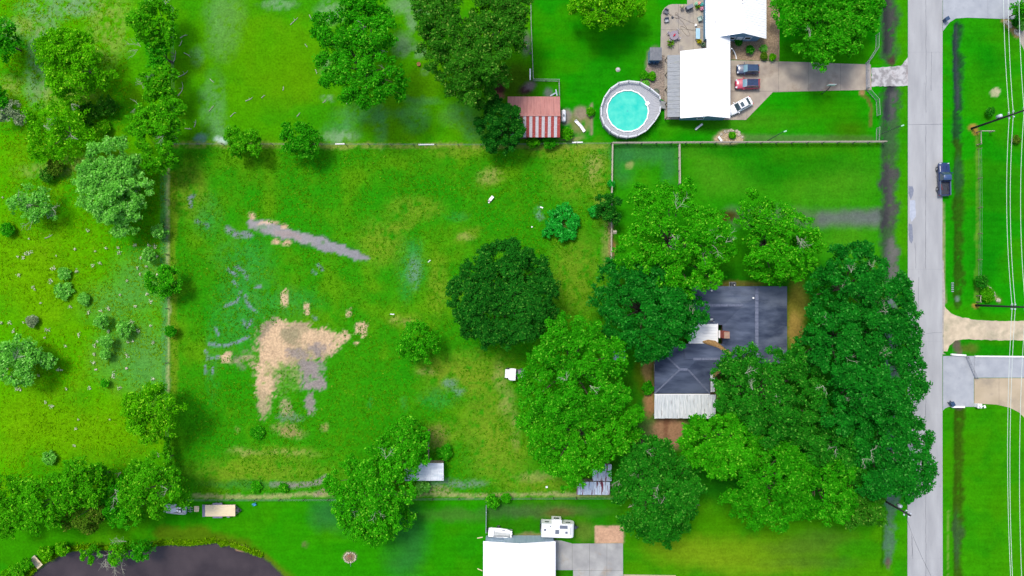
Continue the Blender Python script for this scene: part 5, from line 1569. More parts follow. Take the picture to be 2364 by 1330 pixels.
# bed
MB().box(-.29 * L, 0, .72, .42 * L, W * .96, .1).build("bed_floor", DARKM, t)
for s in (-1, 1):
    MB().box(-.29 * L, s * (hw - .1), .86, .42 * L, .16, .56).build("bed_side", BLK, t)
    MB().box(-.29 * L, s * (hw - .1), 1.16, .425 * L, .2, .05).build("bed_rail", paint("rail_blue_grey", S(82, 98, 122)), t)
    MB().box(.465 * L, s * .68, .86, .14, .36, .2, -s * .3).build("headlight", LAMPW, t)
    MB().box(-.502 * L, s * (hw - .12), .92, .08, .2, .34).build("tail_light", LAMPR, t)
    MB().box(.17 * L, s * (hw + .16), 1.2, .14, .28, .2).build("mirror", BLK, t)
    MB().box(-.3 * L, s * .7, .82, .5, .2, .16).build("wheel_arch", DARKM, t)
MB().box(-.495 * L, 0, .86, .08, W * .9, .56).build("tailgate", BLK, t)
MB().box(-.085 * L, 0, .9, .06, W * .92, .5).build("bed_front", BLK, t)
MB().box(-.51 * L, 0, .52, .14, W * .94, .16).build("bumper", RIM, t)
MB().box(.49 * L, 0, .6, .1, W * .8, .18).build("bumper", RIM, t)
MB().box(-.25 * L, .5, .84, 1.0, .12, .1, .2).build("cargo_bar", mat("cargo_red", S(130, 50, 40), rough=.7), t)
for k in range(2): MB().box(.33 * L, -.35 + .7 * k, 1.115, .8, .12, .03).build("hood_ridge", BLK, t)
wheels(t, (-.3 * L, .32 * L), hw - .08, .4, .28)

# ---------------- camper trailer
c = P(1288, 1225, 2.6); g = P(1288, 1225, 1.5)
t = thing("camper_trailer", "white camper trailer with slide-out and roof hatches beside the barn", "camper trailer", V(c.x, c.y, 0), R(-2))
CW = mat("camper_white", (.82, .83, .84), (.76, .77, .79), .35, scale=2)
L, W = 5.7, 2.35
prof = [(-L / 2, .45), (-L / 2, 2.62), (-L / 2 + .1, 2.75), (L / 2 - 1.0, 2.75), (L / 2 - .5, 2.66), (L / 2 - .16, 2.4), (L / 2, 1.9), (L / 2 - .05, .9), (L / 2 - .5, .45)]
MB().loft([[(x, y, z) for x, z in prof] for y in (W / 2, -W / 2)]).build("body", CW, t)
so = MB().box(-.25, W / 2 + .32, 1.55, 1.62, .66, 1.9).build("slide_out", CW, t)
MB().box(-.25, W / 2 + .66, 1.7, .95, .03, .7).build("window", CGLASS, so)
MB().box(-.25, W / 2 + .32, 2.52, 1.68, .72, .05).build("slide_roof", CW, so)
MB().box(1.75, W / 2 + .01, 1.75, .8, .04, .5).build("window", CGLASS, t)
MB().box(-1.9, W / 2 + .01, 1.8, .7, .04, .5).build("window", CGLASS, t)
HG = mat("hatch_grey", S(100, 108, 124), S(120, 128, 142), .5, scale=3)
for x, y, sx, sy, z in ((-2.25, .1, .36, .36, .08), (1.45, -.25, .38, .36, .08), (-.15, -.15, .66, .66, .2), (.95, .68, 1.35, .58, .05)):
    MB().box(x, y, 2.75 + z / 2, sx, sy, z).build("roof_hatch" if sx < 1 else "solar_panel", HG, t)
MB().lathe(-1.35, .78, [(.1, 2.74), (.12, 2.84), (.05, 2.86)], 10).build("roof_vent", HG, t)
MB().box(1.72, 0, 2.765, .04, W * .9, .02).build("roof_seam", HG, t)
MB().box(2.2, 0, 2.72, .07, W * .6, .03, 0, -.2).build("marker_strip", HG, t)
for s in (-1, 1): MB().path([(L / 2 - .2, s * .6, .5), (L / 2 + .9, 0, .5)], .06).build("draw_bar", DARKM, t)
MB().box(L / 2 + .3, 0, .75, .45, .5, .4).build("gas_bottle_box", mat("cover_grey", S(70, 78, 96), rough=.6), t)
MB().box(-L / 2 - .1, .1, 1.2, .22, .7, .7).build("spare_wheel", TYRE, t)
MB().box(-L / 2 - .08, 0, .5, .15, W * .9, .15).build("bumper", DARKM, t)
wheels(t, (-.5, .35), W / 2 - .15, .36, .22)
# ---------------- covered boat by the barn
c = P(1155, 1231, 1.2)
t = thing("boat", "white covered motor boat on a trailer squeezed against the barn wall", "boat", V(c.x, c.y, 0), R(-5))
prof = []
for x, w in ((-2.1, .62), (-1.9, .78), (0, .82), (1.2, .74), (1.8, .5), (2.1, .12)):
    prof.append([(x, -w * .5, .5), (x, -w, .95), (x, -w, 1.15), (x, w, 1.15), (x, w, .95), (x, w * .5, .5)])
MB().loft(prof).build("hull", CW, t, False)
MB().add([(-1.1, -.75, 1.2), (1.7, -.55, 1.2), (1.7, .1, 1.24), (-1.1, .15, 1.24), (-1.1, -.35, 1.5), (1.6, -.25, 1.4)], [(0, 1, 5, 4), (2, 3, 4, 5), (0, 4, 3), (1, 2, 5), (3, 2, 1, 0)]).build("cover", mat("grey_tarp", S(176, 180, 180), S(200, 204, 204), .7, scale=2), t)
MB().box(-1.6, -.1, 1.3, .9, 1.2, .3).build("console", CW, t)
MB().box(.5, .55, 1.2, .5, .12, .06).build("hatch", HG, t)
for y in (-.5, .45): MB().lathe(1.95, y, [(.12, 1.1), (.14, 1.25), (.04, 1.3)], 10).build("fender", CW, t)
for y in (-.5, .5): MB().box(0, y, .42, 4.2, .08, .1).build("trailer_rail", GREYM, t)
MB().box(-2.4, .1, .55, .5, .4, .5).build("outboard_motor", DARKM, t)
wheels(t, (-.4,), .85, .3, .2)
# ---------------- wooden-deck flat trailer
c = P(507, 1179, .8)
t = thing("flatbed_trailer", "flatbed trailer with new pale pine deck beside the pond lawn", "trailer", V(c.x, c.y, 0), R(0.5))
TG = mat("trailer_grey", S(104, 104, 128), S(122, 122, 144), .6, scale=3)
Lt, Wt = 5.3, 2.02
nb = 7
for k in range(nb):
    MB().box(.1, -Wt / 2 + Wt * (k + .5) / nb, .78 + jit(.004), Lt, Wt / nb - .015, .05).build("plank", WOOD_NEW, t)
MB().box(-Lt / 2 - .16, 0, .76, .5, Wt + .1, .1).build("dovetail", TG, t)
MB().box(.1, 0, .68, Lt, Wt + .06, .12).build("frame", DARKM, t)
for s in (-1, 1):
    MB().box(-.4, s * (Wt / 2 + .16), .74, 1.7, .3, .06).build("mudguard", TG, t)
    MB().path([(Lt / 2 + .1, s * .75, .6), (Lt / 2 + 1.1, 0, .6)], .07).build("draw_bar", DARKM, t)
MB().tube((Lt / 2 + .7, 0, .1), (Lt / 2 + .7, 0, 1.0), .06).build("jack", DARKM, t)
MB().box(Lt / 2 + .45, 0, .65, .5, .6, .12).build("tongue_plate", DARKM, t)
MB().box(1.5, -Wt / 2 - .14, .6, .5, .2, .4).build("tool_box", TG, t)
wheels(t, (-.8, 0), Wt / 2 + .12, .33, .2)
# ---------------- aluminium boat under the tree
c = P(405, 1175, .7)
t = thing("boat", "open grey aluminium boat with white seats half under the trees", "boat", V(c.x, c.y, 0), R(-4))
ALU = mat("aluminium", S(170, 176, 186), S(196, 202, 210), .45, scale=3)
out, inn = [], []
pl = [(-2.2, .55), (-1.2, .75), (0, .82), (1.4, .8), (1.9, .76)]
mb = MB()
for s in (-1, 1):
    mb.path([(x, s * w, .8) for x, w in pl], .07, 6)
mb.build("gunwale", ALU, t)
MB().loft([[(x, -w, .8), (x, -w * .8, .45), (x, w * .8, .45), (x, w, .8), (x, w * .9, .8), (x, w * .72, .52), (x, -w * .72, .52), (x, -w * .9, .8)] for x, w in pl]).build("hull", ALU, t)
MB().box(1.9, 0, .62, .08, 1.5, .4).build("transom", ALU, t)
MB().box(-.3, -.25, .82, 1.1, .7, .05, R(18)).build("deck_cover", mat("white_tarp", S(220, 224, 234), S(200, 206, 220), .6, scale=3), t)
for x, y in ((.35, .3), (.8, .25), (.4, -.25), (.85, -.35)): MB().box(x, y, .78, .34, .34, .12).build("seat", WHITE_PAINT, t)
MB().box(.6, 0, .56, 1.0, 1.2, .04).build("floor_mat", DARKM, t)
for y in (-.35, .35): MB().box(2.4, y, .45, 1.0, .07, .08).build("trailer_rail", GREYM, t)
MB().box(2.5, 0, .45, .08, 1.1, .08).build("trailer_rail", GREYM, t)
MB().box(2.6, 0, .5, .9, .08, .1).build("trailer_tongue", GREYM, t)
MB().box(0, 0, .38, 3.6, .9, .1).build("trailer_frame", GREYM, t)
wheels(t, (.5,), .95, .28, .18)
# pallet and blue seat
p = P(454.5, 1174.5)
t = thing("pallet", "small pale wooden pallet between the aluminium boat and the flatbed trailer", "pallet", p)
for k in range(5): MB().box(0, -.4 + k * .2, .13, .85, .17, .03).build("slat", WOOD_NEW, t)
for x in (-.35, 0, .35): MB().box(x, 0, .06, .09, .95, .1).build("bearer", WOOD_NEW, t)
p = P(589.5, 1163)
t = thing("garden_chair", "small sky blue plastic chair on the lawn south of the wire fence", "chair", p, R(20))
SKY = mat("sky_blue_plastic", S(70, 176, 220), S(96, 196, 232), .4, scale=3)
MB().box(0, 0, .4, .5, .46, .05).build("seat", SKY, t); MB().box(0, .24, .65, .5, .05, .5).build("backrest", SKY, t)
for x in (-.21, .21):
    for y in (-.19, .19): MB().box(x, y, .2, .05, .05, .4).build("leg", SKY, t)
    MB().box(x * 1.1, 0, .58, .05, .42, .04).build("armrest", mat("blue_dark", S(30, 96, 180), rough=.5), t)
# ---------------- white utility cart under the pecan
c = P(1191, 863.5, .9)
t = thing("utility_cart", "white roofed utility cart with cluttered open back under the pecan tree", "utility cart", V(c.x, c.y, 0), R(177))
poly = []
mb = MB()
rg = []
for x, w in ((-.62, 1.02), (-.3, 1.06), (.2, 1.06), (.52, .98), (.66, .8)):
    rg.append([(x + .65, -w, 1.86), (x + .65, -w * .9, 1.93), (x + .65, w * .9, 1.93), (x + .65, w, 1.86), (x + .65, 0, 1.84)])
mb.loft(rg).build("roof", WHITE_PAINT, t)
MB().box(.2, 0, .6, 3.2, 1.6, .28).build("chassis", DARKM, t)
MB().box(1.5, 0, .85, .8, 1.5, .4).build("bonnet", WHITE_PAINT, t)
MB().box(.35, 0, .95, .55, 1.5, .18).build("seat", DARKM, t)
for x in (1.2, .1):
    for y in (-.85, .85): MB().tube((x, y, .7), (x, y, 1.88), .04).build("roof_post", DARKM, t)
MB().box(-.95, 0, .85, 1.3, 1.6, .06).build("cargo_bed", GREYM, t)
for y in (-.8, .8): MB().box(-.95, y, 1.0, 1.3, .06, .3).build("bed_side", GREYM, t)
for k in range(7): MB().box(-.8 - random.random() * .5, .1 + random.random() * .6, 1.0 + .1 * (k % 3), .35, .3, .16, random.random() * 3).build("cargo_bag", WHITE_PAINT, t)
wheels(t, (-.95, 1.4), .8, .32, .25)
# ---------------- propane tank, trough
c = P(1301, 268, .6)
t = thing("propane_tank", "white capsule propane tank beside the red barn", "propane tank", V(c.x, c.y, 0), R(90))
rg = []
for k in range(-8, 9):
    x = k / 8 * 1.12
    r_ = .42 * (1 if abs(x) < .8 else math.sqrt(max(0.02, 1 - ((abs(x) - .8) / .33) ** 2)))
    rg.append([(x, r_ * math.cos(a * math.pi / 8), .62 + r_ * math.sin(a * math.pi / 8)) for a in range(16)])
MB().loft(rg).build("tank", WHITE_PAINT, t, True)
MB().lathe(0, 0, [(.2, 1.0), (.2, 1.14), (.14, 1.17)], 12).build("dome", GREYM, t)
for x in (-.6, .6): MB().box(x, 0, .12, .14, .6, .24).build("foot", GREYM, t)
c = P(1339, 291)
t = thing("water_trough", "long white metal trough lying bent in the weeds by the propane tank", "trough", c, R(-50))
for i, (x, an) in enumerate(((-.62, .08), (.62, -.1))):
    mb = MB(); mb.box(0, 0, .04, 1.3, .5, .05); mb.box(0, .24, .16, 1.3, .04, .26); mb.box(0, -.24, .16, 1.3, .04, .26)
    o_ = mb.build("trough_section", WHITE_PAINT, t); o_.location = (x, 0, 0); o_.rotation_euler[2] = an
for x in (-1.28, 1.28): MB().box(x, -.06 if x < 0 else -.06, .16, .04, .5, .26).build("end_plate", WHITE_PAINT, t)
# rubbish bins
def bin_(label, px, py, rz, m):
    p = P(px, py, .6); t = thing("wheelie_bin", label, "bin", V(p.x, p.y, 0), rz)
    MB().loft([[(x * w, y * w, z) for x, y in ((-.3, -.34), (.3, -.34), (.3, .34), (-.3, .34))] for w, z in ((.8, .08), (1.0, 1.0))]).build("body", m, t)
    MB().box(0, 0, 1.03, .66, .76, .07).build("lid", m, t); MB().tube((-.34, .38, .98), (.34, .38, .98), .03).build("handle", DARKM, t)
    for x in (-.26, .26): MB().tube((x - .04, .32, .1), (x + .04, .32, .1), .1, None, 10).build("wheel", TYRE, t)
BIN = mat("navy_bin", S(34, 62, 94), S(52, 82, 116), .5, scale=3)
bin_("navy wheelie bin standing at the corner of the side road", 2184, 45, R(-60), BIN)
bin_("navy wheelie bin by the white culvert wall on the driveway", 2197, 932.5, R(30), BIN)
for x, y, rz, lab in ((1213, 105, 0, "white feed tub beside the lawn fence under the big shade tree"),):
    p = P(x, y); t = thing("feed_tub", lab, "tub", p)
    MB().lathe(0, 0, [(.3, 0), (.38, .5), (.34, .5), (.27, .06)], 16).build("tub", mat("pale_lilac_plastic", S(196, 202, 222), rough=.5), t); MB().lathe(0, 0, [(.28, .3), (.28, .31)], 16).build("feed", STRAW, t)
p = P(1224, 124); t = thing("bucket", "small grey bucket by the lawn fence under the big shade tree", "bucket", p)
MB().lathe(0, 0, [(.14, 0), (.18, .35), (.16, .35), (.12, .03)], 12).build("pail", GREYM, t); MB().path([(.18 * math.cos(a), 0.02, .35 + .15 * math.sin(a)) for a in [k * math.pi / 6 for k in range(7)]], .012, 4).build("handle", DARKM, t)
p = P(967, 149); t = thing("salt_lick", "round red-brown mineral tub in the paddock between the two big trees", "tub", p)
MB().lathe(0, 0, [(.3, 0), (.34, .3), (.28, .3), (.24, .1)], 16).build("tub", mat("brick_red_plastic", S(196, 88, 66), S(170, 70, 54), .6, scale=4), t); MB().lathe(0, 0, [(.26, .2), (.26, .22)], 16).build("mineral", STRAW, t)
p = P(1132.5, 461); t = thing("salvaged_cooler", "white and grey discarded cooler lying in the open field", "cooler", p, R(50))
MB().box(.25, 0, .2, .9, .5, .4).build("body", WHITE_PAINT, t); MB().box(-.3, .02, .17, .35, .48, .34).build("broken_end", mat("mauve_grey", S(176, 160, 162), rough=.7), t); MB().box(-.6, -.12, .1, .22, .2, .2).build("lid_piece", WHITE_PAINT, t)
p = P(1426.5, 161); t = thing("vent_cap", "pale round concrete cap in the pool lawn", "cap", p)
MB().lathe(0, 0, [(.34, 0), (.34, .1), (.26, .12), (.24, .26), (.08, .3)], 14).build("cap", mat("pale_concrete", S(186, 190, 196), S(206, 208, 212), .8, scale=4), t); MB().lathe(0, 0, [(.42, -.02), (.42, .04)], 14).build("collar", CONC_T, t)
p = P(1612, 294); t = thing("bench", "slim white bench on the lawn south of the white house", "bench", p, R(38))
MB().box(0, 0, .42, 1.6, .3, .05).build("seat", WHITE_PAINT, t)
for x in (-.65, .65): MB().box(x, 0, .2, .08, .28, .4).build("leg", WHITE_PAINT, t)
MB().box(-.2, .16, .6, 1.2, .05, .3).build("backrest", mat("pale_grey_slat", S(176, 186, 196), rough=.6), t)
p = P(1661, 322); t = thing("concrete_bench", "small white curved bench in the tan stone bed", "bench", p, R(-55))
MB().box(0, 0, .4, 1.0, .36, .1).build("seat", WHITE_PAINT, t)
for x in (-.35, .35): MB().box(x, 0, .18, .14, .3, .36).build("leg", WHITE_PAINT, t)
p = P(1906 - 1, 640); 
# small dock on the pond
c = P(83, 1298, .5)
t = thing("dock", "small pale plank dock at the edge of the pond", "dock", V(c.x, c.y, 0), R(-48))
for k in range(9): MB().box(-1.0 + k * .25, 0, .46, .235, 1.2, .05).build("plank", WOOD_NEW if k > 1 else mat("bleached_plank", S(224, 210, 184), S(206, 192, 166), .8, scale=3), t)
for y in (-.5, .5): MB().box(0, y, .38, 2.2, .1, .12).build("joist", WOOD_OLD, t)
for x in (-.9, .9):
    for y in (-.5, .5): MB().lathe(x, y, [(.08, -.9), (.08, .4)], 8).build("pile", WOOD_OLD, t)
# fire pit
p = P(808, 1287); t = thing("fire_pit", "stone ringed fire pit full of sticks on the south lawn", "fire pit", p)
STN = mat("pale_field_stone", S(170, 160, 140), S(206, 196, 176), .9, scale=4)
for k in range(18):
    a_ = 2 * math.pi * k / 18
    s_ = .14 + random.random() * .08
    MB().lathe(1.0 * math.cos(a_) + jit(.08), .85 * math.sin(a_) + jit(.08), [(s_ * .7, -.03), (s_, .08), (s_ * .8, .18), (s_ * .3, .22)], 6).build("stone", STN, t)
for k in range(26):
    a_ = random.random() * 6.28; r_ = random.random() * .55
    MB().tube((r_ * math.cos(a_) - .3, r_ * math.sin(a_) + jit(.4), .08), (r_ * math.cos(a_) + .3, r_ * math.sin(a_) + jit(.4), .2 + random.random() * .15), .03, .015, 5).build("stick", WOOD_OLD if k % 3 else BRICK, t)
MB().tube((.1, -1.0, .1), (.15, -1.6, .05), .05, .03).build("poker", GREYM, t)
# stones in the two rockeries
def stones(name, label, pts, n, sz):
    t = thing(name, label, "stones", P(*pts[0]))
    base = P(*pts[0])
    for k in range(n):
        a, b = random.choice(list(zip(pts[:-1], pts[1:])))
        u = random.random(); q_ = P(a[0] + (b[0] - a[0]) * u, a[1] + (b[1] - a[1]) * u) - base
        s_ = sz * (.6 + random.random() * .7)
        MB().lathe(q_.x + jit(.25), q_.y + jit(.25), [(s_ * .8, -.05), (s_, .06), (s_ * .75, .16), (s_ * .3, .2)], 6).build("stone", STN, t)
stones("rockery_edge", "row of pale stones edging the tan bed by the board fence", [(1652, 322), (1665, 308), (1690, 301), (1702, 305), (1715, 319)], 26, .26)
stones("rockery_edge", "line of rough stones edging the bush bed east of the road", [(2276, 662), (2292, 678), (2307, 695)], 14, .28)
stones("rockery_edge", "tan boulders edging the planted bed at the north-east corner", [(2320, 47), (2332, 58), (2344, 72), (2347, 82)], 16, .36)
# ---------------- patio things
MAUVE = mat("mauve_table", S(138, 128, 142), S(158, 148, 158), .6, scale=4)
def lathe_pot(px, py, lab, r, foliage_m, n=60, h=.9, spiky=False):
    p = P(px, py); t = thing("potted_plant", lab, "potted plant", V(p.x, p.y, .06))
    MB().lathe(0, 0, [(r * .6, 0), (r * .9, .35), (r * .95, .4), (r * .8, .4), (r * .78, .34)], 12).build("pot", mat("clay_pot", S(134, 96, 72), S(156, 114, 88), .8, scale=4), t)
    mb = MB()
    for k in range(n):
        a_ = random.random() * 6.28; e = random.random() * 1.1 + .15
        d_ = V(math.cos(a_) * math.cos(e), math.sin(a_) * math.cos(e), math.sin(e)); s_ = V(-math.sin(a_), math.cos(a_), 0) * (.05 if spiky else .1)
        b0 = d_ * (r * .2) + V(0, 0, .36); L2 = (r * 2.2 if spiky else r * 1.5) * (.6 + .5 * random.random())
        m1 = b0 + d_ * L2 * .55; tip = b0 + d_ * L2 + V(0, 0, -.25 * L2)
        mb.add([b0, m1 + s_, tip, m1 - s_], [(0, 1, 2, 3)])
    o_ = mb.build("foliage", foliage_m, t)
    at = o_.data.attributes.new("rnd", 'FLOAT', 'FACE'); at.data.foreach_set("value", np.random.default_rng(n).random(len(o_.data.polygons)).astype(np.float32))
PLG = leaf_mat("pot_leaf_green", S(50, 110, 20), S(110, 160, 30)); PLY = leaf_mat("pot_leaf_yellow", S(120, 130, 10), S(206, 200, 30)); PLD = leaf_mat("pot_leaf_dim", S(60, 100, 60), S(120, 150, 120)); PLP = leaf_mat("pot_leaf_purple", S(70, 30, 50), S(120, 60, 80))
lathe_pot(1546, 103, "spiky green potted plant at the south-west of the patio", .42, PLG, 70, spiky=True)
lathe_pot(1612, 98, "yellow leaved potted plant beside the pale blue patio table", .36, PLY, 70)
lathe_pot(1621, 105, "dull green potted plant against the house at the south end of the patio", .34, PLD, 50)
lathe_pot(1609.5, 18, "olive potted plant in the middle of the flower pot cluster", .34, PLG, 60)
for x, y, lab, m in ((1605.5, 12, "pale green flower pot west in the patio pot cluster", S(150, 206, 170)), (1612, 11, "pink flower pot in the patio pot cluster", S(232, 160, 150)),
                     (1618, 13, "teal flower pot in the patio pot cluster beside the house wall", S(70, 170, 160)), (1618, 23, "pink and purple flower pot nearest the green wicker chair", S(214, 140, 160))):
    p = P(x, y); t = thing("flower_pot", lab, "flower pot", V(p.x, p.y, .06))
    MB().lathe(0, 0, [(.2, 0), (.3, .4), (.32, .45), (.26, .45), (.22, .1)], 12).build("pot", mat("pot_" + lab[:9], m, rough=.6), t)
    mb = MB()
    for k in range(34):
        a_ = random.random() * 6.28; r_ = random.random() * .3; q_ = V(r_ * math.cos(a_), r_ * math.sin(a_), .5 + random.random() * .25); u_ = V(jit(1), jit(1), jit(.4)).normalized() * .09; w_ = V(-u_.y, u_.x, 0.02)
        mb.add([q_ - u_, q_ + w_, q_ + u_, q_ - w_], [(0, 1, 2, 3)])
    mb.build("flowers", mat("petal_" + lab[:9], tuple(min(1, c_ * 1.15) for c_ in m), rough=.8), t)
def armchair(label, px, py, rz, m, m2):
    p = P(px, py, .4); t = thing("patio_chair", label, "chair", V(p.x, p.y, .06), rz)
    MB().box(0, 0, .36, .62, .6, .14).build("seat", m, t); MB().box(0, .32, .62, .66, .12, .6).build("backrest", m2, t)
    for x in (-.36, .36):
        MB().box(x, 0, .48, .1, .66, .12).build("armrest", m2, t)
        for y in (-.26, .26): MB().box(x, y, .2, .08, .08, .4).build("leg", m2, t)
GC, GC2 = mat("cushion_grey", S(176, 180, 186), S(196, 200, 204), .8, scale=4), mat("chair_slate", S(94, 98, 110), S(112, 116, 128), .7, scale=4)
armchair("pale grey cushioned patio chair near the west edge of the patio", 1539, 47, R(8), GC, GC2)
armchair("slate grey patio chair at the rounded north-west corner of the patio", 1537, 27, R(-30), GC2, GC2)
armchair("sage green wicker patio chair facing west by the house wall", 1615, 44, R(-70), mat("sage_wicker", S(168, 190, 182), S(190, 208, 200), .8, scale=6), mat("sage_wicker2", S(140, 168, 160), S(160, 184, 176), .8, scale=6))
p = P(1591, 18, .5); t = thing("grill", "covered slate grey grill standing at an angle on the patio", "grill", V(p.x, p.y, .06), R(22))
MB().box(0, 0, .5, 1.2, .6, .8).build("cover", GC2, t); MB().box(0, 0, .95, 1.25, .62, .1).build("lid", mat("slate_lid", S(120, 124, 136), S(134, 138, 150), .6, scale=4), t); MB().box(0, 0, .06, 1.1, .5, .1).build("base", DARKM, t)
p = P(1574, 17, .5); t = thing("kettle_grill", "round tan kettle grill on splayed legs on the patio", "grill", V(p.x, p.y, .06))
MB().lathe(0, 0, [(.1, .5), (.3, .62), (.36, .8), (.3, .98), (.08, 1.08)], 14).build("kettle", mat("khaki_enamel", S(186, 176, 140), S(166, 158, 124), .5, scale=4), t, True)
for k in range(3): MB().tube((0.1 * math.cos(k * 2.1), .1 * math.sin(k * 2.1), .6), (.42 * math.cos(k * 2.1 + .4), .42 * math.sin(k * 2.1 + .4), 0), .025).build("leg", DARKM, t)
MB().tube((0, -.35, .1), (0, -.9, .05), .02).build("hose", DARKM, t)
p = P(1611, 78, .7); t = thing("patio_table", "long pale blue topped patio table by the house wall", "table", V(p.x, p.y, .06))
MB().box(0, 0, .72, .74, 1.85, .05).build("table_top", mat("pale_blue_top", S(160, 206, 232), S(186, 222, 240), .3, scale=2), t)
for x in (-.31, .31):
    for y in (-.85, .85): MB().box(x, y, .35, .06, .06, .7).build("leg", DARKM, t)
p = P(1556, 82, .7); t = thing("patio_table", "round mauve patio table with a red folded umbrella on it", "table", V(p.x, p.y, .06))
MB().lathe(0, 0, [(.8, .68), (.82, .72), (.8, .74)], 22).build("table_top", MAUVE, t); MB().lathe(0, 0, [(.3, 0), (.06, .08), (.06, .68)], 10).build("pedestal", DARKM, t)
MB().path([(-.15, -.25, .8), (.05, 0, .82), (.2, .25, .8)], [.05, .16, .06], 8).build("umbrella", mat("crimson_fabric", S(206, 20, 60), rough=.8), t)
for k, (a_, nm) in enumerate(((2.6, "north-west"), (-2.2, "south-west"), (-.45, "south-east"), (.95, "north-east"))):
    p2 = V(p.x + 1.0 * math.cos(a_), p.y + .95 * math.sin(a_), .06)
    t2 = thing("dining_chair", "mauve grey dining chair on the %s side of the round patio table" % nm, "chair", p2, a_ - math.pi / 2)
    MB().box(0, 0, .43, .44, .42, .05).build("seat", MAUVE, t2)
    MB().path([(-.22, .22, .8), (0, .28, .86), (.22, .22, .8)], .035, 6).build("back_rail", mat("pale_rail", S(210, 206, 214), rough=.5), t2)
    for x in (-.2, .2):
        MB().tube((x, .2, .43), (x, .24, .82), .02).build("back_post", DARKM, t2)
        for y in (-.18, .18): MB().tube((x, y, 0), (x, y, .42), .02).build("leg", DARKM, t2)
p = P(1605, 60); t = thing("lidded_pail", "white lidded pail on the patio north of the pale blue table", "pail", V(p.x, p.y, .06))
MB().lathe(0, 0, [(.16, 0), (.19, .38)], 14).build("pail", WHITE_PAINT, t); MB().lathe(0, 0, [(.21, .38), (.21, .42), (.06, .44)], 14).build("lid", WHITE_PAINT, t)
hz = [(1629, 64), (1605, 57), (1585, 48), (1566, 38), (1560, 34), (1559, 30), (1563, 29), (1564, 33), (1560, 37), (1558, 35), (1562, 34), (1568, 43), (1560, 43), (1555, 40),
      (1547, 36), (1545, 34), (1550, 35), (1556, 41), (1567, 43), (1576, 52), (1584, 64), (1592, 78), (1592, 83), (1587, 84), (1578, 75), (1571, 65), (1571, 61), (1576, 62), (1586, 68), (1597, 71), (1603, 72)]
ob = MB().path([P(x, y) + V(0, 0, .085) for x, y in hz], .025, 5).build("garden_hose", mat("hose_brown", S(110, 96, 84), rough=.7), origin=P(1580, 60)); tag(ob, "thin brown garden hose looped across the patio", "hose")
p = P(1552, 41); t = thing("sprinkler", "small dark lawn sprinkler at the end of the patio hose", "sprinkler", V(p.x, p.y, .06))
MB().lathe(0, 0, [(.22, 0), (.24, .06), (.08, .1), (.06, .3)], 10).build("base", DARKM, t); MB().tube((-.16, 0, .3), (.16, 0, .3), .03).build("arm", GREYM, t)
# planter ring by the pool steps
p = P(1514, 213); t = thing("tub_planter", "round dark tub planter beside the pool deck stairs", "planter", p)
MB().lathe(0, 0, [(.5, 0), (.55, .4), (.48, .4), (.44, .3)], 18).build("tub", mat("dark_green_tub", S(60, 76, 66), S(80, 96, 84), .7, scale=4), t); MB().lathe(0, 0, [(.45, .33), (.45, .34)], 16).build("soil", mat("algae_water", S(86, 100, 72), rough=.4), t)
# field oddments
p = P(1262, 517); t = thing("trellis_frame", "small bent metal trellis at the edge of the leafy mound", "trellis", p)
for x in (-.15, .15): MB().tube((x, -.3, 0), (x + .1, .2, 1.0), .025).build("stake", GREYM, t)
for z in (.3, .6, .9): MB().tube((-.15 + z * .1, -.3 + z * .5, z), (.15 + z * .1, -.3 + z * .5, z), .02).build("rung", GREYM, t)
def chunk(label, px, py, l, w, rz, m=None, h=.1):
    p = P(px, py); ob = MB().box(0, 0, h / 2, l, w, h, 0, .04).build("debris_piece", m or WHITE_PAINT); ob.location = (p.x, p.y, 0); ob.rotation_euler[2] = rz; tag(ob, label, "debris")
chunk("white scrap strip in the grass north-west of the small bright tree", 906, 725.5, .8, .14, R(-4))
chunk("white scrap beside the grey puddle near the leafy mound", 1250, 479, .55, .2, R(-20))
chunk("tiny white block in the worn grass near the rusty shed", 1262, 1124, .35, .3, R(10), h=.2)
chunk("small white scrap in the wet grass west of the great round tree", 991, 603, .6, .12, R(40))
chunk("small white pipe end in the grass by the mound", 1228, 524, .25, .2, 0)
chunk("white rock in the rough pasture south of the pale shrubs", 293, 850, .42, .36, R(20), STN, .2)
chunk("pale rock in the rough pasture west of the white rock", 222, 853, .5, .26, R(10), STN, .15)
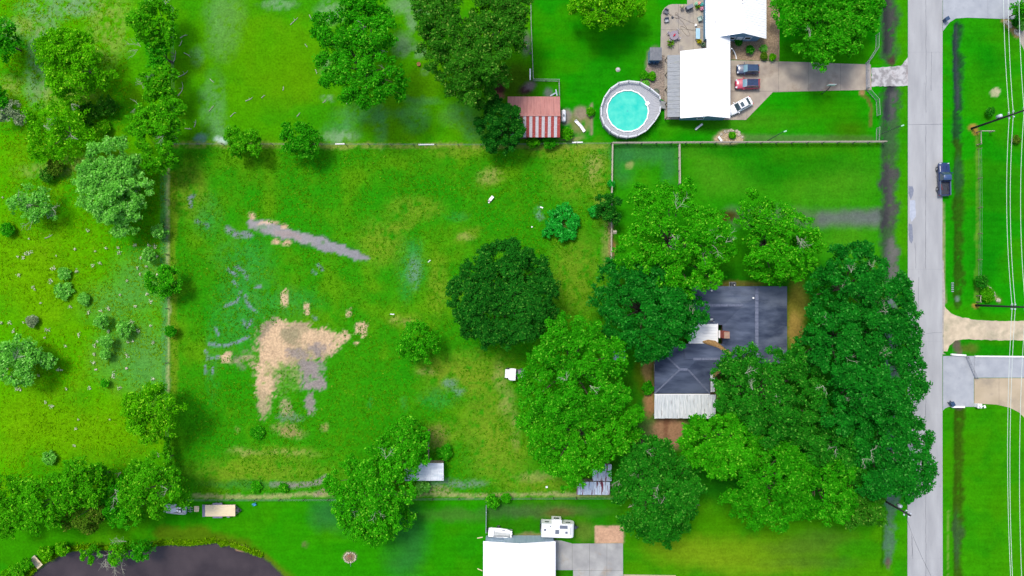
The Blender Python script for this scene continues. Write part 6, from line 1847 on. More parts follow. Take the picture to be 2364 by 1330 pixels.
# ================================================================== VEGETATION
TRUNK = mat("bark", S(92, 80, 66), S(122, 108, 90), .95, scale=4, stretch=(1, 1, .3))
DEADW = mat("bleached_dead_wood", S(160, 160, 140), S(190, 190, 172), .85, scale=4)
LEAF = {
    "dark":   leaf_mat("leaf_dark", S(10, 72, 14), S(36, 118, 26), S(84, 146, 46)),
    "deep":   leaf_mat("leaf_deep", S(8, 84, 14), S(44, 138, 24), S(100, 164, 56)),
    "oak":    leaf_mat("leaf_oak", S(8, 84, 20), S(30, 132, 28), S(76, 156, 60)),
    "green":  leaf_mat("leaf_green", S(8, 104, 6), S(58, 164, 16), S(112, 186, 44)),
    "bright": leaf_mat("leaf_bright", S(14, 116, 6), S(66, 172, 16), S(126, 198, 46)),
    "lime":   leaf_mat("leaf_lime", S(30, 122, 4), S(96, 184, 12), S(154, 210, 44)),
    "pale":   leaf_mat("leaf_pale", S(52, 144, 22), S(122, 202, 72), S(164, 220, 118)),
    "olive":  leaf_mat("leaf_olive", S(18, 88, 10), S(62, 134, 26), S(124, 162, 60)),
    "hedge":  leaf_mat("leaf_hedge", S(24, 118, 4), S(80, 172, 16), S(132, 196, 40)),
    "vine":   leaf_mat("leaf_vine", S(8, 116, 20), S(40, 176, 50), S(90, 200, 90)),
    "grey":   leaf_mat("leaf_grey", S(84, 116, 72), S(140, 158, 116), S(170, 180, 150)),
    "rust":   leaf_mat("leaf_rust", S(40, 92, 10), S(88, 126, 28), S(130, 140, 54)),
}
def quads_object(name, c, u, w, rnd, m, parent=None, origin=(0, 0, 0)):
    """one rhombus leaf per row: centre c, half-axes u and w"""
    n = len(c)
    v = np.stack([c - u, c + w, c + u, c - w], 1).reshape(-1, 3) - np.array(origin)
    me = bpy.data.meshes.new(name)
    me.vertices.add(4 * n); me.vertices.foreach_set("co", v.astype(np.float32).ravel())
    me.loops.add(4 * n); me.loops.foreach_set("vertex_index", np.arange(4 * n, dtype=np.int32))
    me.polygons.add(n); me.polygons.foreach_set("loop_start", np.arange(0, 4 * n, 4, dtype=np.int32))
    me.update(calc_edges=True)
    at = me.attributes.new("rnd", 'FLOAT', 'FACE')
    at.data.foreach_set("value", np.clip(rnd, 0, 1).astype(np.float32))
    me.materials.append(m)
    ob = bpy.data.objects.new(name, me)
    COL.objects.link(ob)
    if parent is not None: ob.parent = parent
    return ob
def unit(v):
    return v / (np.linalg.norm(v, axis=1, keepdims=True) + 1e-9)
def leaves_for(lobes, rng, leaf, dens, sub_r, squash, sparse=0.0, cleft=.68):
    """lobes: (x,y,z,r) in metres. Boughs spread over each lobe, sprays over each bough, leaves over each spray."""
    C, Rr, T = [], [], []
    sq = np.array([1, 1, squash])
    for (x, y, z, r) in lobes:
        nb = max(12, int(19 * (r / 3.0) ** 1.1 * (1 - sparse)))
        d = unit(rng.normal(size=(nb, 3)))
        d[:, 2] = np.where(d[:, 2] < -.15, -d[:, 2], d[:, 2])
        bc = np.array([x, y, z]) + d * (r * rng.uniform(.66, .98, nb))[:, None] * sq
        rb = np.clip(r * rng.uniform(.22, .40, nb), .24, 1.4)
        bt = np.clip(rng.random(nb) * .75 + .25 * rng.random(), 0, 1)
        ok = np.ones(nb, bool)
        for (x2, y2, z2, r2) in lobes:          # boughs swallowed by a neighbouring dome leave a dark cleft
            if (x2, y2, z2) != (x, y, z):
                ok &= np.linalg.norm((bc - np.array([x2, y2, z2])) / sq, axis=1) > r2 * cleft
        bc, rb, bt = bc[ok], rb[ok], bt[ok]
        for c, q, t in zip(bc, rb, bt):
            sr = min(sub_r * .5, q * .6)
            k = max(3, int(2.5 * q * q / (sr * sr)))
            e = unit(rng.normal(size=(k, 3)))
            e[:, 2] = np.where(e[:, 2] < -.1, -e[:, 2], e[:, 2])
            C.append(c + e * (q * rng.uniform(.5, 1.12, k))[:, None] * np.array([1, 1, .65]))
            Rr.append(sr * rng.uniform(.6, 1.3, k)); T.append(np.clip(t * .6 + rng.random(k) * .4, 0, 1))
        ki = max(3, int(4 * (r / 3) ** 2 * (1 - sparse)))
        e = unit(rng.normal(size=(ki, 3)))
        C.append(np.array([x, y, z]) + e * (r * rng.uniform(.1, .6, ki))[:, None] * sq)
        Rr.append(sub_r * rng.uniform(.7, 1.1, ki)); T.append(rng.random(ki))
    C = np.concatenate(C); Rr = np.concatenate(Rr); tint = np.concatenate(T)
    keep = np.ones(len(C), bool)
    for (x, y, z, r) in lobes:
        dd = (C - np.array([x, y, z])) / sq
        ins = (np.linalg.norm(dd, axis=1) < r * .5) & (C[:, 2] < z + r * .3)
        keep &= ~(ins & (rng.random(len(C)) < .7))
    C, Rr, tint = C[keep], Rr[keep], tint[keep]
    cnt = np.maximum(5, (dens * Rr * Rr * (.30 / leaf) ** 2 * .62).astype(int))
    ii = np.repeat(np.arange(len(C)), cnt)
    n = len(ii)
    d = unit(rng.normal(size=(n, 3)))
    d[:, 2] = np.where(d[:, 2] < -.2, -d[:, 2], d[:, 2])
    pos = C[ii] + d * (Rr[ii] * rng.uniform(.25, 1.25, n) ** .8)[:, None] * np.array([1, 1, .8])
    nrm = unit(d * .55 + rng.normal(size=(n, 3)) * .5 + np.array([0, 0, .75]))
    a = unit(np.cross(nrm, rng.normal(size=(n, 3))))
    b = np.cross(nrm, a)
    s = leaf * rng.uniform(.65, 1.4, n)
    rnd = .38 * rng.random(n) + .62 * tint[ii]
    rnd = np.where(rng.random(n) < .09, .9 + .1 * rng.random(n), rnd * .9)  # a share of leaves takes the palest tone as painted glints
    return pos, a * s[:, None], b * (s * .5)[:, None], rnd
def twigs(mb, base, rng, L_, n=2):
    """bare antler-like limbs: a crooked stem with side twigs"""
    base = Vector(base)
    for k in range(n):
        a_ = rng.uniform(0, 6.28) if k == 0 else a0 + rng.uniform(-1.1, 1.1)
        if k == 0: a0 = a_
        p = base.copy(); pts = [p.copy()]; l = L_ * rng.uniform(.7, 1.15)
        an = a_
        for j in range(5):
            an += rng.uniform(-.45, .45)
            p = p + V(math.cos(an), math.sin(an), rng.uniform(0, .35)) * (l / 5)
            pts.append(p.copy())
        mb.path(pts, [.036, .032, .028, .022, .016, .009], 4)
        for j in (1, 2, 3, 4):
            for sgn in (-1, 1):
                if rng.random() < .3: continue
                b2 = an + sgn * rng.uniform(.4, 1.0); l2 = l * rng.uniform(.2, .42)
                m1 = pts[j] + V(math.cos(b2), math.sin(b2), .25) * l2 * .6
                b3 = b2 + rng.uniform(-.6, .6)
                mb.path([pts[j], m1, m1 + V(math.cos(b3), math.sin(b3), .2) * l2 * .5], [.018, .014, .008], 4)
TREE_N = [0]
def tree(label, kind, H, lobes_px, name="tree", leaf=.20, dens=64, sub=1.1, squash=.95, dead=(), sparse=0.0, cat="tree", low=.5, trunk=True, group=None, deadr=1.7):
    TREE_N[0] += 1
    rng = np.random.default_rng(100 + TREE_N[0])
    mx = sum(l[0] * l[2] for l in lobes_px) / sum(l[2] for l in lobes_px)
    my = sum(l[1] * l[2] for l in lobes_px) / sum(l[2] for l in lobes_px)
    Rm = max(math.hypot(l[0] - mx, l[1] - my) + l[2] for l in lobes_px)
    lobes = []
    for (x, y, r) in lobes_px:
        rm = r / PXM * 1.0
        dd = math.hypot(x - mx, y - my) / Rm
        top = H * (1 - .40 * dd * dd) * (1 + jit(.10))
        top += rng.uniform(-1.6, .9) * min(1, H / 10)
        zc = max(top - rm * squash, rm * squash * low)
        p = P(x, y, zc)
        lobes.append((p.x, p.y, zc, rm))
    bx = sum(l[0] for l in lobes) / len(lobes); by = sum(l[1] for l in lobes) / len(lobes)
    org = V(bx, by, 0)
    t = thing(name, label, cat, org, 0, group)
    c, u, w, rnd = leaves_for(lobes, rng, leaf, dens, sub, squash, sparse, .8 if H >= 11 else .68)
    c[:, 2] = np.maximum(c[:, 2], .12)
    quads_object("crown", c, u, w, rnd, LEAF[kind], t, org)
    if trunk:
        mb = MB()
        tr = max(.07, H * .028)
        fork = V(0, 0, H * .32)
        mb.path([(0, 0, -.3), (jit(.1), jit(.1), H * .15), fork], [tr * 1.35, tr, tr * .85], 8)
        tb = mb.build("trunk", TRUNK, t, True)
        for (x, y, z, r) in lobes:
            e = V(x, y, z) - org
            m_ = fork.lerp(e, .5) + V(0, 0, -.06 * e.length)
            MB().path([fork - V(0, 0, .2), m_, e], [tr * .6, tr * .36, tr * .12], 6).build("limb", TRUNK, tb, True)
    for (x, y, z) in dead:
        zz = H * z * .93
        q_ = P(x, y, zz) - org
        mb = MB(); twigs(mb, q_, rng, deadr, 2); mb.build("dead_branch", DEADW, t)
    return t
def shrub(label, kind, px, py, r, h, name="shrub", leaf=.2, dens=80, sub=.5, cat="shrub", sparse=.0, group=None):
    lobes = [(px, py, r * .8)]
    for k in range(5):
        a_ = k * 1.257 + jit(.4)
        lobes.append((px + r * .45 * math.cos(a_), py + r * .45 * math.sin(a_), r * (.45 + .15 * random.random())))
    return tree(label, kind, h, lobes, name, leaf, dens, sub, min(.9, h / (2.2 * r / PXM) + .25), (), sparse, cat, low=.3, group=group)

# ---- rough pasture, west
tree("dark green tree at the pasture edge beside the pale wet track", "green", 6.5, [(-10, 70, 30), (12, 85, 34), (22, 118, 28), (-5, 120, 30), (30, 98, 22)])
tree("bright yellow-green spreading tree in the rough pasture beside the wet track", "lime", 9, [(140, 112, 42), (185, 118, 42), (115, 145, 28), (160, 150, 46), (215, 158, 42), (185, 188, 40), (145, 190, 30), (240, 180, 26), (150, 95, 24)])
tree("sparse yellow-green tree with grey dead twigs south of the spreading lime tree", "lime", 7.5, [(105, 270, 34), (150, 255, 34), (120, 315, 40), (165, 300, 38), (195, 290, 34), (160, 345, 32), (100, 345, 28), (210, 335, 24)], dens=38, sparse=.35, dead=((180, 322, .95), (100, 290, .9), (165, 240, .9), (130, 270, 1.0)))
tree("tall pale silvery green tree with long soft outline in the pasture", "pale", 8.5, [(250, 365, 38), (225, 415, 42), (270, 410, 50), (310, 400, 40), (235, 460, 42), (285, 465, 46), (325, 440, 30), (265, 505, 36), (300, 510, 26), (275, 345, 26)], leaf=0.19, dens=80)
tree("small half dead grey tree standing alone in the pasture", "pale", 5, [(70, 462, 26), (105, 462, 26), (110, 492, 24), (85, 495, 24), (45, 468, 22)], dens=48, sparse=.25, dead=((40, 465, .8), (75, 505, .6), (110, 505, .6), (120, 480, .8), (60, 480, .8)), deadr=2.0)
tree("hedgerow tree with clear round crown at the north end of the fence line", "hedge", 8.5, [(345, 45, 34), (375, 55, 34), (350, 78, 32), (385, 78, 26), (335, 60, 24), (365, 15, 26)], dead=((335, 12, .8), (382, 10, .8)))
tree("dark narrow hedgerow tree beside the bare grey fallen limbs", "green", 7, [(362, 110, 22), (368, 132, 22), (355, 145, 16), (380, 105, 18)], dead=((325, 108, .6), (318, 115, .5)), deadr=2.4)
tree("hedgerow tree with pale dead twigs on its west side", "hedge", 7.5, [(378, 172, 24), (395, 172, 18), (362, 205, 24), (388, 212, 24), (345, 185, 16), (350, 220, 18)], dead=((335, 188, .7), (358, 165, .9), (330, 205, .6)))
tree("broad hedgerow tree where the fence line thickens", "hedge", 8.5, [(400, 252, 26), (412, 275, 20), (375, 260, 26), (350, 285, 32), (385, 290, 30), (320, 290, 26), (400, 302, 22), (340, 300, 26)], dead=((325, 245, .6), (380, 310, .9)))
tree("last hedgerow tree above the corner of the long field", "hedge", 7.5, [(350, 325, 28), (380, 325, 26), (365, 352, 28), (390, 350, 20), (372, 380, 22), (350, 385, 18), (395, 372, 14)], dead=((402, 314, .6),))
tree("small dark bush tree at the pasture edge south of the wet track", "green", 4.5, [(0, 225, 18), (-12, 210, 18), (8, 238, 12)])
tree("grey green scrubby tree with bleached twigs by the pasture edge", "grey", 4, [(15, 262, 18), (35, 255, 18), (50, 275, 16), (20, 245, 14)], dens=45, sparse=.3, dead=((12, 250, .8), (28, 270, .7)))
shrub("olive scrub under the sparse yellow-green tree", "olive", 205, 262, 30, 2.5, dens=50, sparse=.3)
shrub("olive scrub between the lime tree and the hedgerow", "olive", 250, 245, 26, 2.2, dens=46, sparse=.35)
shrub("bright green weedy shrub below the sparse yellow-green tree", "lime", 240, 295, 16, 1.6)
shrub("yellowish scrub north of the tall silvery tree", "rust", 130, 385, 22, 1.8, dens=46, sparse=.3)
shrub("dull scrub at the west foot of the tall silvery tree", "olive", 110, 405, 18, 1.5, dens=46, sparse=.3)
tree("compact round bright tree on the west fence of the long field", "bright", 5.5, [(372, 643, 26), (395, 645, 26), (385, 668, 26), (362, 660, 18), (408, 660, 16), (390, 630, 18)], leaf=0.17)
shrub("small feathery pale shrub just north of the round fence tree", "pale", 346, 588, 17, 2.4)
shrub("faint pale shrub on the fence line beside the silvery tree", "pale", 371, 535, 19, 2, dens=50, sparse=.3)
shrub("small dark shrub on the fence line south of the round fence tree", "green", 395, 764, 13, 2)
shrub("pale feathery shrub, westernmost of the little group in the pasture", "pale", 236, 742, 17, 2.4)
shrub("wide pale shrub in the middle of the little pasture group", "pale", 290, 760, 22, 2.2, dens=60)
shrub("pale shrub on the south side of the little pasture group", "pale", 246, 788, 15, 2.4)
shrub("tiny pale shrub south of the little pasture group", "pale", 244, 818, 11, 1.8)
shrub("tiny round bright shrub alone in the pasture", "bright", 243, 884, 7, 1.2)
shrub("low pale shrub among the white weeds of the pasture", "pale", 150, 672, 22, 1, dens=46, sparse=.3)
shrub("low silvery shrub among the white weeds near the wet ground", "pale", 195, 690, 14, .9, dens=46, sparse=.3)
shrub("low pale shrub in the middle of the white weeds", "pale", 150, 632, 14, .9, dens=46, sparse=.3)
shrub("grey flat shrub in the south-west pasture", "pale", 115, 1056, 16, 1.2, dens=46)
shrub("dead grey shrub on the west side of the pasture", "grey", 75, 742, 13, 1.1, dens=46)
shrub("low green shrub at the pasture edge north of the grey tree", "green", 20, 530, 16, 1.2, dens=46)
tree("pale green bushy tree in the south-west pasture", "pale", 6, [(35, 815, 32), (65, 812, 30), (30, 850, 32), (70, 845, 26), (50, 868, 26), (10, 840, 24), (80, 830, 18)], dead=((58, 822, 1.0), (35, 830, 1.0)))
shrub("small pale tree east of the bushy pale tree", "pale", 114, 832, 19, 3.2)
tree("round topped yellow-green tree on the west fence with a long dark shadow", "lime", 9.5, [(325, 935, 34), (365, 925, 34), (395, 945, 28), (315, 970, 28), (350, 965, 36), (388, 980, 28), (345, 1000, 24), (365, 905, 22)], leaf=0.19)
tree("narrow ivy covered hedge along the fence below the yellow-green tree", "hedge", 3.2, [(386, 1015, 9), (388, 1032, 9), (387, 1048, 9), (389, 1064, 9), (390, 1080, 10), (388, 1095, 10)], cat="hedge", name="hedge", sub=.6)
# south-west wood
tree("light green tree at the far corner of the pond wood", "hedge", 8.5, [(20, 1130, 36), (55, 1140, 34), (10, 1175, 34), (45, 1180, 34), (20, 1215, 28), (-10, 1150, 30)])
tree("feathery light green tree second along the pond wood", "hedge", 9.5, [(85, 1120, 30), (110, 1150, 36), (80, 1165, 30), (130, 1180, 32), (95, 1200, 28), (125, 1120, 28), (60, 1200, 24)])
tree("tall green tree bulging north from the pond wood", "hedge", 10.5, [(195, 1085, 36), (165, 1110, 32), (225, 1100, 34), (205, 1130, 36), (165, 1145, 30), (250, 1110, 26), (150, 1130, 24)])
tree("dull olive tree in the middle of the pond wood", "rust", 8, [(190, 1165, 30), (210, 1185, 30), (175, 1195, 26), (200, 1205, 24), (220, 1150, 24)], leaf=0.17)
tree("narrow dark green tree wrapped in vines in the pond wood", "green", 7.5, [(262, 1140, 22), (270, 1165, 22), (280, 1120, 24), (245, 1185, 16), (250, 1165, 16)], dead=((262, 1150, 1.1), (265, 1130, 1.1), (280, 1090, .6)), deadr=2.2)
tree("large green tree at the east end of the pond wood over the boat", "hedge", 11, [(320, 1095, 36), (360, 1085, 34), (395, 1110, 30), (345, 1125, 42), (310, 1135, 34), (385, 1140, 32), (350, 1160, 34), (415, 1140, 20), (325, 1170, 28), (425, 1155, 14)], dead=((398, 1092, .8), (386, 1130, 1.0)))
tree("bright rounded tree on the pond side of the east wood", "bright", 7, [(290, 1175, 26), (300, 1195, 24), (275, 1195, 20), (315, 1180, 22)])
tree("compact dark green round tree leaning over the pond", "green", 5, [(325, 1262, 18), (340, 1270, 18), (322, 1280, 18), (335, 1255, 15)], leaf=0.14, sub=.7)
tree("half dead bush spilling white branches into the pond", "hedge", 4, [(272, 1262, 18), (285, 1278, 16), (270, 1288, 16), (290, 1258, 14)], dens=42, sparse=.25, dead=((258, 1280, .5), (268, 1298, .4), (245, 1290, .4), (285, 1292, .6), (292, 1250, .9), (262, 1310, .35)), deadr=2.6, leaf=0.16)
tree("feathery green shrub overhanging the pond bank", "hedge", 2.6, [(205, 1278, 16), (225, 1272, 16), (212, 1288, 12)], cat="shrub", name="shrub", sub=.6, dens=50)
shrub("yellow-green bank shrub east of the small dock", "lime", 108, 1276, 17, 2)
shrub("yellow-green bank shrub between the dock shrubs and the pond bend", "lime", 145, 1266, 17, 2)
shrub("green shrub at the south-west corner of the pond", "hedge", 45, 1318, 20, 2.2)
shrub("green shrub on the bank below the small dock", "hedge", 62, 1300, 14, 2)
shrub("low yellow-green reeds at the corner of the pond bank", "lime", 25, 1325, 20, 1.6)
# ---- north paddock
tree("large irregular green tree with broken west side in the north paddock", "green", 14, [(775, 70, 40), (815, 50, 44), (860, 30, 40), (765, 105, 30), (800, 110, 42), (850, 95, 42), (885, 75, 34), (780, 150, 38), (825, 160, 42), (770, 195, 28), (815, 205, 34), (880, 160, 34), (905, 190, 32), (870, 215, 30), (745, 85, 22), (920, 215, 20), (840, 232, 16)], dead=((845, 62, 1.0), (895, 120, .85), (900, 165, .8)))
tree("massive dark olive shade tree beside the pool lawn fence", "olive", 15, [(1010, 40, 46), (1060, 30, 54), (1120, 30, 54), (1175, 30, 46), (1000, 90, 40), (1050, 95, 52), (1110, 90, 54), (1165, 85, 44), (1030, 145, 40), (1080, 150, 48), (1130, 140, 42), (1070, 195, 38), (1105, 205, 34), (1200, 20, 28), (990, 10, 34), (1090, 230, 20), (1150, 180, 26)], leaf=0.19, dens=76)
tree("round glossy dark tree overlapping the west end of the red barn roof", "dark", 7.5, [(1146, 262, 32), (1170, 272, 28), (1136, 295, 34), (1168, 302, 34), (1192, 306, 20), (1150, 328, 30), (1178, 328, 24), (1122, 290, 20)], leaf=0.16, dens=110, sub=.9)
shrub("small bright bush at the south foot of the red barn", "hedge", 1230, 327, 14, 1.6)
shrub("dark bush under the east end of the red barn", "green", 1270, 328, 17, 1.8)
shrub("low weedy bush between the red barn and the trough", "hedge", 1308, 310, 14, 1.4)
tree("pale yellow-green small tree on the north fence of the long field", "hedge", 5, [(552, 318, 26), (575, 322, 24), (565, 345, 26), (588, 345, 18), (545, 340, 16)], leaf=0.16, dens=80)
tree("rounder dark green small tree on the north fence of the long field", "green", 6, [(680, 310, 28), (708, 308, 26), (672, 335, 26), (702, 335, 30), (725, 325, 22)], leaf=0.18)
tree("yellow-green tree at the top of the pool lawn", "lime", 8.5, [(1350, 10, 38), (1395, 5, 42), (1440, 10, 38), (1385, 35, 34), (1420, 40, 32), (1465, 20, 24), (1360, -20, 40), (1330, 15, 20)])
tree("wide green pecan between the white house and the roadside ditch", "green", 10, [(1830, 20, 40), (1880, 15, 44), (1935, 15, 44), (1985, 20, 38), (1835, 65, 34), (1885, 70, 46), (1940, 65, 46), (1990, 55, 30), (1870, 110, 36), (1920, 105, 40), (1965, 100, 32), (1895, 138, 24), (1810, 45, 24), (2018, 15, 22), (1850, -20, 40), (1940, -20, 40)], dead=((1870, 85, 1.0),))
# ---- centre
dome = [(1165, 675, 74)] + [(1165 + 62 * math.cos(a), 680 + 60 * math.sin(a), 58) for a in [k * math.pi / 4 for k in range(8)]] + [(1165 + 88 * math.cos(a), 682 + 86 * math.sin(a), 34) for a in [k * math.pi / 7 + .2 for k in range(14)]]
tree("great dome shaped dark green tree standing in the middle of the field", "dark", 13, dome, leaf=0.19, dens=95, sub=.85, squash=.75)
tree("small rounded bright green tree west of the great dome tree", "bright", 6.5, [(955, 775, 28), (982, 775, 28), (950, 805, 28), (975, 812, 28), (995, 795, 22), (940, 788, 16)], leaf=0.18)
tree("tall pecan shading the white utility cart", "green", 16, [(1300, 775, 40), (1345, 780, 40), (1255, 820, 38), (1300, 825, 48), (1355, 830, 50), (1400, 825, 40), (1230, 865, 34), (1280, 880, 48), (1340, 885, 52), (1395, 880, 46), (1240, 915, 38), (1300, 925, 44), (1365, 925, 46), (1415, 905, 34), (1420, 850, 26)], dead=((1362, 890, .98), (1308, 878, .98), (1232, 872, .5)))
tree("lighter yellowish pecan south of the cart pecan above the rusty shed", "bright", 12.5, [(1230, 965, 38), (1275, 965, 42), (1330, 970, 48), (1385, 965, 46), (1430, 950, 40), (1455, 985, 32), (1250, 1015, 36), (1300, 1020, 46), (1355, 1025, 48), (1405, 1010, 40), (1290, 1060, 36), (1335, 1065, 40), (1375, 1038, 32), (1310, 1098, 32), (1336, 1090, 24), (1265, 1045, 26)], dens=60)
tree("dense dark oak hanging over the west wing of the dark house", "oak", 13, [(1415, 640, 36), (1460, 650, 44), (1510, 660, 46), (1400, 690, 36), (1450, 700, 48), (1510, 710, 52), (1565, 695, 40), (1600, 720, 30), (1420, 740, 38), (1470, 755, 44), (1525, 765, 44), (1570, 745, 34), (1480, 800, 34), (1520, 800, 26), (1590, 760, 22), (1395, 660, 24)], dead=((1600, 725, .8),))
tree("light green pecan north of the dark house beside the paddock fence", "bright", 14, [(1475, 455, 28), (1545, 455, 34), (1575, 440, 26), (1510, 490, 34), (1560, 500, 40), (1520, 535, 40), (1600, 520, 40), (1650, 530, 36), (1470, 560, 38), (1540, 575, 42), (1600, 570, 42), (1655, 570, 36), (1450, 600, 32), (1500, 610, 42), (1560, 620, 44), (1620, 620, 40), (1680, 570, 22), (1590, 655, 30), (1530, 645, 34), (1640, 645, 22)], dens=52, dead=((1562, 482, 1.0), (1550, 540, 1.0), (1545, 570, 1.0), (1640, 565, 1.0), (1675, 560, .9), (1628, 610, .95), (1660, 525, .9)), deadr=2.4)
tree("light green pecan closest to the wet track of the east paddock", "bright", 13, [(1730, 470, 28), (1755, 490, 30), (1720, 500, 26), (1775, 520, 34), (1815, 515, 34), (1845, 530, 32), (1750, 550, 38), (1800, 555, 40), (1855, 565, 34), (1760, 590, 34), (1810, 595, 36), (1850, 600, 28), (1780, 630, 28), (1820, 628, 26), (1745, 620, 24)], dens=54, dead=((1838, 543, 1.0), (1850, 550, .9)), deadr=2.4)
shrub("dull grey green bush at the north wall of the dark house", "grey", 1648, 645, 16, 2.2, leaf=0.16)
tree("dark glossy bush on the fence beside the leafy mound", "dark", 4.5, [(1395, 465, 18), (1415, 470, 20), (1392, 488, 18), (1412, 492, 20), (1402, 480, 22), (1420, 505, 14)], cat="shrub", name="shrub", leaf=0.16, dens=110, sub=.7)
shrub("small lush green bush at the foot of the dark glossy bush", "vine", 1372, 488, 14, 1.2)
shrub("tiny bright weed bush on the paddock fence rail", "vine", 1411, 424, 6, 1.3, leaf=0.13)
tree("low mound of big leaved vines in the field", "vine", 1.7, [(1280, 500, 18), (1310, 495, 18), (1285, 530, 18), (1312, 525, 20), (1266, 538, 14), (1326, 510, 15), (1297, 515, 20), (1320, 540, 13), (1300, 485, 14), (1272, 520, 15), (1300, 545, 13)], cat="shrub", name="vine_mound", leaf=0.24, dens=60, sub=.6, squash=.55, trunk=True)
shrub("weedy bush against the west wall of the dark house", "green", 1495, 896, 14, 1.2)
# bright tree over the loafing shed
tree("large bright green tree sprawling over the white field shed", "bright", 9.5, [(945, 985, 30), (970, 1000, 26), (920, 1010, 34), (955, 1030, 34), (885, 1045, 38), (930, 1060, 40), (970, 1045, 26), (815, 1085, 34), (860, 1090, 44), (910, 1100, 44), (785, 1110, 32), (830, 1130, 46), (885, 1140, 46), (930, 1130, 30), (800, 1165, 34), (850, 1180, 44), (905, 1180, 40), (820, 1215, 32), (865, 1220, 34), (900, 1205, 28)], dens=60, dead=((865, 1170, 1.0), (820, 1200, .9), (890, 1060, 1.0)), deadr=2.2)
shrub("dark weedy plant east of the pen fence", "green", 1025, 1045, 18, 1.4)
shrub("bluish weedy shrub south of the white field shed", "pale", 975, 1122, 18, 1.4, dens=50)
shrub("bright bush where the pipe fence meets the south fence", "bright", 1138, 1157, 17, 2.4)
shrub("small bright bush on the south fence by the barn", "bright", 1168, 1149, 9, 1.4)
shrub("dark weed clump in the middle field south of the bare soil", "green", 595, 998, 16, .6, dens=40, sparse=.3)
shrub("large leaved weed clump by the south wire fence", "bright", 592, 1124, 12, .7, dens=50)
shrub("second large leaved weed clump along the south wire fence", "bright", 655, 1126, 10, .7, dens=50)
# ---- east oaks
tree("broad oak overhanging the road north of the house yard", "oak", 14, [(1930, 610, 34), (1970, 600, 36), (2010, 620, 34), (1905, 645, 34), (1955, 650, 42), (2010, 660, 44), (2055, 665, 36), (1885, 680, 32), (1935, 695, 42), (1990, 705, 46), (2045, 710, 44), (2080, 720, 30), (2075, 690, 26)], dead=((1965, 630, 1.0), (2015, 620, .95), (1940, 670, 1.0), (1985, 655, 1.0), (2060, 735, .9)), deadr=2.0)
tree("dark oak in the middle of the grove beside the house roof", "oak", 14.5, [(1880, 740, 36), (1930, 745, 42), (1985, 755, 46), (2040, 755, 42), (2085, 760, 32), (1860, 780, 34), (1905, 790, 44), (1960, 800, 46), (2015, 800, 46), (2065, 795, 40), (1850, 820, 30), (1930, 835, 40)], dead=((1950, 820, 1.0), (1960, 845, .95), (2050, 720, .9), (1910, 755, 1.0)), deadr=2.2)
tree("dark spreading oak with a bare hollow covering the carport end", "deep", 14, [(1690, 835, 32), (1735, 840, 38), (1780, 840, 36), (1825, 830, 34), (1680, 870, 34), (1710, 890, 40), (1770, 900, 36), (1820, 880, 40), (1860, 870, 38), (1690, 920, 36), (1740, 935, 42), (1795, 940, 44), (1850, 925, 44), (1730, 970, 34), (1780, 985, 40), (1835, 985, 42), (1885, 965, 38), (1670, 890, 20)], leaf=0.19, dead=((1785, 878, .7), (1738, 900, 1.0), (1760, 875, .9), (1720, 862, 1.0), (1800, 930, 1.0), (1900, 890, 1.0)), deadr=2.0)
tree("big oak reaching furthest over the road beside the tan driveway", "oak", 15, [(1990, 850, 40), (2040, 840, 42), (2085, 850, 36), (1955, 875, 40), (2005, 895, 46), (2060, 890, 46), (2105, 885, 30), (1935, 915, 40), (1985, 935, 44), (2040, 930, 40), (2090, 915, 30), (1925, 960, 38), (1975, 975, 40)], dead=((2000, 895, 1.0), (1975, 915, .95), (2030, 820, .9), (2020, 880, 1.0)), deadr=2.2)
tree("oak with grey twiggy crown at the south-east corner by the road", "oak", 14, [(2030, 985, 40), (2075, 985, 38), (2110, 1010, 32), (1995, 1010, 38), (2045, 1025, 46), (2095, 1045, 40), (2130, 1060, 24), (2005, 1060, 42), (2055, 1075, 46), (2105, 1090, 38), (2020, 1105, 40), (2070, 1112, 36), (2115, 1115, 26), (2085, 1140, 20), (1970, 1045, 34)], dead=((2010, 1040, 1.0), (2060, 1040, 1.0), (1990, 1060, .95)), deadr=1.8)
tree("bright green tree south of the carport", "bright", 12.5, [(1625, 980, 32), (1660, 985, 36), (1700, 1000, 36), (1595, 1015, 28), (1640, 1025, 40), (1690, 1035, 42), (1725, 1010, 28), (1735, 1050, 34), (1610, 1050, 28), (1655, 1065, 36)], dens=64)
tree("mid green tree between the carport tree and the corner oak", "green", 13, [(1760, 1040, 36), (1805, 1050, 38), (1745, 1085, 40), (1795, 1095, 42), (1840, 1085, 34), (1705, 1110, 38), (1750, 1135, 42), (1805, 1140, 40), (1690, 1155, 30), (1735, 1175, 36), (1785, 1180, 36), (1835, 1135, 30), (1825, 1175, 26)])
tree("pale tipped green tree at the south edge of the grove", "green", 11.5, [(1860, 1090, 32), (1900, 1110, 36), (1880, 1145, 38), (1930, 1140, 38), (1910, 1175, 30), (1960, 1120, 34), (1965, 1160, 32), (1865, 1175, 24), (1935, 1180, 22), (1930, 1085, 30)], dens=60)
tree("olive green tree beside the ditch behind the corner utility pole", "olive", 11, [(1985, 1140, 34), (2005, 1172, 30), (1975, 1180, 28), (2025, 1192, 20), (1955, 1195, 20), (2022, 1150, 18)])
tree("shadowed oak filling the hollow in the middle of the grove", "deep", 11.5, [(1880, 1015, 34), (1920, 1005, 36), (1958, 1015, 34), (1905, 1048, 34), (1945, 1055, 34), (1975, 1085, 30)], dead=((1930, 1030, 1.0),))
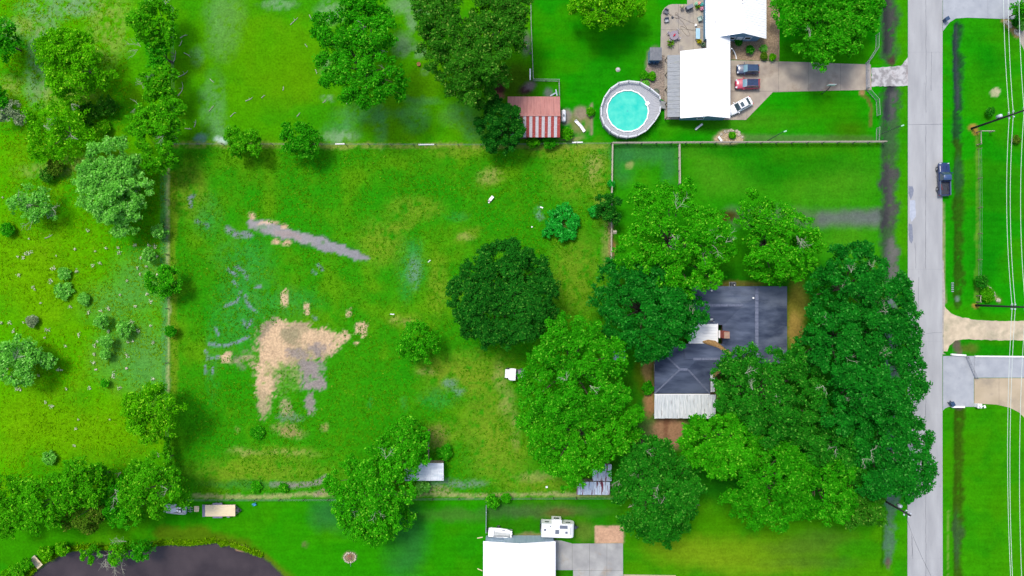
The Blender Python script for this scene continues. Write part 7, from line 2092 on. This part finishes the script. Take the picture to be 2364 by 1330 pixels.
tree("dark oak with bleached dead twigs south of the rusty shed", "deep", 13.5, [(1465, 1055, 32), (1510, 1050, 38), (1450, 1092, 34), (1485, 1095, 46), (1540, 1085, 42), (1585, 1090, 30), (1450, 1138, 36), (1495, 1145, 48), (1550, 1140, 46), (1595, 1140, 30), (1460, 1180, 36), (1510, 1190, 44), (1560, 1190, 36), (1530, 1230, 32), (1490, 1225, 26), (1432, 1114, 18)], dead=((1432, 1105, .8), (1445, 1100, .85), (1450, 1172, .8), (1520, 1120, 1.0), (1590, 1180, .8), (1530, 1235, .8), (1525, 1165, 1.0), (1490, 1040, .8)), deadr=2.0)
tree("dark low tree between the pecan and the dirt yard", "deep", 8, [(1490, 1030, 26), (1515, 1035, 24), (1470, 1050, 22), (1500, 1020, 18)])
# ---- small planting
shrub("dark bush by the wooden post east of the road", "deep", 2265, 650, 14, 1.8)
shrub("low green groundcover bush between the stones and the pole", "hedge", 2278, 682, 16, .8, dens=50)
shrub("round dark shrub beside the tall utility pole", "deep", 2286, 258, 8, 1.2, leaf=0.14)
shrub("small faded shrub in the lawn near the wires", "rust", 2345, 322, 8, .8, leaf=0.14)
tree("small green tree at the corner of the planted bed by the side road", "green", 5, [(2350, 20, 16), (2368, 22, 18), (2358, 35, 12), (2372, 8, 14)])
shrub("dark bush in the planted bed by the garden path", "deep", 2344, 52, 8, 1)
shrub("pale bush at the mouth of the garden path", "pale", 2357, 60, 8, 1)
shrub("dark green shrub in the mulch bed by the white house", "deep", 1731, 115, 8, 1.1, leaf=0.13)
shrub("pale blue green shrub in the mulch bed", "pale", 1762, 112, 6, .7, leaf=0.13)
shrub("reddish brown shrub in the mulch bed beside the parking", "rust", 1763, 130, 6, .8, leaf=0.13)
shrub("yellow leaved shrub at the corner of the mulch bed", "lime", 1783, 133, 5, .8, leaf=0.11)
shrub("small dark shrub under the gable window of the white house", "deep", 1705, 96, 6, .8, leaf=0.11)
shrub("bright green shrub at the edge of the pebble bed by the pool", "bright", 1487, 174, 8, 1, leaf=0.13)
shrub("grassy shrub in the middle of the pebble bed", "hedge", 1505, 176, 8, .9, leaf=0.14)
shrub("grey green shrub at the pool end of the pebble bed", "pale", 1490, 194, 7, .7, leaf=0.13)
shrub("small green shrub on the tan stone bed", "hedge", 1690, 313, 6, .6, leaf=0.13)
shrub("weedy shrub by the propane tank", "hedge", 1363, 258, 8, .9, leaf=0.14)

# ---- fallen branches in the north paddock
BR = [(402, 132, 2.6, 75), (418, 100, 1.2, 60), (425, 85, 1.4, 20), (432, 128, 1.4, -40), (422, 170, 2.2, 35), (417, 205, 2.8, 70), (488, 188, 1.0, -60), (575, 228, 1.5, 35),
      (490, 252, 1.4, 35), (540, 267, 1.3, 20), (450, 285, 1.4, 80), (435, 295, 1.2, 15), (677, 47, 1.9, 60), (718, 40, 1.0, -60), (750, 234, .9, 30), (690, 265, .9, 45), (654, 204, .8, 80),
      (730, 166, .9, -70), (803, 236, .8, 60), (708, 105, .7, -40), (113, 545, 1.6, 30), (607, 222, .8, 60)]
for k, (x, y, l, a_) in enumerate(BR):
    p = P(x, y); a_ = R(a_); pts = []
    bend = random.choice((-1, 1)) * random.uniform(.3, .9)
    q_ = V(-math.cos(a_) * l / 2, -math.sin(a_) * l / 2, .06); an = a_ - bend / 2
    for j in range(6):
        pts.append(q_.copy()); q_ = q_ + V(math.cos(an), math.sin(an), 0) * (l / 5); an += bend / 5 + jit(.25)
    mb = MB(); mb.path(pts, [.075, .07, .06, .05, .04, .025], 5)
    mb.path([pts[3], pts[3] + V(math.cos(an + .9), math.sin(an + .9), .1) * l * .25], [.04, .02], 4)
    ob = mb.build("fallen_branch", DEADW); ob.location = p
    if x == 113: tag(ob, "bleached fallen branch in the rough pasture below the half dead grey tree", "branch")
    elif x < 460: tag(ob, "bleached fallen branch at the foot of the hedgerow", "branch", "fallen branches along the hedgerow")
    elif x < 640: tag(ob, "bleached fallen branch in the open paddock between the hedgerow and the round fence trees", "branch", "fallen branches in the open paddock")
    elif k == 12: tag(ob, "long curved bleached branch in the paddock north-west of the irregular tree", "branch")
    else: tag(ob, "small bleached stick in the paddock beside the irregular tree", "branch", "sticks beside the irregular tree")

# ---- weeds and tussocks nobody could count
def scatter(name, n, boxes, leaf, m, hmax, seed, per=4, avoid=True):
    rng = np.random.default_rng(seed)
    c = []
    areas = np.array([(b[2] - b[0]) * (b[3] - b[1]) for b in boxes], float)
    w = rng.choice(len(boxes), n, p=areas / areas.sum())
    bx = np.array(boxes, float)[w]
    px = bx[:, 0] + rng.random(n) * (bx[:, 2] - bx[:, 0]); py = bx[:, 1] + rng.random(n) * (bx[:, 3] - bx[:, 1])
    dn = fbm(px / 60, py / 60, 91, 4)
    ok = dn > rng.random(n) * .55 + .18
    if name != "pasture_weeds":
        # none on the bare soil and in the puddle
        ok &= ~((np.hypot((px - 690) / 115, (py - 800) / 60) < 1) | (np.hypot((px - 615) / 26, (py - 890) / 80) < 1) | (np.hypot((px - 722) / 38, (py - 880) / 70) < 1))
        tline = np.clip((px - 560) / (850 - 560), 0, 1)
        ok &= ~((np.abs(py - (512 + tline * 84)) < 18) & (px > 520) & (px < 855))
    px, py = px[ok], py[ok]
    k = len(px)
    base = np.stack([(px - 1182) / PXM, (665 - py) / PXM, np.zeros(k)], 1)
    ii = np.repeat(np.arange(k), per); m_ = len(ii)
    tint = rng.random(k)
    d = unit(np.concatenate([rng.normal(size=(m_, 2)), rng.uniform(.05, .5, (m_, 1))], 1))
    l = leaf * rng.uniform(.6, 1.4, m_)
    side = unit(np.cross(d, np.array([[0, 0, 1.0]])))
    pos = base[ii] + np.concatenate([rng.normal(size=(m_, 2)) * leaf * .5, np.zeros((m_, 1))], 1) + d * l[:, None] * .9
    pos[:, 2] += .02
    o = quads_object(name, pos, d * l[:, None], side * (l * .32)[:, None], .5 * rng.random(m_) + .5 * tint[ii], m)
    stuff(o)
    return o
TUS = leaf_mat("tussock_grass", S(34, 112, 4), S(86, 150, 8), S(128, 156, 40))
TUSW = leaf_mat("pasture_grass", S(70, 128, 2), S(112, 162, 4), S(140, 172, 40))
WEEDW = leaf_mat("white_weed", S(170, 180, 130), S(216, 214, 190), S(232, 226, 214))
o = scatter("field_grass", 24000, [(396, 345, 1404, 1140)], .17, TUS, .4, 3, 3); o["label"] = "rough uncut grass covering the long field"
o = scatter("pasture_grass", 12000, [(0, 0, 300, 1120), (300, 400, 384, 1050)], .17, TUSW, .4, 4, 3); o["label"] = "rough yellow-green pasture grass"
rngw = np.random.default_rng(9)
cs, us, ws_, rs_ = [], [], [], []
for k in range(150):
    x = rngw.uniform(5, 375); y = rngw.uniform(395, 1090)
    if rngw.random() > (.35 + .65 * (560 < y < 900)): continue
    r_ = rngw.uniform(.12, .42); n = int(10 + 40 * r_)
    b_ = P(x, y)
    c = np.stack([b_.x + rngw.normal(size=n) * r_ * .5, b_.y + rngw.normal(size=n) * r_ * .5, .12 + rngw.random(n) * .18], 1)
    nr = unit(rngw.normal(size=(n, 3)) * .6 + np.array([0, 0, 1.0])); a = unit(np.cross(nr, rngw.normal(size=(n, 3)))); bb = np.cross(nr, a); s = rngw.uniform(.06, .14, n)
    cs.append(c); us.append(a * s[:, None]); ws_.append(bb * (s * .7)[:, None]); rs_.append(rngw.random(n))
o = stuff(quads_object("pasture_weeds", np.concatenate(cs), np.concatenate(us), np.concatenate(ws_), np.concatenate(rs_), WEEDW)); o["label"] = "scattered white flowering weeds in the rough pasture"
# reedy fringe around the pond
cs, us, ws_, rs_ = [], [], [], []
for i in range(len(POND) - 8):
    (x0, y0), (x1, y1) = POND[i], POND[i + 1]
    n = int(math.hypot(x1 - x0, y1 - y0) * 9)
    u = rngw.random(n); off = np.abs(rngw.normal(size=n)) * 5 + 1
    L_ = math.hypot(x1 - x0, y1 - y0); nx_, ny_ = (y1 - y0) / L_, -(x1 - x0) / L_
    px = x0 + (x1 - x0) * u + nx_ * off; py = y0 + (y1 - y0) * u + ny_ * off
    c = np.stack([(px - 1182) / PXM, (665 - py) / PXM, .1 + rngw.random(n) * .25], 1)
    d = unit(np.concatenate([rngw.normal(size=(n, 2)) * .8, rngw.uniform(.3, 1.2, (n, 1))], 1)); sd_ = unit(np.cross(d, np.array([[0, 0, 1.0]]))); s = rngw.uniform(.15, .35, n)
    cs.append(c); us.append(d * s[:, None]); ws_.append(sd_ * (s * .3)[:, None]); rs_.append(rngw.random(n))
o = stuff(quads_object("bank_grass", np.concatenate(cs), np.concatenate(us), np.concatenate(ws_), np.concatenate(rs_), TUSW)); o["label"] = "tall grass fringe along the pond bank"
